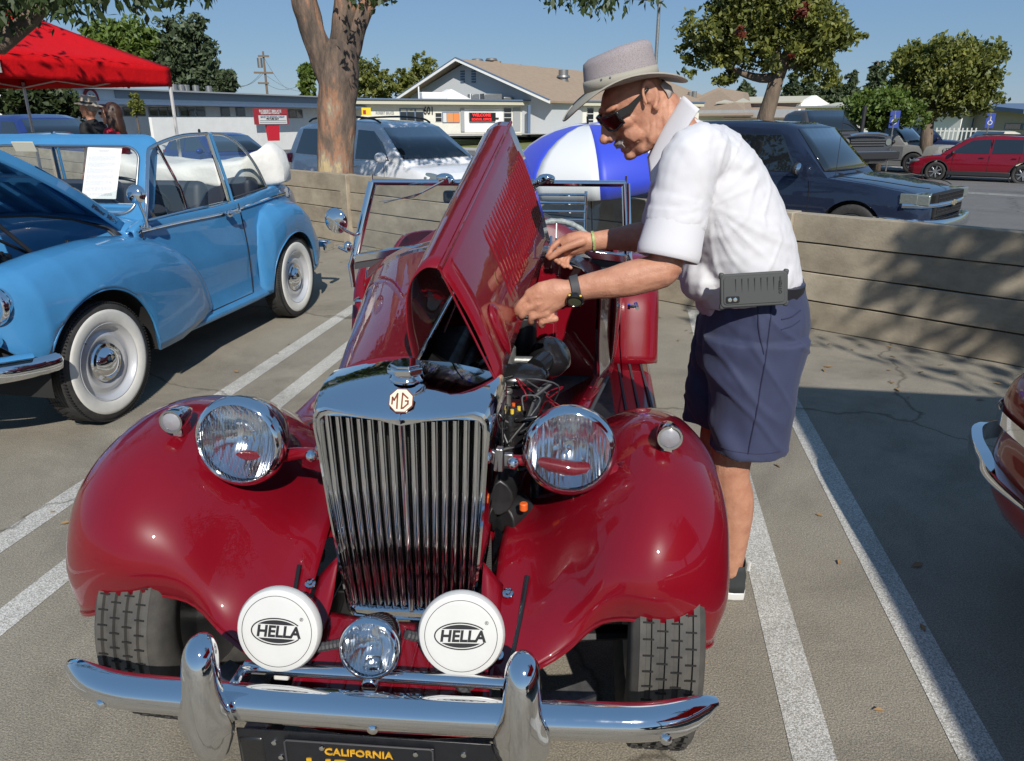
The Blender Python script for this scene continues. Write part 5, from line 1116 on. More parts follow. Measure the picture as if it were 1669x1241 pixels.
# shorts
b=B()
limb(b,[(.345,2.145,1.015),(.352,2.145,.97),(.36,2.145,.90),(.352,2.145,.82)],[(.172,.128),(.180,.138),(.190,.152),(.180,.150)],n=28)
for yo,kx in((2.045,.366),(2.255,.305)):
    b.loft([oval((x,y,z),(0,0,1),(0,1,0),ra,rb,28) for x,y,z,ra,rb in((.355,yo,.88,.10,.145),((.35+kx)/2,yo,.75,.102,.125),(kx,yo-.005,.62,.096,.112),(kx-.002,yo-.008,.56,.098,.108),(kx-.002,yo-.008,.545,.099,.108))])
shorts=b.obj('shorts',M['navy'],None); remesh(shorts,.006,6,.5)
def shortfold(p,n):
    q3=abs(noise.noise(Vector((p.x*5,p.y*5,p.z*11+p.x*12)))); d=.026*max(0,.2-q3)+.004*noise.noise(Vector((p.x*22,p.y*20,p.z*9)))
    if n.y<0: d+=.006*math.sin(p.z*46+p.x*40+noise.noise(p*6)*3)*max(0,min(1,(.90-p.z)/.12))*max(0,min(1,(.42-p.x)/.15))
    return float(d)
displace(shorts,shortfold); shorts.parent=MAN; shorts.location=-MAN.location
def surf(o,origin,dirn):
    dg=bpy.context.evaluated_depsgraph_get(); bpy.context.view_layer.update()
    ok,l,nm,_=o.ray_cast(o.matrix_world.inverted()@Vector(origin),Vector(dirn)); return (o.matrix_world@l,nm) if ok else (None,None)
bpy.context.view_layer.update()
def seam(parent,pts,name,m,r=.0018,off=.0008):
    P=[]
    for p in catmull(pts,8):
        l,nm=surf(parent,(p[0],1.2,p[1]),(0,1,0))
        if l is not None: P.append(l-MAN.location+nm*off)
    if len(P)>2: 
        o=B().tube(P,r,5).obj(name,m,MAN,smooth=60)
navyd=mat('navy_seam',(.018,.02,.055),.8)
seam(shorts,[(.372,.99),(.368,.85),(.36,.70),(.352,.57)],'side_seam',navyd)
seam(shorts,[(.335,.99),(.345,.92),(.362,.86)],'pocket_seam',navyd)
seam(shorts,[(.40,.95),(.43,.955),(.455,.965)],'back_pocket_seam',navyd,.002); seam(shorts,[(.40,.925),(.43,.93),(.455,.94)],'back_pocket_seam',navyd,.0015)
seam(shorts,[(.28,.575),(.36,.572),(.44,.575)],'hem_stitch',navyd,.001)
0 and seam(shirt,[(.30,1.19),(.34,1.14),(.38,1.09),(.405,1.05)],'shirt_seam',mat('seam_shadow',(.5,.5,.52),.9),.0012)
# belt
b=B(); tb=Vector((.10,0,1)); 
b.loft([oval((.342,2.145,1.005),(.13,0,1),(0,1,0),.186,.142,40),oval((.345,2.145,1.035),(.13,0,1),(0,1,0),.184,.140,40),oval((.345,2.145,1.036),(.13,0,1),(0,1,0),.176,.134,40),oval((.342,2.145,1.004),(.13,0,1),(0,1,0),.178,.134,40)],False)
o=b.obj('belt',mat('black_leather',(.015,.015,.018),.4),MAN,smooth=50); o.location=-MAN.location
# phone on the belt
pc=aty(1228,472,1.925); pm=plane_frame(pc,(1,.04,.09),(-.09,.10,1))
ph=empty('phone',pc,0,'black ridged phone case clipped sideways on the leaning man\'s belt','phone'); phm=Matrix.Translation(-pc)@pm
def rr2(w,h,r,n=5): return [(x,y) for x,y in rrect(-w/2,w/2,-h/2,h/2,r,n)]
case=mat('phone_case',(.055,.06,.06),.6); b=B(); b.prism(rr2(.166,.086,.012),.014,phm@Matrix.Translation((0,0,-.006))).obj('case',case,ph,bevel=.003,smooth=40)
b=B(); b.prism(rr2(.150,.070,.008),.0025,phm@Matrix.Translation((0,0,.0075))).obj('case_back',case,ph,bevel=.001)
b=B()
for k in range(8): b.box(phm@Vector((-.045+.0155*k,.002,.0101)),(.0016,.0010,.058),rot=(0,-.09,0))
o=b.obj('case_ridges',mat('case_ridge',(.045,.049,.049),.6),ph); o['kind']='stuff'
b=B(); b.prism(rr2(.034,.018,.005),.002,phm@Matrix.Translation((-.053,-.022,.0098))).obj('camera_window',M['black'],ph,bevel=.0008)
for dx in(-.060,-.047): B().lathe([(.0052,0),(.005,.001),(.0001,.0012)],12,M=phm@Matrix.Translation((dx,-.022,.0119))).obj('camera_lens',M['chrome'],ph)
for sx in(-1,1):
    for sy in(-1,1): B().box(phm@Vector((.079*sx,.039*sy,.0)),(.013,.013,.016),rot=(0,.09,0)).obj('case_corner',case,ph,bevel=.004)
# watch and wristband
ax=(WN_-EN).normalized(); wc=L3(EN,WN_,.93)
wt=bpy.data.objects.new('wristwatch',None); C.objects.link(wt); wt.parent=MAN; wt.location=-MAN.location
b=B(); b.loft([oval(wc-ax*.011,ax,(0,1,0),.0275,.0355,28),oval(wc-ax*.0105,ax,(0,1,0),.0305,.0385,28),oval(wc+ax*.0105,ax,(0,1,0),.0295,.0375,28),oval(wc+ax*.011,ax,(0,1,0),.0265,.0345,28)],False).obj('strap',M['trim'],wt,smooth=40,bevel=.001)
fd=Vector((.0,-.80,-.60)); fc=wc+fd*.036; F=frame(fc,fd)
B().lathe([(.022,-.008),(.0235,-.004),(.0235,.003),(.020,.006),(.0185,.006),(.0175,.004),(.0001,.004)],28,M=F).obj('watch_case',M['black'],wt,smooth=40)
B().lathe([(.0170,.0045),(.0001,.0048)],24,M=F).obj('watch_dial',mat('lcd',(.10,.12,.07),.15,coat=1),wt)
for a in(.6,2.5,3.7,5.6): B().ball(F@Vector((.023*math.cos(a),.023*math.sin(a),0)),(.004,.004,.003),8,6).obj('watch_button',M['wire_y'],wt)
ax=(WF-EF).normalized(); wc=L3(EF,WF,.99); b=B(); b.loft([oval(wc-ax*.004,ax,(0,1,0),.025,.032,24),oval(wc-ax*.004,ax,(0,1,0),.0275,.0345,24),oval(wc+ax*.004,ax,(0,1,0),.0270,.034,24),oval(wc+ax*.004,ax,(0,1,0),.0245,.0315,24)],False)
o=b.obj('wristband',mat('striped_band',(.45,.55,.20),.6,col2=(.05,.08,.04),vscale=90),MAN,smooth=40); o.location=-MAN.location
# shoes
for c,yo in(((.365,2.10),0),((.385,2.30),1)):
    sh=bpy.data.objects.new('sneaker',None); C.objects.link(sh); sh.parent=MAN; sh.location=Vector((c[0],c[1],0))-MAN.location; sh.rotation_euler=(0,0,R(-4))
    out=[(.055,0),(.05,.028),(.02,.036),(-.06,.036),(-.13,.046),(-.19,.044),(-.225,.022),(-.232,0),(-.225,-.026),(-.19,-.045),(-.13,-.044),(-.06,-.036),(.02,-.034),(.05,-.026)]
    B().loft([[(x,y,.002) for x,y in out],[(x*1.01,y*1.03,.012) for x,y in out],[(x,y,.030) for x,y in out]]).obj('sole',M['white'],sh,bevel=.004,smooth=50)
    B().loft([[(x*.98,y*.95,.029) for x,y in out],[(x*.95,y*.88,.055) for x,y in out],[(.05+(x-.05)*.55,y*.8,.082) for x,y in out],[(.045+(x-.05)*.40,y*.85,.105) for x,y in out],[(.045+(x-.05)*.36,y*.9,.125) for x,y in out]],False).obj('upper',mat('charcoal_knit',(.03,.035,.037),.8,bump=.4,bscale=300),sh,smooth=60,solid=.003)
    B().tube([(.056,0,.10),(.058,0,.13)],.006,6).obj('heel_tab',M['white'],sh)
# ================= BACKGROUND CARS =================
M['cglass']=mat('car_glass',(.010,.013,.016),.02,coat=1,spec=.9)
M['plastic']=mat('black_plastic',(.02,.02,.022),.55)
M['headglass']=mat('lamp_glass',(.26,.29,.27),.1,.5,coat=1,bump=.6,bscale=30,bdist=.01)
M['taillamp']=mat('red_lamp',(.35,.01,.01),.15,coat=1)
M['amber']=mat('amber_lamp',(.75,.22,.02),.2,coat=1)
M['alloy']=mat('alloy_wheel',(.42,.43,.44),.3,.8)
M['mirrorglass']=mat('mirror_face',(.7,.72,.75),.08,1)
def car(name,col,L,W,prof,roof,wheels,wr,windows,label,cat,loc,head,group=None,cabin=(.93,.74),front='car',seams=(),belt=None,ghf=None,cabin_mat=None,arch=.06,nose=.10,clad=None):
    "prof: (x,z) of the body top from tail to nose, x measured back from the nose (negative). roof: (x,z) of the cabin top, rear to front"
    e=empty(name,loc,head,label,cat,group)
    hw=W/2; px=[p[0] for p in prof]; pz=[p[1] for p in prof]
    def wid(x):
        t=min(1,(x+L)/.5,(-x)/.55); t=max(0,t); return hw*(.86+.14*math.sqrt(1-(1-t)**2))
    xs=sorted(set(list(np.linspace(-L+.0,-.0,26))+px)); rings=[]
    for x in xs:
        zt=float(np.interp(x,px,pz)); h=wid(x); lo=.22+.12*max(0,1-min((x+L)/.3,1))+.10*max(0,1-min(-x/.3,1))
        endt=min(1,(x+L)/.12,-x/.10); sc=.93+.07*max(0,endt)
        half=[(0,lo),(h*.86,lo),(h*.965,lo+.10),(h,lo+(zt-lo)*.45),(h*.985,lo+(zt-lo)*.72),(h*.955,zt-.05),(h*.88,zt-.004),(h*.45,zt+.022),(0,zt+.03)]
        hh=catmull(half,2); r=[(x,y*sc,z) for y,z in hh]+[(x,-y*sc,z) for y,z in hh[-2:0:-1]]
        rings.append(r)
    body=B().loft(rings).obj('body',[col,M['plastic']],e,smooth=40)
    cut=B()
    for wx in wheels: cut.cyl((wx,-hw*1.3,wr),(wx,hw*1.3,wr),wr+arch,n=32)
    cu=cut.obj('cut',[M['plastic']],e,smooth=0); boolcut(body,cu); resmooth(body,40)
    # cabin
    rx=[p[0] for p in roof]; rz=[p[1] for p in roof]; z0f=lambda x: float(np.interp(x,px,pz))-.02
    top=[p for p in roof]; n=len(roof); rings=[]
    zb=min(z0f(x) for x in rx)
    yb=hw*cabin[0]; yt=hw*cabin[1]
    zr=max(rz)
    def ys(z,x=None): t=(z-zb)/(zr-zb); return yb+(yt-yb)*min(1,max(0,t))**1.25
    xs2=sorted(set(list(np.linspace(rx[0],rx[-1],30))+rx))
    for x in xs2:
        zt=float(np.interp(x,rx,rz)); z0=zb-.02
        zt=max(zt,z0+.03)
        half=[(ys(z0),z0)]+[(ys(z0+(zt-z0)*t),z0+(zt-z0)*t) for t in(.33,.66,.90)]+[(ys(zt)*.93,zt-.006),(ys(zt)*.6,zt+.012),(0,zt+.02)]
        rings.append([(x,y,z) for y,z in half]+[(x,-y,z) for y,z in half[-2::-1]])
    B().loft(rings).obj('cabin',cabin_mat or col,e,smooth=50)
    gm=M['cglass']
    for w_ in windows:
        for sg in(1,-1):
            P=[(x,(ys(z)+.006)*sg,z) for x,z in w_]; Q=[(x,(ys(z)-.012)*sg,z) for x,z in w_]
            B().loft([Q,P]).obj('side_window',gm,e,smooth=0,bevel=.004)
    def screen(xb,zb_,xt,zt_,name,o):
        yb_,yt_=ys(zb_)*.95,ys(zt_)*.90; rr=[]
        for t in(0,.5,1):
            x=xb+(xt-xb)*t; z=zb_+(zt_-zb_)*t; y=yb_+(yt_-yb_)*t
            rr.append([(x-o*.06*abs(s)**2.2,y*s,z) for s in np.linspace(-1,1,9)])
        off=Vector((o*.5,0,.5)).normalized()*.042
        B().grid([[Vector(p)+off for p in r] for r in rr]).obj(name,gm,e,smooth=180,solid=.01)
    # windscreen between last two roof points, rear screen between first two
    (xa,za),(xb_,zb2)=roof[-2],roof[-1]; f=lambda t:(xb_+(xa-xb_)*t,zb2+(za-zb2)*t)
    screen(*f(.08),*f(.93),'windscreen',1)
    if roof[0][1]<roof[1][1]-.15:
        (xa,za),(xb_,zb2)=roof[1],roof[0]; screen(*f(.12),*f(.9),'rear_screen',-1)
    for wx in wheels:
        for sg in(1,-1):
            wv=bpy.data.objects.new('wheel',None); C.objects.link(wv); wv.parent=e; wv.location=(wx,(hw-.12)*sg,wr); wv.rotation_euler=(0,0,PI/2*sg+PI)
            b=B(); torus_tyre(b,(0,0,0),wr,.2,wr*.66,n=32,groove=3); b.obj('tyre',M['rubber'],wv,smooth=40)
            F=frame((-.0,0,0),(-1,0,0)); B().lathe([(wr*.67,.09),(wr*.62,.10),(wr*.60,.06),(.0001,.03)],28,M=F).obj('rim',M['plastic'],wv)
            for k in range(7):
                a=2*PI*k/7; c,s=math.cos(a),math.sin(a)
                B().box((-.075,c*wr*.36,s*wr*.36),(.02,.05,wr*.5),rot=(PI/2-a+PI,0,0) if 0 else (a-PI/2,0,0)).obj('spoke',M['alloy'],wv,bevel=.008)
            B().cyl((-.06,0,0),(-.095,0,0),.06).obj('hub_cap',M['alloy'],wv)
    for x0,z0_,z1_ in seams:
        for sg in(1,-1):
            b=B(); b.tube([(x0+.02*math.sin(3*t),(np.interp(z0_+(z1_-z0_)*t,[.25,.6,1.1],[hw*.985,hw*1.0,hw*.975])+.001)*sg,z0_+(z1_-z0_)*t) for t in np.linspace(0,1,6)],.006,5).obj('door_seam',M['groove'],e)
    return e,ys,wid
def mirrors(e,x,y,z,m=None,w=.2,h=.15):
    for sg in(1,-1):
        B().ball((x,(y+.14)*sg,z),(.07,w/2,h/2),14,10).tube([(x,y*sg,z-.03),(x,(y+.1)*sg,z-.02)],.02,6).obj('door_mirror',m or M['plastic'],e,smooth=60)
def handles(e,xs,y,z,m):
    for x in xs:
        for sg in(1,-1): B().box((x,(y+.012)*sg,z),(.16,.025,.03)).obj('door_handle',m,e,bevel=.008)
# --- dark SUV
pblue=paint('dark_blue_grey_paint',(.020,.030,.062),.3,.35)
x0=4.42; y0=11.62
loc=(x0,y0,-.50)
e,ys,wid=car('parked_suv',pblue,5.1,1.98,[(-5.1,1.08),(-4.9,1.13),(-1.6,1.13),(-1.3,1.125),(-.8,1.08),(-.35,1.01),(-.12,.94),(0,.82)],[(-5.02,1.1),(-4.75,1.80),(-4.2,1.87),(-3.0,1.89),(-2.25,1.86),(-2.02,1.80),(-1.38,1.12)],(-.95,-4.0),.39,
  [[(-4.75,1.18),(-3.95,1.18),(-3.95,1.70),(-4.6,1.70)],[(-3.85,1.18),(-2.98,1.18),(-2.98,1.70),(-3.85,1.70)],[(-2.88,1.18),(-1.88,1.18),(-1.92,1.30),(-2.20,1.70),(-2.88,1.70)]],'dark blue grey SUV parked behind the concrete wall, chrome grille bar at its front','suv',loc,R(-35),seams=((-1.62,.35,1.08),(-2.93,.35,1.08)))
for sg in(1,-1):
    B().box((-.12,.74*sg,.895),(.20,.40,.15),rot=(0,0,-.22*sg)).obj('headlight',M['headglass'],e,bevel=.02,seg=3)
    B().box((-.235,.955*sg,.905),(.22,.03,.14),rot=(0,0,-.12*sg)).obj('corner_lamp',M['headglass'],e,bevel=.01)
B().box((-.03,0,.80),(.12,1.30,.32)).obj('grille_back',M['groove'],e,bevel=.02)
for k in range(17):
    for z,h in((.895,.09),(.735,.09)): B().box((.035,-.56+.07*k,z),(.012,.010,h)).obj('grille_bar',M['plastic'],e)
for z in(.95,.90,.85,.78,.735,.69): B().box((.034,0,z),(.012,1.16,.010)).obj('grille_rail',M['plastic'],e)
pth=[(-.30,-.99,.815),(-.06,-.86,.815),(.03,-.5,.815),(.055,0,.815),(.03,.5,.815),(-.06,.86,.815),(-.30,.99,.815)]
B().tube(catmull(pth,5),.032,8,flat=1.1).obj('grille_chrome_bar',M['chrome'],e,smooth=60)
B().box((.085,0,.815),(.02,.22,.045)).box((.085,0,.815),(.022,.06,.08)).obj('grille_emblem',M['brass'],e,bevel=.004)
pth=[(-.55,-1.0,.54),(-.12,-.96,.54),(.10,-.7,.54),(.18,0,.54),(.10,.7,.54),(-.12,.96,.54),(-.55,1.0,.54)]
rings=[]
for p in catmull(pth,6):
    rings.append([(p[0]-.05,p[1],.46),(p[0]+.03,p[1]*1.01,.46),(p[0]+.06,p[1]*1.02,.55),(p[0]+.03,p[1]*1.01,.635),(p[0]-.10,p[1],.645)])
B().loft(rings).obj('front_bumper',M['chrome'],e,smooth=40)
mirrors(e,-1.78,.93,1.23,M['plastic'],.26,.20)
for sg in(1,-1): B().ball((-1.745,1.085*sg,1.235),(.035,.12,.09),14,10).obj('mirror_cap',M['mirrorglass'],e)
for sg in(1,-1): B().tube([(-1.36,.35*sg,1.145),(-1.50,-.30+.35*sg,1.20),(-1.52,-.38+.35*sg,1.215)],.012,6).obj('wiper',M['plastic'],e)
B().tube([(-1.30,-.85,1.12),(-1.30,-.85,2.0)],.004,5).obj('aerial',M['plastic'],e)
for sg in(1,-1): B().tube(catmull([(-1.35,.78*sg,1.145),(-.8,.80*sg,1.115),(-.3,.72*sg,1.055),(-.12,.5*sg,1.02)],4),.006,5).obj('bonnet_seam',M['groove'],e)
handles(e,(-2.75,-3.75),.985,1.0,pblue)
# --- white minivan
pw=paint('silver_white_paint',(.74,.75,.77),.3,0)
e,ys,wid=car('parked_minivan',pw,5.05,1.95,[(-5.05,.98),(-4.9,1.06),(-3,1.06),(-1.4,1.02),(-.95,1.00),(-.5,.93),(-.2,.84),(0,.70)],[(-5.0,1.05),(-4.72,1.62),(-4.3,1.72),(-3.0,1.77),(-2.1,1.74),(-1.78,1.66),(-.88,1.03)],(-.95,-3.98),.34,
  [[(-4.72,1.10),(-3.7,1.08),(-3.7,1.60),(-4.5,1.60)],[(-3.62,1.08),(-2.55,1.06),(-2.55,1.60),(-3.62,1.60)],[(-2.46,1.06),(-1.35,1.06),(-1.60,1.36),(-1.95,1.58),(-2.46,1.60)]],'silver white minivan parked beyond the wall, partly hidden by the large forked trunk','minivan',(-2.93,13.81,-.38),R(-35.5),seams=((-1.45,.3,.98),(-2.5,.3,1.0),(-3.66,.3,1.0)))
for sg in(1,-1):
    B().ball((-.24,.74*sg,.76),(.30,.17,.11),16,10,rot=(0,.25,-.35*sg)).obj('headlight',M['headglass'],e,smooth=60)
    B().ball((-.42,.865*sg,.80),(.13,.06,.06),12,8,rot=(0,.2,-.2*sg)).obj('indicator',M['amber'],e)
    B().box((-4.93,.90*sg,1.0),(.16,.10,.20)).obj('tail_lamp',M['taillamp'],e,bevel=.02)
    B().tube(catmull([(-4.5,.62*sg,1.74),(-4.2,.62*sg,1.81),(-3.0,.63*sg,1.84),(-2.2,.62*sg,1.80),(-1.95,.61*sg,1.73)],4),.02,8).obj('roof_rail',M['plastic'],e,smooth=60)
for k in range(4): B().box((-.03-.0*k,0,.60+.045*k),(.05,.75-.04*k,.018)).obj('grille_bar',M['chrome'],e,bevel=.004)
B().box((-.04,0,.665),(.04,.78,.2)).obj('grille_back',M['groove'],e)
mirrors(e,-1.42,.90,1.12,pw,.26,.19); handles(e,(-2.35,-2.75),.975,.93,pw)
B().box((-1.20,-.45,1.22),(.006,.14,.05),rot=(0,-.9,0)).obj('windscreen_sticker',M['white'],e)
# --- red wagon
pr_=paint('cherry_red_paint',(.20,.006,.018),.3,.2)
def redwagon():
    e,ys,wid=car('passing_wagon',pr_,4.82,1.84,[(-4.82,.92),(-4.6,1.02),(-2.0,1.0),(-1.1,.97),(-.6,.90),(-.2,.80),(0,.64)],[(-4.75,1.0),(-4.3,1.52),(-3.8,1.60),(-2.8,1.64),(-2.0,1.60),(-1.75,1.52),(-1.02,1.0)],(-.93,-3.68),.35,
     [[(-4.45,1.07),(-3.62,1.05),(-3.62,1.50),(-4.05,1.50)],[(-3.55,1.05),(-2.62,1.03),(-2.62,1.52),(-3.5,1.52)],[(-2.54,1.03),(-1.35,1.03),(-1.55,1.20),(-1.95,1.48),(-2.54,1.52)]],'cherry red wagon side-on in the street at the right edge','car',(10.63,31.97,-.82),R(153.1),seams=((-1.45,.3,.95),(-2.58,.3,.97),(-3.5,.35,.97)))
    for sg in(1,-1):
        B().ball((-.22,.70*sg,.72),(.26,.18,.08),14,8,rot=(0,.2,-.4*sg)).obj('headlight',M['headglass'],e,smooth=60)
        B().box((-2.3,.915*sg,.33),(2.0,.04,.16)).obj('sill_cladding',M['plastic'],e,bevel=.02)
        B().box((-3.585,(ys(1.28)+.012)*sg,1.28),(.025,.012,.46)).box((-2.58,(ys(1.28)+.012)*sg,1.28),(.025,.012,.46)).obj('window_pillar_trim',M['chrome'],e)
        B().tube([(-4.2,.60*sg,1.66),(-2.2,.60*sg,1.68)],.02,6).obj('roof_rail',M['plastic'],e)
        for wx in(-.93,-3.68): B().lathe([(.41,.0),(.44,.0),(.44,.02),(.41,.02)],24,M=frame((wx,.905*sg,.35),(0,sg,0),(0,0,1)),ang=2*PI).obj('arch_cladding',M['plastic'],e)
    B().box((-.0,0,.62),(.06,.9,.14)).obj('grille',M['groove'],e,bevel=.02); mirrors(e,-1.42,.86,1.05,M['plastic']); handles(e,(-2.35,-3.35),.925,.90,pr_)
redwagon()
# --- blue hatchback
ph_=paint('royal_blue_paint',(.012,.035,.19),.3,.3)
e,ys,wid=car('parked_hatchback',ph_,4.1,1.75,[(-4.1,.80),(-3.9,.95),(-1.2,.95),(-.95,.94),(-.4,.84),(0,.62)],[(-4.05,.93),(-3.6,1.38),(-3.0,1.45),(-2.1,1.46),(-1.72,1.40),(-.95,.96)],(-.82,-3.35),.32,
  [[(-3.65,1.02),(-2.75,1.0),(-2.75,1.36),(-3.4,1.34)],[(-2.67,1.0),(-1.4,1.0),(-1.55,1.1),(-1.95,1.34),(-2.67,1.37)]],'royal blue hatchback parked in the street behind the red canopy leg','car',(-9.58,18.73,-.42),R(-33.7),seams=((-1.35,.3,.92),(-2.71,.3,.92)))
for sg in(1,-1): B().ball((-.22,.62*sg,.70),(.24,.18,.09),12,8,rot=(0,.3,-.4*sg)).obj('headlight',M['headglass'],e); B().box((-4.0,.72*sg,.92),(.14,.14,.16)).obj('tail_lamp',M['taillamp'],e,bevel=.02)
mirrors(e,-1.42,.82,1.03,ph_); B().ball((-3.3,0,1.50),(.08,.02,.06)).obj('roof_aerial',M['plastic'],e)
# --- smaller cars
def simple(kind,name,m,label,cat,px,d,head,group=None,s=1,z=None):
    p=atd(px,190,d); z=ground_z(p.x,p.y) if z is None else z
    if kind=='sedan': a=dict(L=4.7,W=1.82,prof=[(-4.7,.85),(-4.4,1.0),(-3.7,1.0),(-1.5,.98),(-1.1,.95),(-.4,.84),(0,.62)],roof=[(-3.95,.98),(-3.2,1.38),(-2.6,1.44),(-2.0,1.42),(-1.15,.96)],wheels=(-.9,-3.65),wr=.32,windows=[[(-3.55,1.03),(-2.7,1.01),(-2.7,1.37),(-3.15,1.35)],[(-2.62,1.01),(-1.5,1.01),(-2.05,1.36),(-2.62,1.38)]])
    if kind=='suv': a=dict(L=4.8,W=1.92,prof=[(-4.8,.95),(-4.6,1.08),(-1.5,1.08),(-.4,1.0),(0,.8)],roof=[(-4.7,1.06),(-4.4,1.68),(-3.8,1.76),(-2.3,1.78),(-1.95,1.70),(-1.25,1.08)],wheels=(-.9,-3.8),wr=.37,windows=[[(-4.4,1.13),(-3.7,1.12),(-3.7,1.62),(-4.25,1.62)],[(-3.6,1.12),(-2.75,1.12),(-2.75,1.65),(-3.6,1.65)],[(-2.66,1.12),(-1.7,1.12),(-2.1,1.62),(-2.66,1.65)]])
    if kind=='pickup': a=dict(L=5.4,W=1.98,prof=[(-5.4,.98),(-2.95,1.0),(-1.6,1.02),(-1.3,1.02),(-.12,1.0),(0,.80)],roof=[(-3.0,1.0),(-2.9,1.62),(-2.6,1.70),(-2.0,1.70),(-1.35,1.04)],wheels=(-.95,-4.2),wr=.37,windows=[[(-2.75,1.08),(-1.75,1.08),(-1.82,1.18),(-2.12,1.58),(-2.75,1.58)]])
    e,ys,wid=car(name,m,a['L'],a['W'],a['prof'],a['roof'],a['wheels'],a['wr'],a['windows'],label,cat,(p.x,p.y,z),head,group)
    e.scale=(s,s,s)
    for sg in(1,-1):
        if kind=='pickup': B().cyl((-.0,.70*sg,.84),(.025,.70*sg,.84),.095).obj('headlight',M['headglass'],e)
        else: B().ball((-.18,.68*sg,.72),(.2,.18,.08),12,8,rot=(0,.2,-.4*sg)).obj('headlight',M['headglass'],e)
        B().box((-a['L']+.05,.75*sg,.86),(.12,.2,.13)).obj('tail_lamp',M['taillamp'],e,bevel=.02)
    mirrors(e,-1.75 if kind=='pickup' else -1.5,.9,1.13,M['plastic'])
    if kind in('pickup',):
        B().box((-.0,0,.83),(.05,1.15,.20)).obj('grille',M['groove'],e); 
        for z_ in(.90,.83,.76): B().box((.03,0,z_),(.01,1.15,.015)).obj('grille_bar',M['chrome'],e)
        B().box((.06,0,.52),(.14,1.9,.17)).obj('front_bumper',M['chrome'],e,bevel=.03)
    return e
pgrey=paint('faded_grey_paint',(.22,.22,.21),.6,0,coat=.2); pprim=mat('primer_grey',(.13,.13,.135),.7,var=.1)
e=simple('pickup','parked_pickup',pgrey,'faded grey old pickup truck with a dull chrome grille, left of the red wagon','pickup',1562,37.5,R(-42),s=1.12)
B().box((-3.0,.995,.72),(3.3,.012,.5)).box((-3.0,-.995,.72),(3.3,.012,.5)).obj('primer_side',pprim,e,bevel=.004)
pblk=paint('lifted_truck_paint',(.05,.05,.055),.4)
e=simple('pickup','lifted_pickup',pblk,'lifted black pickup on tall knobbly tyres, beside the faded grey pickup','pickup',1420,30,R(-66),s=1.24,z=-.42)
B().tube(catmull([(.03,-.62,1.02),(.05,-.3,1.07),(.05,.3,1.07),(.03,.62,1.02)],4),.035,8).obj('grille_hoop',M['chrome'],e); B().box((.14,0,.48),(.16,1.95,.20)).obj('winch_bumper',M['plastic'],e,bevel=.02)
B().cyl((-1.35,.85,1.0),(-1.35,.85,1.85),.06).obj('snorkel',M['plastic'],e)
simple('sedan','parked_sedan',paint('silver_blue',(.25,.30,.36),.3,.4),'silver blue sedan half hidden between the two pickups','car',1478,44,R(-30))
simple('suv','far_suv',paint('navy_paint',(.012,.02,.06)),'navy SUV behind the faded grey pickup roof','suv',1590,46,R(-20))
simple('pickup','cream_pickup',paint('cream_paint',(.55,.50,.40)),'cream pickup cab seen just above the red wagon bonnet','pickup',1566,39,R(-150))
simple('suv','white_suv',paint('white_car_paint',(.65,.65,.64)),'white SUV roof showing above the red wagon','suv',1672,44,R(172))
simple('sedan','white_sedan',paint('pearl_white',(.65,.66,.66)),'white sedan seen from behind, far left under the building','car',250,33,R(65),z=-.35)
simple('sedan','dark_hatchback',paint('graphite',(.03,.03,.035)),'graphite car behind the woman in red','car',215,36,R(70),z=-.2)
simple('suv','blue_suv',paint('deep_blue_paint',(.014,.03,.14)),'deep blue SUV with roof rails behind the blue convertible windscreen','suv',160,20.5,R(-20),z=-.28)
simple('sedan','black_car',paint('black_car_paint',(.012,.012,.013)),'black car at the left edge beside the blue SUV','car',20,24,R(0),z=-.1)
# --- red car at the right edge, mostly outside the picture
RC=empty('red_classic_car',(2.035,.36,0),0,'red classic car at the right edge, chrome strip and bumper corner showing','car')
po=paint('orange_red_paint',(.36,.022,.008))
path=[(3.1,2.50),(2.4,2.56),(1.7,2.56),(1.36,2.54),(1.20,2.48),(1.135,2.38),(1.12,2.2),(1.13,1.8),(1.15,1.2),(1.16,.4),(1.16,-.4)]
def rcring(dz,ins,z):
    out=[]; P=catmull(path,4)
    for i,p in enumerate(P):
        t=P[min(i+1,len(P)-1)]-P[max(i-1,0)]; t=t/np.linalg.norm(t); n=np.array([-t[1],t[0]])  # left of travel
        q=p+n*ins*(1); out.append((q[0]-2.0,q[1]-.4,z))
    return out
rows=[rcring(0,.05,.26),rcring(0,.01,.34),rcring(0,.0,.44),rcring(0,.012,.52),rcring(0,.0,.58),rcring(0,-.0,.64),rcring(0,.02,.69),rcring(0,.06,.725),rcring(0,.12,.745),rcring(0,.30,.765),rcring(0,.55,.77)]
B().grid(smooth_rows(rows,1,3)).obj('body',po,RC,smooth=180,solid=.004,offset=0)
r1=rcring(0,-.012,.60); r2=rcring(0,-.012,.565)
B().loft([[a,(a[0]-.004,a[1],a[2]+.004),(b_[0]-.004,b_[1],b_[2]-.004),b_] for a,b_ in zip(r1,r2)]).obj('side_strip',M['chrome'],RC,smooth=60)
bp=[(1.9,2.72),(1.4,2.72),(1.22,2.67),(1.15,2.55),(1.115,2.40),(1.10,2.28),(1.12,2.05),(1.15,1.8)]
rings=[]
for i,p in enumerate(catmull(bp,5)):
    k=1 if i<20 else max(.25,1-(i-20)/16); x,y=p[0]-2.0,p[1]-.4
    rings.append([(x+.02,y,.41-.035*k),(x-.012,y+.005,.41-.03*k),(x-.018,y+.006,.41),(x-.012,y+.004,.41+.028*k),(x+.02,y,.41+.032*k)])
B().loft(rings).obj('bumper',M['chrome'],RC,smooth=50)
for wy in(-1.6,1.6): 
    b=B(); torus_tyre(b,(-.62,wy-.2,.31),.31,.17,.2,n=32); b.obj('tyre',M['rubber'],RC,smooth=40)
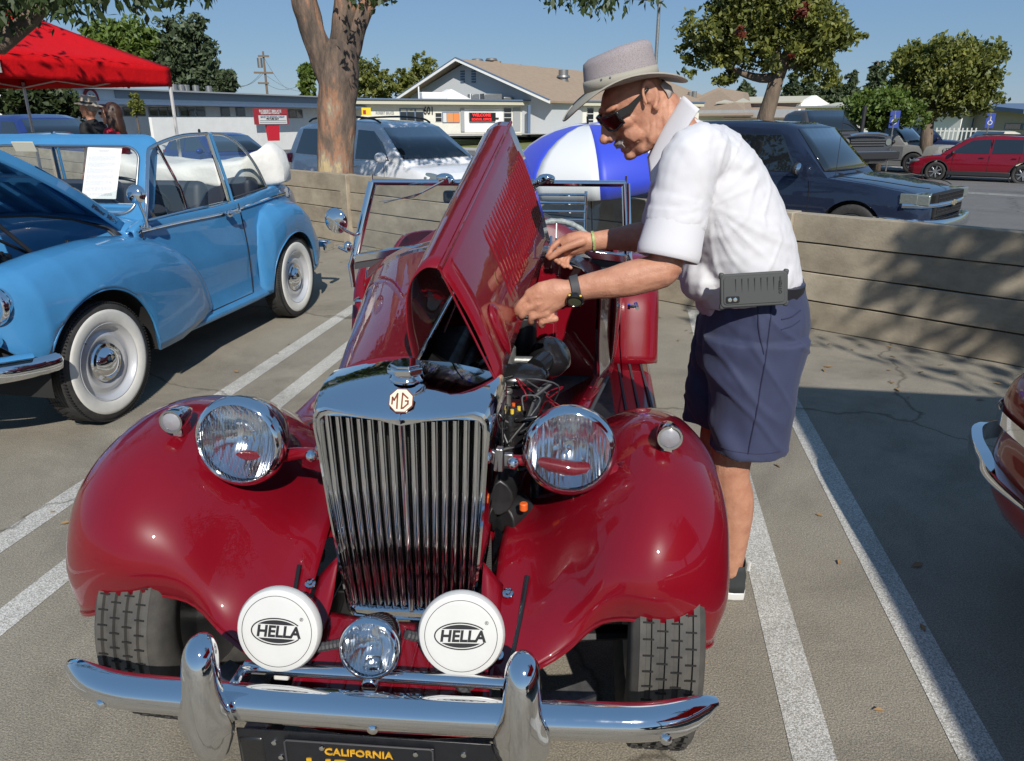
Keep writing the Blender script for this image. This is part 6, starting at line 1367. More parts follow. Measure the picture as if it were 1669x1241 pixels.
B().box((.05,-1.0,.5),(1.5,2.8,.3)).obj('floor_pan',M['plastic'],RC)
# ================= CANOPIES, UMBRELLA =================
M['redfab']=mat('red_polyester',(.56,.004,.008),.7,bump=.6,bscale=5,bdist=.03,detail=6,spec=.2)
M['legw']=mat('white_steel_tube',(.55,.55,.56),.4)
M['redin']=mat('silver_lining',(.30,.22,.23),.7)
def canopy(c,rz,label,hz=1.87,hp=2.92,val=.26,sz=1.5,logo=False):
    e=empty('pop_up_canopy',(c[0],c[1],0),rz,label,'canopy')
    rnd=random.Random(1)
    for k in range(4):
        a=[(-1,-1),(1,-1),(1,1),(-1,1)]; p,q=Vector((*a[k],0))*sz,Vector((*a[(k+1)%4],0))*sz
        rows=[]
        for t in np.linspace(0,1,7):
            rows.append([L3(L3(p,q,s),Vector((0,0,0)),t)+Vector((0,0,hz+val+(hp-hz-val)*(t**1.06)-.03*math.sin(PI*s)*(1-t)*math.sin(PI*t)*2)) for s in np.linspace(0,1,13)])
        B().grid(rows).obj('roof_panel',M['redfab'],e,smooth=180,solid=.004)
        rows=[[L3(p,q,s)+Vector((0,0,hz+val*v))+(L3(p,q,s).normalized()*.012*noise.noise(Vector((s*6+k,v*3,1)))*(1-v)) for s in np.linspace(0,1,25)] for v in(0,.25,.5,.75,1)]
        B().grid(rows).obj('valance',M['redfab'],e,smooth=180,solid=.003)
        B().box((p.x*.985,p.y*.985,(hz+.1)/2),(.035,.035,hz+.1)).obj('leg',M['legw'],e,bevel=.004)
        for s0,s1 in((0,.5),(.5,1)):
            A=L3(p,q,s0)*.98; Z=L3(p,q,s1)*.98
            B().tube([A+Vector((0,0,hz+.02)),Z+Vector((0,0,hz+.20))],.012,6).tube([A+Vector((0,0,hz+.20)),Z+Vector((0,0,hz+.02))],.012,6).obj('truss_bar',M['legw'],e)
        if logo and k==1:
            mx=plane_frame((L3(p,q,.93)*1.012)+Vector((0,0,hz+.13)),(q-p).normalized(),(0,0,1))
            lg=B().prism([(-.12,-.10),(.10,-.10),(.10,.10),(-.12,.10)],.003,mx).obj('logo_patch',M['white'],e)
            B().lathe([(.075,.004),(.060,.004)],28,M=mx).box(mx@Vector((0,0,.004)),(.002,.12,.02)).obj('logo_ring',mat('logo_blue',(.03,.10,.40),.5),lg,smooth=0)
    return e
C1=atd(288,190,12.6); u_=Vector((-.35,-.936)); v_=Vector((-.936,.35))
cy,sy=math.cos(YAW),math.sin(YAW)
tow=lambda a:Vector((a[0]*cy-a[1]*sy,a[0]*sy+a[1]*cy))
U=tow(u_); V=tow(v_); cc=Vector((C1.x,C1.y))+U*1.5+V*1.5
canopy(cc,math.atan2(-U.y,-U.x)+PI,'red pop-up canopy with leaf shadows on its roof, upper left',logo=False)
s_=0.0
for i_ in range(400):
    q_=Vector((C1.x,C1.y))+U*(i_*.01); dq=Vector((-q_.x*math.sin(YAW)*-1*-1,0)); fw_=-q_.x*math.sin(YAW)+q_.y*math.cos(YAW); rt_=q_.x*math.cos(YAW)+q_.y*math.sin(YAW)
    if 834.5+1279*rt_/fw_<3: s_=i_*.01; break
q_=Vector((C1.x,C1.y))+U*s_; fr_n=-V
mx=plane_frame((q_.x+fr_n.x*.03,q_.y+fr_n.y*.03,1.87+.15),(-U.x,-U.y,0),(0,0,1))
lg=B().prism([(-.10,-.09),(.10,-.09),(.10,.09),(-.10,.09)],.004,mx).obj('logo_patch',M['white'],None); lb_=mat('logo_blue',(.03,.10,.40),.5)
can_=[o for o in C.objects if o.name.startswith('pop_up_canopy')][0]
lg.parent=can_; lg.matrix_parent_inverse=Matrix.Rotation(-can_.rotation_euler.z,4,'Z')@Matrix.Translation(-can_.location)
lr=B().lathe([(.070,.006),(.055,.006)],28,M=mx).obj('logo_ring',lb_,lg,smooth=0); b=B(); strokes(b,[[(-.04,.03),(.04,.03),(-.04,-.03),(.04,-.03)]],.014,.007,mx); b.obj('logo_mark',lb_,lg,smooth=0)
# the canopy that shades the right-hand parking bay (outside the frame)
canopy((3.42,-.20),0,'pop-up canopy over the red classic car, outside the right of the picture',hz=2.05,hp=2.95)
# blue and white umbrella
ub=mat('umbrella_blue',(.03,.06,.55),.5,sheen=.2); uw=mat('umbrella_white',(.62,.64,.66),.6)
uc=atd(957,250,5.75); um=empty('golf_umbrella',(uc.x,uc.y,.0),0,'open blue and white golf umbrella propped behind the red roadster','umbrella')
um2=Matrix.Translation((.03,0,.99))@Matrix.Rotation(R(7),4,'X')@Matrix.Rotation(R(-4),4,'Y')
G=8; rad=.62
for k in range(G):
    a0=2*PI*k/G+R(10); rows=[]
    for i in range(9):
        t=i/8; row=[]
        for j in range(9):
            s=j/8; a=a0+2*PI/G*s; rr_=rad*math.sin(PI/2*t)*(1-.07*math.sin(PI*s)*t**2); z=.42*math.cos(PI/2*t)**.9 -.012*math.sin(PI*s)*t
            row.append(um2@Vector((rr_*math.cos(a),rr_*math.sin(a),z)))
        rows.append(row)
    B().grid(rows).obj('panel',ub if k%2==0 else uw,um,smooth=180,solid=.002)
    B().tube([um2@Vector((rad*.985*math.sin(PI/2*t)*math.cos(a0),rad*.985*math.sin(PI/2*t)*math.sin(a0),.415*math.cos(PI/2*t)**.9-.004)) for t in np.linspace(0,1,8)],.003,5).obj('rib',M['steel'],um)
B().tube([um2@Vector((0,0,.47)),um2@Vector((0,0,-.45))],.008,8).tube([um2@Vector((0,0,-.45)),um2@Vector((0,0,-.58))],.016,8).obj('shaft',M['black'],um)
# a folding stool that the umbrella's handle rests on
st=empty('folding_stool',(uc.x+.02,uc.y+.15,0),R(20),'folding camp stool under the blue and white umbrella','stool')
B().box((0,0,.44),(.42,.36,.025)).obj('seat',mat('stool_canvas',(.10,.09,.08),.8),st,bevel=.01)
for sx in(-1,1): 
    B().tube([(.19*sx,-.17,0),(.19*sx,.17,.43)],.012,6).obj('leg',M['steel'],st); B().tube([(.17*sx,.17,0),(.17*sx,-.17,.43)],.012,6).obj('leg',M['steel'],st)
# ================= PEOPLE BEYOND =================
def bystander(px,d,hgt,facing,top,bottom,hair,label,hat=False,longhair=False,skin=None):
    p=atd(px,190,d); e=empty('person',(p.x,p.y,0),facing,label,'person'); k=hgt/1.75
    sk_=M['skin']
    b=B(); limb(b,[(0,0,.92*k),(0,0,1.1*k),(-.01,0,1.3*k),(-.01,0,1.42*k)],[(.16,.11),(.14,.10),(.18,.11),(.12,.07)]); limb(b,[(-.01,0,1.40*k),(.01,0,1.52*k)],[(.05,.05),(.048,.05)])
    for q in(1,-1):
        limb(b,[(0,.09*q,.92*k),(.01,.10*q,.5*k),(-.01,.10*q,.08*k)],[(.085,.09),(.055,.06),(.04,.045)]); b.ball((.06,.10*q,.05*k),(.12,.045,.045))
        limb(b,[(-.01,.19*q,1.38*k),(-.02,.23*q,1.12*k),(.06,.21*q,.88*k)],[(.045,.05),(.038,.04),(.028,.03)]); b.ball((.08,.21*q,.82*k),(.03,.025,.06))
        for f in range(5): b.tube([(.07+.012*f,.21*q,.80*k),(.085+.014*f,.20*q,.73*k)],.008,6)
    hz=1.62*k; b.ball((.01,0,hz),(.098,.076,.118),20,14); b.ball((.05,0,hz-.06),(.055,.055,.05)); b.ball((.115,0,hz-.02),(.018,.012,.022)); b.ball((.098,0,hz-.065),(.012,.022,.008)); b.ball((.088,0,hz-.10),(.018,.022,.014))
    for q in(1,-1): b.ball((0,.077*q,hz-.01),(.018,.008,.03)); b.ball((.088,.032*q,hz+.012),(.012,.018,.006))
    o=b.obj('body',sk_,e); remesh(o,.008,4)
    b=B(); limb(b,[(0,0,.90*k),(0,0,1.1*k),(-.01,0,1.3*k),(-.01,0,1.42*k)],[(.18,.13),(.165,.125),(.20,.13),(.12,.08)])
    for q in(1,-1): limb(b,[(-.01,.17*q,1.39*k),(-.015,.215*q,1.22*k)],[(.07,.07),(.065,.065)])
    o=b.obj('shirt',top,e); remesh(o,.012,5)
    b=B(); limb(b,[(0,0,.98*k),(0,0,.86*k)],[(.18,.135),(.18,.14)])
    for q in(1,-1): limb(b,[(0,.09*q,.9*k),(.01,.10*q,.5*k),(-.01,.10*q,.12*k)],[(.10,.11),(.08,.085),(.07,.075)])
    o=b.obj('trousers',bottom,e); remesh(o,.014,4)
    b=B()
    if longhair:
        b.ball((-.02,0,hz+.015),(.108,.09,.125),20,14); limb(b,[(-.06,0,hz),(-.085,0,hz-.14),(-.09,.0,hz-.27)],[(.085,.05),(.09,.045),(.06,.03)])
        for q in(1,-1): limb(b,[(.0,.078*q,hz+.03),(-.01,.088*q,hz-.10),(-.03,.09*q,hz-.24)],[(.02,.035),(.022,.045),(.015,.04)])
        o=b.obj('hair',hair,e); remesh(o,.008,3)
        B().box((.115,0,hz+.012),(.01,.13,.035)).obj('sunglasses',M['frameb'],e,bevel=.008)
    else:
        b.ball((-.02,0,hz+.03),(.100,.081,.10),20,14); o=b.obj('hair',hair,e)
    if hat:
        B().lathe([(.098,.0),(.155,-.012),(.16,-.010),(.156,-.004),(.10,.006)],28,M=Matrix.Translation((0,0,hz+.045))@Matrix.Rotation(R(-8),4,'Y')).lathe([(.100,.0),(.094,.07),(.08,.10),(.04,.088),(.0001,.085)],28,M=Matrix.Translation((0,0,hz+.045))@Matrix.Rotation(R(-8),4,'Y')).obj('straw_hat',mat('woven_straw',(.40,.34,.27),.8,bump=.2,bscale=200),e,smooth=50)
        B().lathe([(.102,.004),(.101,.030)],28,M=Matrix.Translation((0,0,hz+.045))@Matrix.Rotation(R(-8),4,'Y')).obj('hat_ribbon',M['black'],e)
    return e
bystander(148,11.0,1.68,R(187),mat('black_tee',(.012,.012,.014),.8),M['navy'],M['hair'],'man in black t-shirt and straw hat behind the blue convertible',hat=True)
bystander(182,10.4,1.60,R(195),mat('red_tee',(.42,.012,.03),.8),M['navy'],mat('brown_hair',(.045,.018,.010),.5,bump=1,bscale=90,stretch=(1,1,.2)),'woman with long brown hair and red top behind the blue convertible',longhair=True)
# ================= BUILDINGS =================
M['stucco']=mat('cream_stucco',(.64,.63,.55),.9,var=.04,vscale=2); M['stw']=mat('white_stucco',(.78,.78,.75),.9,var=.04,vscale=2)
M['bluetrim']=mat('blue_grey_trim',(.10,.15,.24),.6); M['greywall']=mat('grey_panel',(.30,.32,.33),.8); M['shingle']=mat('tan_shingle',(.36,.27,.19),.9,col2=(.30,.22,.15),vscale=2.5,bump=.6,bscale=12)
M['winglass']=mat('window_glass',(.015,.018,.02),.05,coat=1); M['fascia']=mat('cream_fascia',(.50,.48,.38),.8)
class Face:
    "vertical plane through two points given by pixel column and distance"
    def __init__(s,px0,d0,px1,d1,z0=0):
        s.a=atd(px0,190,d0); s.b=atd(px1,190,d1); s.a.z=s.b.z=0
        s.x=(s.b-s.a).normalized(); s.L=(s.b-s.a).length; s.n=Vector((s.x.y,-s.x.x,0))  # towards camera
        if s.n.dot(-s.a)<0: s.n=-s.n
        s.root=None
    def hit(s,px,py):
        r=ray(px,py); t=(s.a.dot(s.n)-Vector((0,0,H)).dot(s.n))/r.dot(s.n); p=Vector((0,0,H))+r*t
        return (p-s.a).dot(s.x),p.z
    def P(s,u,z,o=0): return s.a+s.x*u+s.n*o+Vector((0,0,z))
    def slab(s,b,u0,z0,u1,z1,o0,o1):
        b.loft([[s.P(u0,z0,o),s.P(u1,z0,o),s.P(u1,z1,o),s.P(u0,z1,o)] for o in(o0,o1)]); return b
    def rect(s,name,m,px0,py0,px1,py1,o0=0,o1=.06,par=None,bevel=0):
        u0,z0=s.hit(px0,py1); u1,z1=s.hit(px1,py0); q=s.slab(B(),u0,z0,u1,z1,o0,o1).obj(name,m,par or s.root,smooth=0,bevel=bevel); return q
    def window(s,px0,py0,px1,py1,nx=1,nz=2,par=None,fm=None):
        fr_=s.rect('window',fm or M['white'],px0,py0,px1,py1,.0,.05,par)
        u0,z0=s.hit(px0,py1); u1,z1=s.hit(px1,py0); g=.08*(u1-u0)/nx; h=.08*(z1-z0)/nz
        for i in range(nx):
            for j in range(nz): s.slab(B(),u0+(u1-u0)*i/nx+g,z0+(z1-z0)*j/nz+h,u0+(u1-u0)*(i+1)/nx-g,z0+(z1-z0)*(j+1)/nz-h,.05,.07).obj('pane',M['winglass'],fr_,smooth=0)
        return fr_
def bld(name,label,cat='building'): return empty(name,(0,0,0),0,label,cat)
# school hall with gable
F=Face(575,64,940,72); F.root=bld('school_building','cream school building with low gable roof, red display sign and number 601'); root=F.root
zt=2.85; uL=F.hit(575,180)[0]; 
# main wall and portico roof
F.slab(B(),0,-.2,F.L+14,zt-.45,-.3,0).obj('front_wall',M['stucco'],root,smooth=0)
F.slab(B(),-1.2,zt-.42,F.L+14,zt-.08,-3,.7).obj('portico_fascia',M['fascia'],root,smooth=0)
F.slab(B(),-1.4,zt-.08,F.L+14,zt+.02,-3.2,.85).obj('portico_edge',M['bluetrim'],root,smooth=0)
F.rect('wall_return',M['greywall'],751,177,756,215,.0,.10)
F.rect('recess_wall',M['stw'],757,178,819,216,.005,.03)
F.window(820,176,834,200,1,3); F.rect('door_panel',M['greywall'],836,176,848,214,.0,.05); F.window(853,176,866,212,1,3); F.rect('door_panel',M['greywall'],867,176,880,214,.0,.05); F.window(881,176,895,208,1,3)
F.window(903,178,916,214,1,2,fm=M['fascia']); F.window(917,178,930,214,1,2,fm=M['fascia']); F.window(955,176,968,205,1,3)
pp=F.hit(850,215)[0]; F.slab(B(),pp-.12,-.2,pp+.12,zt-.4,1.3,1.5).obj('porch_post',M['bluetrim'],root,smooth=0)
F.rect('door_frame',M['bluetrim'],652,177,690,203,.0,.04); 
for a_,b_ in((653,662),(664,675),(678,689)): F.rect('door_glass',M['winglass'],a_,183,b_,203,.04,.06)
for a_,b_ in((653,662),(664,675),(678,689)): F.rect('transom_panel',M['fascia'],a_,178,b_,182,.04,.06)
F.window(709,184,720,199,1,2)
F.rect('notice_board',M['bluetrim'],721,183,748.5,200.5,.0,.06)
for a_,b_,m in((722,727,M['white']),(728,738,mat('orange_poster',(.60,.26,.10),.7)),(739,747.5,mat('deep_orange_poster',(.70,.22,.06),.7))): F.rect('poster',m,a_,184.5,b_,199.5,.06,.08)
F.rect('display_case',M['black'],764,184,806,198,.03,.25)
led=mat('red_led',(.9,.03,.03),.5,emit=.35)
def ftext(body,px,py,size,m,name,bold=0,sx=1,off=.27,F=F,shear=0):
    u,z=F.hit(px,py); o=text(name,body,size,plane_frame(F.P(u,z,off),F.x,(0,0,1)),m,F.root,.01,bold=bold,sx=sx,shear=shear); return o
o=ftext('WELCOME',783,188,.34,led,'display_text',.012,1.05); o['kind']='stuff'; o=ftext('SCHOOL OFFICE',783,195,.26,led,'display_text',.01,.95); o['kind']='stuff'
o=ftext('601',698.5,181.5,.86,M['print'],'house_number',.02,.72,off=.03); o['kind']='stuff'
o=ftext('ROBERT BRUCE',627,184.5,.30,M['greywall'],'wall_lettering',.008,.72,off=.03); o['kind']='stuff'
o=ftext('601',670,179.8,.16,M['print'],'door_number',.0,1,off=.08); o['kind']='stuff'
F.rect('wall_speaker',M['print'],807,192,812,194,.0,.15)
# gable block behind
rt=lambda px,d:atd(px,190,d)
A0=rt(745,72); A1=rt(944,91); rd=(A1-A0); rd.z=0; rl=rd.length; rd/=rl; fd=Vector((rd.y,-rd.x,0))
if fd.dot(Vector((cy,sy,0)))<0: fd=-fd
def GP(s,z,t): return A0*1+fd*s+rd*t+Vector((0,0,z-A0.z))
zr_=1.45+88/1279*72; zeL,zeR=3.15,2.75; sL,sR=-7.4,9.9
G0=[(sL,zeL),(0,zr_-.25),(sR,zeR)]
b=B(); b.loft([[GP(sL+.8,-.2,t),GP(sR-.5,-.2,t),GP(sR-.5,zeR,t),GP(0,zr_-.35,t),GP(sL+.8,zeL+.25,t)] for t in(1.2,45)]).obj('gable_wall',mat('pale_grey_wall',(.52,.54,.55),.9),root,smooth=0)
for (a_,za),(c_,zc) in(((sL,zeL),(0,zr_)),((0,zr_),(sR,zeR))):
    b=B(); b.loft([[GP(a_,za,t),GP(c_,zc,t),GP(c_,zc-.16,t),GP(a_,za-.16,t)] for t in(.06,46)]).obj('roof_slope',M['shingle'],root,smooth=0)
    b=B(); b.loft([[GP(a_,za+.03,t),GP(c_,zc+.03,t),GP(c_,zc-.22,t),GP(a_,za-.22,t)] for t in(-.06,.06)]).obj('barge_board',M['stw'],root,smooth=0)
    b=B(); b.loft([[GP(a_,za+.10,t),GP(c_,zc+.10,t),GP(c_,zc+.03,t),GP(a_,za+.03,t)] for t in(-.10,.1)]).obj('roof_edge',M['bluetrim'],root,smooth=0)
for px_,py_,q in((754,124,0),(772,124,0)):
    r=ray(px_,py_); n=rd; t=((A0+rd*1.18)-Vector((0,0,H))).dot(n)/r.dot(n); p=Vector((0,0,H))+r*t
    for j in range(5): B().box(p+Vector((0,0,-.5+.22*j)),(.45,.1,.14),rot=(0,0,math.atan2(fd.y,fd.x))).obj('gable_louvre',M['bluetrim'],root)
for px_,py_,d_ in((778,98,76),(801,97,78)):
    p=atd(px_,py_+4,d_); B().cyl(p+Vector((0,0,-.9)),p,.32).lathe([(.5,.0),(.62,.12),(.5,.3),(.0001,.36)],14,M=Matrix.Translation(p)).obj('roof_vent',M['alu'],root)
p=atd(806,112,78); B().box(p,(1.2,.9,1.3)).obj('vent_curb',M['shingle'],root)
p=atd(918,132,80); B().cyl(p+Vector((0,0,-.9)),p+Vector((0,0,1.0)),.48).lathe([(.7,.3),(.6,.5),(.5,.5)],14,M=Matrix.Translation(p)).obj('turbine_vent',M['alu'],root)
for px_ in(829,849): p=atd(px_,112,85); B().cyl(p+Vector((0,0,-.8)),p+Vector((0,0,.4)),.1,n=8).obj('roof_pipe',M['shingle'],root)
for px_,w_,h_,m in((712,2.2,.55,M['stw']),(808,1.7,.5,M['alu']),(779,.7,.45,M['alu']),(833,.9,.25,M['alu'])):
    u,z=F.hit(px_,160); c=F.P(u,zt+.02+h_/2,-1.0); B().box(c,(w_,1.0,h_),rot=(0,0,math.atan2(F.x.y,F.x.x))).obj('rooftop_unit',m,root,bevel=.05)
u,z=F.hit(742,160); c=F.P(u,zt,-1.4); b=B(); b.loft([[c+F.x*-1.9+F.n*o,c+F.x*1.9+F.n*o,c+Vector((0,0,.85))+F.n*o] for o in(-.6,.6)]).obj('rooftop_gable',M['stw'],root,smooth=0)
for px_,h_ in((688,1.0),(773,.5),(585,1.2)): u,z=F.hit(px_,160); B().cyl(F.P(u,zt,-.8),F.P(u,zt+h_,-.8),.06,n=8).obj('roof_pipe',M['stw'],root)
# paved forecourt
b=B(); pa=[F.P(F.hit(560,200)[0],.105,.2),F.P(F.L+20,.105,.2),F.P(F.L+20,.105,4.5),F.P(F.hit(560,200)[0],.105,4.5)]; b.poly(pa).obj('forecourt',M['side'],smooth=0)['kind']='structure'
# brown roofed wing to the right of the hall
F2=Face(1085,100,1300,82); F2.root=bld('roofed_wing','long low wing with a tan shingle roof right of the man\'s shoulder')
def hip(Fc,pts,name,m):
    b=B(); P=[Fc.P(*Fc.hit(x,y),o) for x,y,o in pts]; b.loft([P,[p+Vector((0,0,-.15)) for p in P]]).obj(name,m,Fc.root,smooth=0)
F2.slab(B(),-2,-.2,F2.L,2.2,-.3,0).obj('front_wall',M['stw'],F2.root,smooth=0)
hip(F2,[(1075,141,-9),(1120,150,-9),(1240,188,1.0),(1075,190,1.0)],'roof_slope',M['shingle'])
hip(F2,[(1150,162,-9),(1312,182,-9),(1315,192,1),(1190,192,1)],'roof_slope',M['shingle'])
for px_,py_ in((1125,147),(1132,146),(1182,160)): p=atd(px_,py_+3,104); B().cyl(p+Vector((0,0,-1.5)),p,.3,n=10).obj('roof_vent',M['alu'],F2.root)
# far hall with white gable end
F3=Face(1187,96,1324,92); F3.root=bld('far_hall','grey hall with pale roof and white gable end behind the right-hand tree')
F3.slab(B(),-1,-.2,F3.hit(1307,180)[0],F3.hit(1250,167)[1],-8,0).obj('side_wall',mat('mauve_grey_wall',(.33,.31,.31),.9),F3.root,smooth=0)
zA=F3.hit(1250,167)[1]; zB=F3.hit(1250,156)[1]; uE=F3.hit(1308,167)[0]
b=B(); b.loft([[F3.P(u,zA-.1,.5),F3.P(u,zA+.05,.5),F3.P(u,zB,-4),F3.P(u,zB-.15,-4)] for u in(-1.5,uE)]).obj('roof_slope',mat('pale_metal_roof',(.50,.47,.37),.7),F3.root,smooth=0)
b=B(); g0,g1=F3.P(uE,-.2,.3),F3.P(uE+2.2,-.2,-2.0); gm_=L3(g0,g1,.5)
b.loft([[g0+o,g1+o,g1+o+Vector((0,0,zA)),gm_+o+Vector((0,0,zB+.15)),g0+o+Vector((0,0,zA))] for o in(Vector((0,0,0)),Vector((-.4,.5,0)))]).obj('gable_end',M['stw'],F3.root,smooth=0)
F4=Face(1311,70,1400,68); F4.root=bld('annexe','low white annexe with flat pale roof above the lifted pickup')
F4.slab(B(),0,-.3,F4.L+10,F4.hit(1350,176)[1],-.4,0).obj('front_wall',M['stw'],F4.root,smooth=0)
F4.slab(B(),-.4,F4.hit(1350,176)[1],F4.L+10,F4.hit(1350,174)[1]+.05,-6,.9).obj('roof_edge',M['greywall'],F4.root,smooth=0)
u0=F4.hit(1336,170)[0]; b=B(); z0=F4.hit(1350,174)[1]; z1=F4.hit(1350,166.5)[1]; b.loft([[F4.P(u,z0,.4),F4.P(u,z1,-3),F4.P(u,z1-.1,-3),F4.P(u,z0-.1,.4)] for u in(u0,F4.L+9)]).obj('roof_slope',mat('pale_green_roof',(.46,.46,.36),.8),F4.root,smooth=0)
F4.window(1318,192,1340,200,2,1)
# white block and tan hall at far right
F5=Face(1440,62,1568,58); F5.root=bld('white_block','plain white block behind the right-hand round tree')
F5.slab(B(),0,-.9,F5.L,F5.hit(1550,187)[1],-4,0).obj('wall',M['stw'],F5.root,smooth=0); F5.slab(B(),-.3,F5.hit(1550,187)[1],F5.L+.3,F5.hit(1550,185)[1],-4.3,.4).obj('roof_edge',M['greywall'],F5.root,smooth=0); F5.window(1500,197,1512,207,2,1)
F6=Face(1562,60,1720,54); F6.root=bld('tan_hall','tan hall with grey blue low-pitched roof at the right edge')
a_=F6.hit(1572,181); c_=F6.hit(1591,176); d_=F6.hit(1690,187)
b=B(); b.loft([[F6.P(a_[0],-.9,o),F6.P(d_[0],-.9,o),F6.P(*d_,o),F6.P(*c_,o),F6.P(*a_,o)] for o in(-10,0)]).obj('gable_wall',mat('tan_boarding',(.42,.38,.31),.9,var=.05),F6.root,smooth=0)
for P_,Q_ in((a_,c_),(c_,d_)): b=B(); b.loft([[F6.P(P_[0],P_[1]+.05,o),F6.P(Q_[0],Q_[1]+.05,o),F6.P(Q_[0],Q_[1]+.28,o),F6.P(P_[0],P_[1]+.28,o)] for o in(-10,.9)]).obj('roof_slope',M['bluetrim'],F6.root,smooth=0)
F6.window(1637,202,1700,211,2,1,fm=M['bluetrim']); F6.rect('door',M['bluetrim'],1571,193,1588,212,0,.06)
# long white building at the left with its round emblem
F7=Face(117,46,503,60); F7.root=bld('long_white_building','long white flat-roofed building at left with blue awning and red round emblem')
def F7z(py0,py1=None): return F7.hit(117,py0)[1]
zt7=F7.hit(300,151)[1]
F7.slab(B(),0,-.8,F7.L+6,zt7,-8,0).obj('front_wall',M['stw'],F7.root,smooth=0)
F7.slab(B(),-.15,zt7,F7.L+6,zt7+.08,-8.2,.5).obj('roof_edge',M['greywall'],F7.root,smooth=0)
F7.slab(B(),F7.hit(186,150)[0],zt7-.42,F7.L+6,zt7,.0,.06).obj('grey_fascia',M['greywall'],F7.root,smooth=0)
za=F7.hit(300,173)[1]; F7.slab(B(),-1.5,za,F7.L+6,za+.16,0,1.2).obj('awning',M['bluetrim'],F7.root,smooth=0)
for i,px_ in enumerate((201,222,243,258,273,293,303,320,360,385)): F7.window(px_,175.5,px_+13,190,1,1,fm=M['greywall'])
F7.window(445,181,468,191,2,1,fm=M['greywall']); F7.window(470,179,492,193,2,1,fm=M['greywall'])
F7.slab(B(),F7.hit(198,195)[0],-.8,F7.hit(372,195)[0],F7.hit(300,191.5)[1],2.0,2.2).obj('garden_wall',M['stw'],F7.root,smooth=0)
for px_ in(315,327,335,350,371): u,z=F7.hit(px_,150); B().cyl(F7.P(u,zt7,-1.5),F7.P(u,zt7+.5,-1.5),.2,n=10).obj('roof_vent',M['alu'],F7.root)
rdm=mat('emblem_red',(.30,.02,.03),.6)
u,z=F7.hit(148,162); mx=plane_frame(F7.P(u,z,.03),F7.x,(0,0,1))
em=B().prism([(.46*math.cos(a),.60*math.sin(a)) for a in np.linspace(0,2*PI,25)[:-1]],.03,mx).obj('emblem_disc',rdm,F7.root,smooth=0)
B().prism([(.32*math.cos(a),.44*math.sin(a)-.02) for a in np.linspace(0,2*PI,25)[:-1]],.05,mx).obj('emblem_face',M['white'],em,smooth=0)
b=B(); strokes(b,[[(-.2,-.2),(-.08,.22),(.02,-.2)],[(.0,-.2),(.12,.22),(.22,-.2)]],.05,.065,mx); b.obj('emblem_marks',M['greywall'],em,smooth=0)['kind']='stuff'
B().prism([(-1.05,-.5),(1.05,-.5),(1.0,-.16),(-1.0,-.16)],.025,mx).obj('emblem_banner',rdm,em,smooth=0)
o=text('emblem_text','SCHOOL',.26,mx@Matrix.Translation((0,-.33,.03)),M['white'],em,.01,bold=.01,sx=1.15); o['kind']='stuff'
# low dark building behind the canopy
# school sign
F8=Face(419,46,468,47.2); F8.root=empty('school_sign',(0,0,0),0,'red and white school name sign on a red post, left of the forked trunk','sign')
F8.rect('sign_frame',rdm,420,177.5,468.5,203.5,-.3,0); F8.rect('sign_header',mat('sign_maroon',(.30,.03,.04),.6),422,179.5,466.5,187,.0,.02); F8.rect('message_board',M['white'],422.5,188.5,466.5,202.5,.0,.02)
b=B(); u0,z0=F8.hit(440,227); u1,z1=F8.hit(455,204); b.loft([[F8.P(u0+.02,z0-.1,o),F8.P(u1-.02,z0-.1,o),F8.P(u1+.05,z1,o),F8.P(u0-.05,z1,o)] for o in(-.25,-.05)]).obj('sign_post',mat('sign_red',(.50,.015,.03),.5),F8.root,smooth=0)
for body,px_,py_,sz,m,sx in(('ROBERT BRUCE',440,181.6,.20,M['white'],1.05),('ELEMENTARY SCHOOL',440,185.2,.115,M['white'],1.05),('BACK TO SCHOOL NIGHT',444,191.0,.15,M['bluetrim'],.9),('PICTURE DAY',444,194.2,.15,M['print'],.9)):
    u,z=F8.hit(px_,py_); o=text('sign_text',body,sz,plane_frame(F8.P(u,z,.03),F8.x,(0,0,1)),m,F8.root,.004,bold=.004,sx=sx); o['kind']='stuff'
for z_ in(196.5,199.5): u0,z0=F8.hit(423,z_); u1,_=F8.hit(466,z_); F8.slab(B(),u0,z0-.012,u1,z0+.012,.02,.035).obj('board_rail',M['greywall'],F8.root,smooth=0)
# swing frame
sw=empty('swing_frame',(0,0,0),0,'orange steel swing frame in front of the long white building','swing'); om=mat('orange_steel',(.75,.16,.03),.5)
F9=Face(380,57,425,58.5)
def pt9(x,y,o=0): return F9.P(*F9.hit(x,y),o)
B().tube([pt9(388,175),pt9(418,176)],.06,6).obj('top_bar',om,sw)
for a_,o_ in((383,.0),(396,.0)): B().tube([pt9(388,175),pt9(a_,192,o_)],.06,6).obj('leg',om,sw)
for a_ in(400,407): B().tube([pt9(a_,175.5),pt9(a_,190)],.015,5).obj('chain',M['steel'],sw)
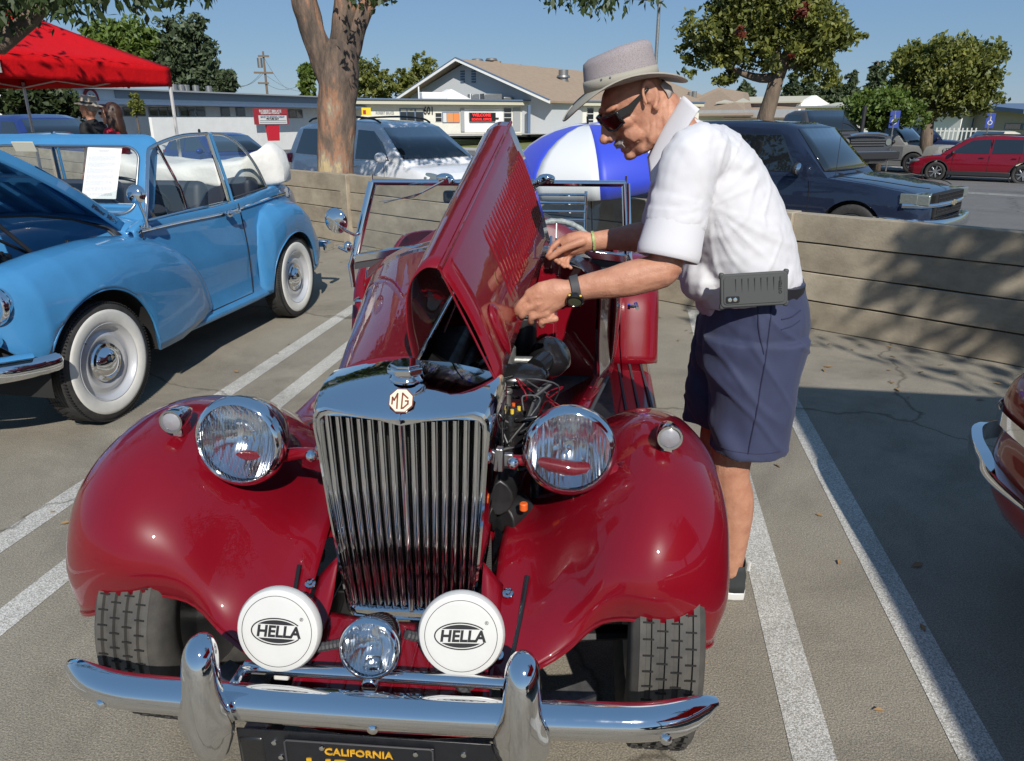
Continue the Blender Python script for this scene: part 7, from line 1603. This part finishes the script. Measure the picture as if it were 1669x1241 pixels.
# utility pole with wires
up=empty('utility_pole',(0,0,0),0,'wooden utility pole with crossarms and a transformer, upper left sky','pole'); wood=mat('pole_wood',(.16,.12,.09),.9)
b0=atd(433,150,95); t0=atd(428.5,84,95); b0.z=0
B().tube([Vector((t0.x,t0.y,0)),t0],[.17,.11],8).obj('pole',wood,up)
F10=Face(410,95,446,95)
for y_,w_ in((92,8),(119,14),(136,8)): u,z=F10.hit(429.5,y_); F10.slab(B(),u-w_*.075,z-.1,u+w_*.075,z+.1,.1,.25).obj('crossarm',wood,up,smooth=0)
u,z=F10.hit(423.5,102); B().cyl(F10.P(u,z-.55,.1),F10.P(u,z+.45,.1),.28,n=12).obj('transformer',M['alu'],up)
for (xa,ya,xb,yb,db) in((429,120,385,140,105),(429,120,497,150,120),(430,135,480,143,110),(430,94,470,147,120),(426,119,380,142,90)):
    a_=atd(xa,ya,95); c_=atd(xb,yb,db); P=[L3(a_,c_,t)-Vector((0,0,.5*math.sin(PI*t))) for t in np.linspace(0,1,9)]; B().tube(P,.02,4).obj('wire',M['black'],up)
# lamp standard and accessible parking signs
lp=empty('light_pole',(0,0,0),0,'tall grey light pole rising behind the man\'s hat','pole'); p=atd(1068,115,40); q=atd(1069,-60,40); B().tube([Vector((p.x,p.y,-.8)),Vector((p.x,p.y,q.z))],[.10,.075],10).obj('pole',M['alu'],lp); B().box((p.x+.6,p.y,q.z),(1.4,.3,.15)).obj('lamp_head',M['alu'],lp,bevel=.03)
bs=mat('sign_blue',(.03,.06,.30),.4)
for px_,py_,d_,lab in((1458,195,33,'blue parking sign on a thin post beside the bright green bush'),(1614,197,40,'blue parking sign on a thin post in front of the tan hall')):
    e=empty('parking_sign',atd(px_,190,d_)*1,0,lab,'sign'); e.location.z=0; p=atd(px_,py_,d_)-e.location
    B().box(p,(.36,.02,.62)).obj('sign_face',bs,e,bevel=.01); B().cyl((0,0,-.85),(0,0,p.z+.3),.03,n=8).obj('post',M['alu'],e)
    B().lathe([(.10,0),(.07,0)],16,M=frame(p+Vector((0,-.014,-.08)),(0,-1,0))).box(p+Vector((0,-.014,.08)),(.03,.004,.18)).obj('wheelchair_symbol',M['white'],e,smooth=0)['kind']='stuff'
# picket fence
F11=Face(1425,52,1535,52); pf=empty('picket_fence',(0,0,0),0,'white steel picket fence behind the parked pickups','fence')
u0,zA=F11.hit(1425,208); u1,_=F11.hit(1600,208); zB=-.5
n=int((u1-u0)/.22)
F11.slab(B(),u0,zA-.2,u1,zA-.14,0,.04).obj('rail',M['white'],pf,smooth=0); F11.slab(B(),u0,zB+.2,u1,zB+.26,0,.04).obj('rail',M['white'],pf,smooth=0)
pk=None
for k in range(n):
    if pk is None: pk=F11.slab(B(),u0,zB,u0+.07,zA,.04,.06).obj('picket',M['white'],pf,smooth=0)
    else: share(pk,F11.x*.22*k)
# the umbrella-shaded row of hedges, yellow hydrant at the portico
hy=empty('play_panel',(0,0,0),0,'small yellow and red panel under the left end of the school portico','panel')
F.rect('yellow_panel',mat('bright_yellow',(.75,.55,.03),.5),584,176,598,188,1.0,1.1,par=hy); F.rect('red_panel',rdm,586,180,590,186,1.1,1.15,par=hy)
# ================= TREES =================
def leafmat(name,c1,c2,tr=.35,scale=1.5):
    m=bpy.data.materials.new(name); m.use_nodes=True; t=m.node_tree; t.nodes.clear(); o=node(t,'ShaderNodeOutputMaterial')
    tc=node(t,'ShaderNodeTexCoord'); n=node(t,'ShaderNodeTexNoise'); setin(n,Scale=scale,Detail=6,Roughness=.75); t.links.new(tc.outputs['Object'],n.inputs['Vector'])
    r=node(t,'ShaderNodeValToRGB'); r.color_ramp.elements[0].position=.35; r.color_ramp.elements[1].position=.65; r.color_ramp.elements[0].color=(*c2,1); r.color_ramp.elements[1].color=(*c1,1); t.links.new(n.outputs['Fac'],r.inputs[0])
    d=node(t,'ShaderNodeBsdfDiffuse'); l=node(t,'ShaderNodeBsdfTranslucent'); mx=node(t,'ShaderNodeMixShader'); mx.inputs[0].default_value=tr
    g=node(t,'ShaderNodeBsdfGlossy'); g.inputs['Roughness'].default_value=.55; g.inputs[0].default_value=(.8,.85,.8,1); mg=node(t,'ShaderNodeMixShader'); mg.inputs[0].default_value=.04
    t.links.new(r.outputs[0],d.inputs[0]); t.links.new(r.outputs[0],l.inputs[0]); t.links.new(d.outputs[0],mx.inputs[1]); t.links.new(l.outputs[0],mx.inputs[2]); t.links.new(mx.outputs[0],mg.inputs[1]); t.links.new(g.outputs[0],mg.inputs[2]); t.links.new(mg.outputs[0],o.inputs[0])
    return m
M['bark']=mat('brown_bark',(.20,.15,.11),.95,col2=(.10,.075,.055),vscale=6,bump=1,bscale=14,bdist=.04,stretch=(1,1,.25),detail=8)
def bark2():
    m=mat('peeling_bark',(.42,.30,.20),.9,bump=1,bscale=16,bdist=.03,stretch=(1,1,.22),detail=8); t=m.node_tree; p=t.nodes['Principled BSDF']; tc=node(t,'ShaderNodeTexCoord'); mp=node(t,'ShaderNodeMapping'); mp.inputs['Scale'].default_value=(1,1,.3)
    n=node(t,'ShaderNodeTexNoise'); setin(n,Scale=5.5,Detail=7,Roughness=.65); r=node(t,'ShaderNodeValToRGB'); el=r.color_ramp.elements
    el[0].position=.36; el[0].color=(.07,.055,.045,1); el[1].position=.68; el[1].color=(.46,.36,.20,1); e1=el.new(.50); e1.color=(.17,.12,.09,1); e2=el.new(.57); e2.color=(.33,.17,.10,1); e3=el.new(.62); e3.color=(.27,.22,.17,1)
    t.links.new(tc.outputs['Object'],mp.inputs[0]); t.links.new(mp.outputs[0],n.inputs['Vector']); sx=node(t,'ShaderNodeSeparateXYZ'); t.links.new(tc.outputs['Object'],sx.inputs[0]); mr=node(t,'ShaderNodeMapRange'); setin(mr,From_Min=1.2,From_Max=2.6,To_Min=.09,To_Max=-.06); t.links.new(sx.outputs[2],mr.inputs[0]); ad=node(t,'ShaderNodeMath',operation='ADD'); t.links.new(n.outputs['Fac'],ad.inputs[0]); t.links.new(mr.outputs[0],ad.inputs[1]); t.links.new(ad.outputs[0],r.inputs[0]); t.links.new(r.outputs[0],p.inputs['Base Color']); return m
def leaves(name,pos,size,m,parent,seed=0,droop=0,aspect=.5):
    "pos Nx3 leaf centres; leaf shaped faces at random angles"
    rg=np.random.default_rng(seed); N=len(pos)
    d=rg.normal(size=(N,3)); d[:,2]-=droop; d/=np.linalg.norm(d,axis=1)[:,None]
    a=rg.normal(size=(N,3)); s=np.cross(d,a); s/=np.linalg.norm(s,axis=1)[:,None]
    L=(size*rg.uniform(.6,1.3,N))[:,None]; w=L*aspect
    nrm=np.cross(d,s)
    V=np.stack([pos-d*L*.5,pos+s*w*.5-d*L*.05+nrm*w*.12,pos+d*L*.5,pos-s*w*.5-d*L*.05+nrm*w*.12],1).reshape(-1,3)
    me=bpy.data.meshes.new(name); me.vertices.add(N*4); me.vertices.foreach_set('co',V.ravel()); me.loops.add(N*4); me.loops.foreach_set('vertex_index',np.arange(N*4,dtype=np.int32)); me.polygons.add(N); me.polygons.foreach_set('loop_start',np.arange(0,N*4,4,dtype=np.int32)); me.polygons.foreach_set('loop_total',np.full(N,4,dtype=np.int32)); me.update()
    me.materials.append(m); o=bpy.data.objects.new(name,me); C.objects.link(o); o.parent=parent; o['kind']='stuff'; return o
def crown_pts(centres,n,rg,shell=.55):
    "centres: list of (x,y,z,rx,ry,rz); leaves clumped in small twigs"
    C_=np.array(centres,float); vol=C_[:,3]*C_[:,4]*C_[:,5]; pr=vol/vol.sum(); out=[]
    nt_=max(1,n//14); idx=rg.choice(len(C_),nt_,p=pr); u=rg.normal(size=(nt_,3)); u/=np.linalg.norm(u,axis=1)[:,None]; r=rg.uniform(shell**3,1,nt_)**(1/3)
    lump=np.array([1+.45*noise.noise(Vector((float(a[0])*1.7+i*3.1,float(a[1])*1.7,float(a[2])*1.7))) for a,i in zip(u,idx)]); tw=C_[idx,:3]+u*(r*lump)[:,None]*C_[idx,3:6]
    sp=(C_[idx,3:6].mean(1)*.22)[:,None]
    keep=np.array([noise.noise(Vector((float(q[0]),float(q[1]),float(q[2])))*(1.6/float(C_[:,3].mean())))>-.08 for q in tw]); tw=tw[keep]; sp=sp[keep]; nt_=len(tw)
    pts=np.repeat(tw,14,0)+rg.normal(size=(nt_*14,3))*np.repeat(sp,14,0)*np.array([1,1,.8])*.55
    return pts
def tree(name,label,base,trunk,limbs,centres,n,size,m,seed=0,bark=None,cat='tree',droop=0,z0=None,aspect=.5,shell=.55):
    e=empty(name,(base.x,base.y,z0 if z0 is not None else base.z),0,label,cat); L=e.location; rg=np.random.default_rng(seed)
    if trunk: B().tube([Vector(p)-L for p,_ in trunk],[r for _,r in trunk],10).obj('trunk',bark or M['bark'],e,smooth=180)
    for lb in limbs: B().tube([Vector(p)-L for p in catmull([q for q,_ in lb],3)],[float(v[0]) for v in catmull([(r,) for _,r in lb],3)],7).obj('limb',bark or M['bark'],e,smooth=180)
    cs=[(c[0]-L.x,c[1]-L.y,c[2]-L.z,c[3],c[4],c[5]) for c in centres]
    pts=crown_pts(cs,n,rg,shell); leaves('crown',pts,size,m,e,seed,droop,aspect); return e
def blob(px,py,d,rpx,rpy=None,depth=1.0):
    p=atd(px,py,d); k=d/1279; return (p.x,p.y,p.z,rpx*k,rpx*k*depth,(rpy or rpx)*k)
LM=leafmat('sunlit_foliage',(.26,.27,.05),(.055,.08,.018)); LD=leafmat('dark_foliage',(.06,.085,.025),(.022,.035,.012),.2); LG=leafmat('green_foliage',(.17,.24,.035),(.06,.10,.018)); LP=leafmat('pine_foliage',(.10,.13,.06),(.035,.055,.028),.15); LR=leafmat('reddish_leaves',(.25,.05,.02),(.12,.03,.015))
rgg=np.random.default_rng(11)
# right-hand street tree
D=23; bb=atd(1248,200,D); bb.z=-.6
T=lambda px,py,d=D: atd(px,py,d)
cen=[blob(1165,55,D,48,40),blob(1215,20,D,55,45),blob(1270,0,D,60,50),blob(1325,45,D,50,45),blob(1360,75,D,38,32),blob(1290,85,D,50,30),blob(1230,80,D,40,30),blob(1140,85,D,28,30),blob(1185,115,D,26,26),blob(1340,115,D,32,24),blob(1240,-60,D,80,50),blob(1385,60,D,18,12)]
tr_=tree('street_tree','leafy street tree with a leaning trunk behind the dark SUV, right of centre',bb,[(bb,.26),(T(1248,190),.23),(T(1260,150),.20),(T(1268,120),.19)],[[(T(1267,125),.20),(T(1290,70),.12),(T(1310,10),.06)],[(T(1266,125),.14),(T(1240,128),.12),(T(1205,118),.08),(T(1170,100),.03)],[(T(1267,118),.16),(T(1262,60),.10),(T(1240,0),.05)],[(T(1275,110),.09),(T(1320,100),.06),(T(1350,80),.03)]],cen,38000,.17,LM,3,droop=.5)
pts=crown_pts([tuple(np.array(blob(px,py,D-2,r,r))-np.array([*tr_.location,0,0,0])) for px,py,r in((1210,50,7),(1310,15,9),(1290,90,6),(1300,25,6))],500,rgg); leaves('autumn_leaves',pts,.17,LR,tr_,5,.5)
# round tree further right
D=37; bb=atd(1518,205,D); bb.z=-.75
cen=[blob(1495,105,D,36,30),blob(1540,105,D,45,34),blob(1590,115,D,38,34),blob(1480,140,D,28,26),blob(1530,150,D,45,30),blob(1585,160,D,35,22),blob(1465,125,D,14,18),blob(1560,80,D,25,12),blob(1510,80,D,16,12)]
tree('round_tree','broad round-topped tree with yellow green leaves near the right edge',bb,[(bb,.3),(T(1515,175,D),.2)],[[(T(1515,178,D),.2),(T(1525,130,D),.1),(T(1550,100,D),.05)],[(T(1515,178,D),.15),(T(1490,130,D),.08)],[(T(1515,175,D),.12),(T(1580,130,D),.06)]],cen,34000,.22,LM,4,droop=.4)
D=34; bb=atd(1440,210,D); bb.z=-.75
tree('green_bush','bright green rounded bush tree between the street tree and the round tree',bb,[(bb,.15),(T(1440,190,D),.1)],[],[blob(1435,178,D,45,26),blob(1420,190,D,34,18),blob(1470,185,D,32,22),blob(1430,160,D,26,14),blob(1500,195,D,16,12)],14000,.2,LG,6)
# far conifers on the right
for i,(px,top,bot,w,lab) in enumerate(((1431,97,160,17,'tall dark conifer standing alone between the two right-hand trees'),(1355,118,165,22,'dark conifer left of the lone tall one, low behind the roofs'),(1318,125,165,20,'dark conifer seen between street tree branches'),(1388,122,165,17,'slim dark conifer right of the street tree crown'),(1292,122,165,16,'dark conifer rising behind the far hall roof'),(1474,92,160,5,'thin spire of a conifer above the round tree'),(1215,135,160,18,'dark conifer behind the street tree trunk'))):
    D=130; bb=atd(px,190,D); bb.z=.1; cen=[blob(px,top+(bot-top)*t,D,w*(.35+.75*t),(bot-top)*.16) for t in(.12,.3,.5,.7,.9)]
    tree('conifer',lab,bb,[(bb,.4),(T(px,top+5,D),.1)],[],cen,2600,.9,LP,20+i,cat='tree')
# trees left of the school
D=95
for i,(cs,lab) in enumerate(([[(600,125,28),(590,150,26),(620,140,26),(575,160,20),(640,150,18)],'dense yellow green tree left of the school gable'],[[(685,100,13),(690,125,24),(668,140,20),(710,135,18),(655,125,12),(680,150,22)],'taller tree with a pointed top just left of the school gable'],[[(503,118,14),(500,140,13),(505,165,13)],'small tree behind the left side of the forked trunk'])):
    bb=atd(cs[0][0],190,D); bb.z=.1; tree('background_tree',lab,bb,[(bb,.3),(T(cs[0][0],140,D),.15)],[],[blob(x,y,D,r,r*.9) for x,y,r in cs],7000,.55,LM if i<2 else LG,40+i)
# left background trees
D=80
for i,(cs,lab,m) in enumerate(([[(175,72,35),(215,70,38),(250,85,30),(150,85,22),(200,95,40)],'rounded pine with a flat green top behind the red canopy',LG],[[(300,55,30),(320,80,28),(285,90,32),(300,115,35),(330,100,20),(270,110,25),(320,38,14)],'tall dark tree right of the rounded pine',LP],[[(340,132,16),(365,135,18),(325,140,14)],'low dark tree on the roofline left of the utility pole',LP],[[(30,150,35),(70,165,35),(20,180,30),(110,170,28),(60,190,30),(5,140,30)],'dark hedge-like tree under the red canopy',LD])):
    bb=atd(cs[0][0],190,D if i<3 else 38); DD=D if i<3 else 38; bb.z=-.3; tree('background_tree',lab,bb,[(bb,.4),(T(cs[0][0],cs[0][1]+20,DD),.2)],[],[blob(x,y,DD,r,r*.85) for x,y,r in cs],12000,.55 if i<3 else .3,m,50+i)
D=41; bb=atd(226,205,D); bb.z=-.6
tree('young_tree','slim young tree in front of the long white building',bb,[(bb,.05),(T(222,185,D),.04),(T(219,165,D),.02)],[],[blob(219,162,D,6,8),blob(222,175,D,11,9),blob(216,170,D,7,6),blob(227,180,D,6,5)],1500,.22,LM,60)
bb=atd(425,215,61); bb.z=-.6
tree('shrub','rounded green shrub behind the school sign',bb,None,[],[blob(418,202,61,16,12),blob(445,206,61,26,8),blob(425,190,61,8,10)],4000,.25,LG,61,cat='shrub')
# near forked tree behind the wall, left of centre
D=10.4; bb=atd(547,290,D); bb.z=-.42; bk=bark2()
Tn=lambda px,py,d=D: atd(px,py,d)
base=Vector((bb.x,bb.y,-.42))
k_=1279/D
ft_=empty('forked_tree',base,0,'large forked tree with peeling bark behind the wall, left of centre','tree'); LL=ft_.location
def trunkmesh(pts,name):
    P=[Vector(p)-LL for p,_ in pts]; rr_=[r for _,r in pts]; Pc=[Vector(v) for v in catmull(P,6)]; Rc=[float(v[0]) for v in catmull([(r,) for r in rr_],6)]; rings=[]
    for i,p in enumerate(Pc):
        t=(Pc[min(i+1,len(Pc)-1)]-Pc[max(i-1,0)]).normalized(); ring=oval(p,t,(1,0,0),Rc[i],Rc[i],28)
        rings.append([p+(q-p)*(1+.10*noise.noise(q*5)+.045*noise.noise(Vector((q.x*22,q.y*22,q.z*4)))) for q in ring])
    B().loft(rings).obj(name,bk,ft_,smooth=180)
trunkmesh([(base,.30),(Tn(547,280),.245),(Tn(549,215),.235),(Tn(550,150),.245),(Tn(553,105),.25),(Tn(558,70),.20)],'trunk')
trunkmesh([(Tn(540,140),.15),(Tn(520,80),.155),(Tn(507,40),.15),(Tn(494,-5),.15),(Tn(478,-80),.12),(Tn(450,-160),.08)],'limb')
trunkmesh([(Tn(556,110),.16),(Tn(557,60),.145),(Tn(562,10),.14),(Tn(568,-60),.11)],'limb')
trunkmesh([(Tn(566,110),.13),(Tn(578,60),.12),(Tn(600,5),.10),(Tn(640,-70),.08)],'limb')
LN=leafmat('broad_green_leaves',(.055,.085,.018),(.022,.040,.010),.3,3)
def drape(px0,px1,ybot,d,n,seed,dens=1):
    rg=np.random.default_rng(seed); out=[]
    for k in range(n):
        x=rg.uniform(px0,px1); yb=np.interp(x,[p[0] for p in ybot],[p[1] for p in ybot]); dd=d+rg.uniform(-.7,.7)
        y1=yb*rg.uniform(.35,1.0); p1=atd(x,y1,dd); p0=p1+Vector((rg.uniform(-.2,.2),rg.uniform(-.2,.2),.55))
        m_=int(9*dens)
        for j in range(m_): q=L3(p0,p1,(j+rg.uniform(0,1))/m_); out.append(q+Vector(rg.normal(0,.035,3)))
    return np.array([tuple(v) for v in out])
cen=[(base.x+dx,base.y+dy,z,rx,rx,rz) for dx,dy,z,rx,rz in((-.8,.3,4.9,1.7,1.3),(1.2,.6,4.9,1.3,.9),(.3,1.2,5.6,1.9,1.3),(-2.4,.6,4.8,1.5,1.0))]
pts=crown_pts([(c[0]-LL.x,c[1]-LL.y,c[2]-LL.z,c[3],c[4],c[5]) for c in cen],34000,rgg); leaves('crown',pts,.17,LN,ft_,70,.8,.42)
p2=drape(885,1078,[(885,8),(905,28),(930,18),(960,30),(985,45),(1010,35),(1045,18),(1078,12)],9.0,80,71); leaves('overhanging_leaves',p2-np.array(LL),.10,LN,ft_,72,1.6,.42)
p2=drape(565,640,[(565,5),(600,22),(625,18),(640,6)],9.4,28,73); leaves('overhanging_leaves',p2-np.array(LL),.10,LN,ft_,74,1.6,.42)
B().tube([Tn(600,5)-LL,atd(760,-60,9.6)-LL,atd(900,-15,9.1)-LL,atd(1060,0,9.0)-LL],[.07,.05,.03,.012],7).obj('limb',bk,ft_,smooth=180)
# tree whose branch hangs in at the top left
lb=Vector((-9.5,4.5,0)); lt=empty('overhanging_tree',lb,0,'tree whose dark leafy branch hangs into the top left corner','tree'); LL=lt.location
B().tube([(0,0,-.0),(0,0,2.0),atd(-80,60,8)-LL,atd(0,72,8)-LL,atd(45,35,8)-LL,atd(85,-8,8)-LL,atd(140,-60,8)-LL],[.25,.2,.12,.085,.07,.06,.04],9).obj('trunk',M['bark'],lt,smooth=180)
B().tube([atd(40,35,8)-LL,atd(60,10,8)-LL,atd(62,-30,8)-LL],[.05,.04,.03],7).obj('limb',M['bark'],lt,smooth=180)
p2=np.vstack([drape(55,345,[(55,25),(90,30),(120,40),(150,48),(175,25),(200,12),(230,28),(260,14),(285,26),(310,18),(345,2)],7.6,150,80),drape(-60,75,[(-60,70),(0,62),(30,58),(50,35),(75,20)],8.2,110,81,1.4),drape(40,100,[(40,40),(70,52),(100,38)],9.5,26,82)])
leaves('leaves',p2-np.array(LL),.105,LN,lt,83,1.6,.40)
pts=crown_pts([(c[0]-LL.x,c[1]-LL.y,c[2],c[3],c[4],c[5]) for c in((-6.8,5.4,4.4,1.6,1.6,.8),(-8.6,5.0,4.8,1.7,1.7,1.0),(-5.2,5.0,4.6,1.2,1.2,.6))],2600,rgg); leaves('crown',pts,.15,LN,lt,84,.8,.42)
# tree outside the frame whose shadow falls on the wall at the right
sb=Vector((6.2,-1.6,0)); stt=empty('shade_tree',sb,0,'tree outside the right of the picture that shades the wall','tree')
B().tube([(0,0,0),(-.2,.1,2.2),(-.8,.5,3.6)],[.2,.16,.1],9).obj('trunk',M['bark'],stt,smooth=180)
B().tube([(-.5,.3,3.0),(-1.6,.9,4.2),(-2.6,1.6,4.9)],[.1,.07,.03],7).obj('limb',M['bark'],stt,smooth=180)
pts=crown_pts([(-1.7,1.3,4.7,1.5,1.2,.8),(-.2,1.2,5.0,1.4,1.3,.9),(1.3,1.0,4.8,1.4,1.4,.9),(-2.7,1.7,4.9,.8,.8,.5)],7000,rgg,.2); leaves('crown',pts,.15,LN,stt,90,.8,.42)
# weeds at the wall foot behind the roadster
wd=[]
rg=np.random.default_rng(9)
for k in range(260):
    s=-4.35+rg.uniform(-.55,.55); p=onwall(s,0,-.14-rg.uniform(0,.25)); wd.append((p.x,p.y,rg.uniform(.01,.10)*math.exp(-((s+4.35)/.4)**2)+.01))
o=leaves('dry_weeds',np.array(wd),.09,leafmat('straw_weeds',(.36,.29,.12),(.20,.17,.06)),None,91,-1.5,.12); tag(o,'tuft of dry straw weeds at the foot of the concrete wall','weeds')
# fallen leaves and grit scattered on the ground near the wall
rg=np.random.default_rng(21); fl=[]
for k in range(240):
    s=rg.uniform(-14,5); off=-abs(rg.normal(0,.5))-.12; q=onwall(s,0,off); fl.append((q.x,q.y,.006))
for k in range(50): fl.append((rg.uniform(-2.4,2.2),rg.uniform(1.2,5.0),.005))
N=len(fl); b=B()
for x,y,z in fl:
    a=rg.uniform(0,2*PI); L=rg.uniform(.012,.030); w=L*.4; c,s=math.cos(a),math.sin(a)
    b.poly([(x-c*L,y-s*L,z),(x-s*w,y+c*w,z+.006),(x+c*L,y+s*L,z+.002),(x+s*w,y-c*w,z+.001)])
o=b.obj('fallen_leaves',mat('dry_leaf',(.26,.16,.07),.8,var=.4,vscale=3),None,smooth=0,recalc=False); tag(o,'scattered small dry leaves on the car park asphalt','leaves',kind='stuff')
o=text('case_lettering','OTTER',.011,phm@Matrix.Translation((.064,.004,.0112))@Matrix.Rotation(PI/2,4,'Z'),M['groove'],ph,.0003); o['kind']='stuff'
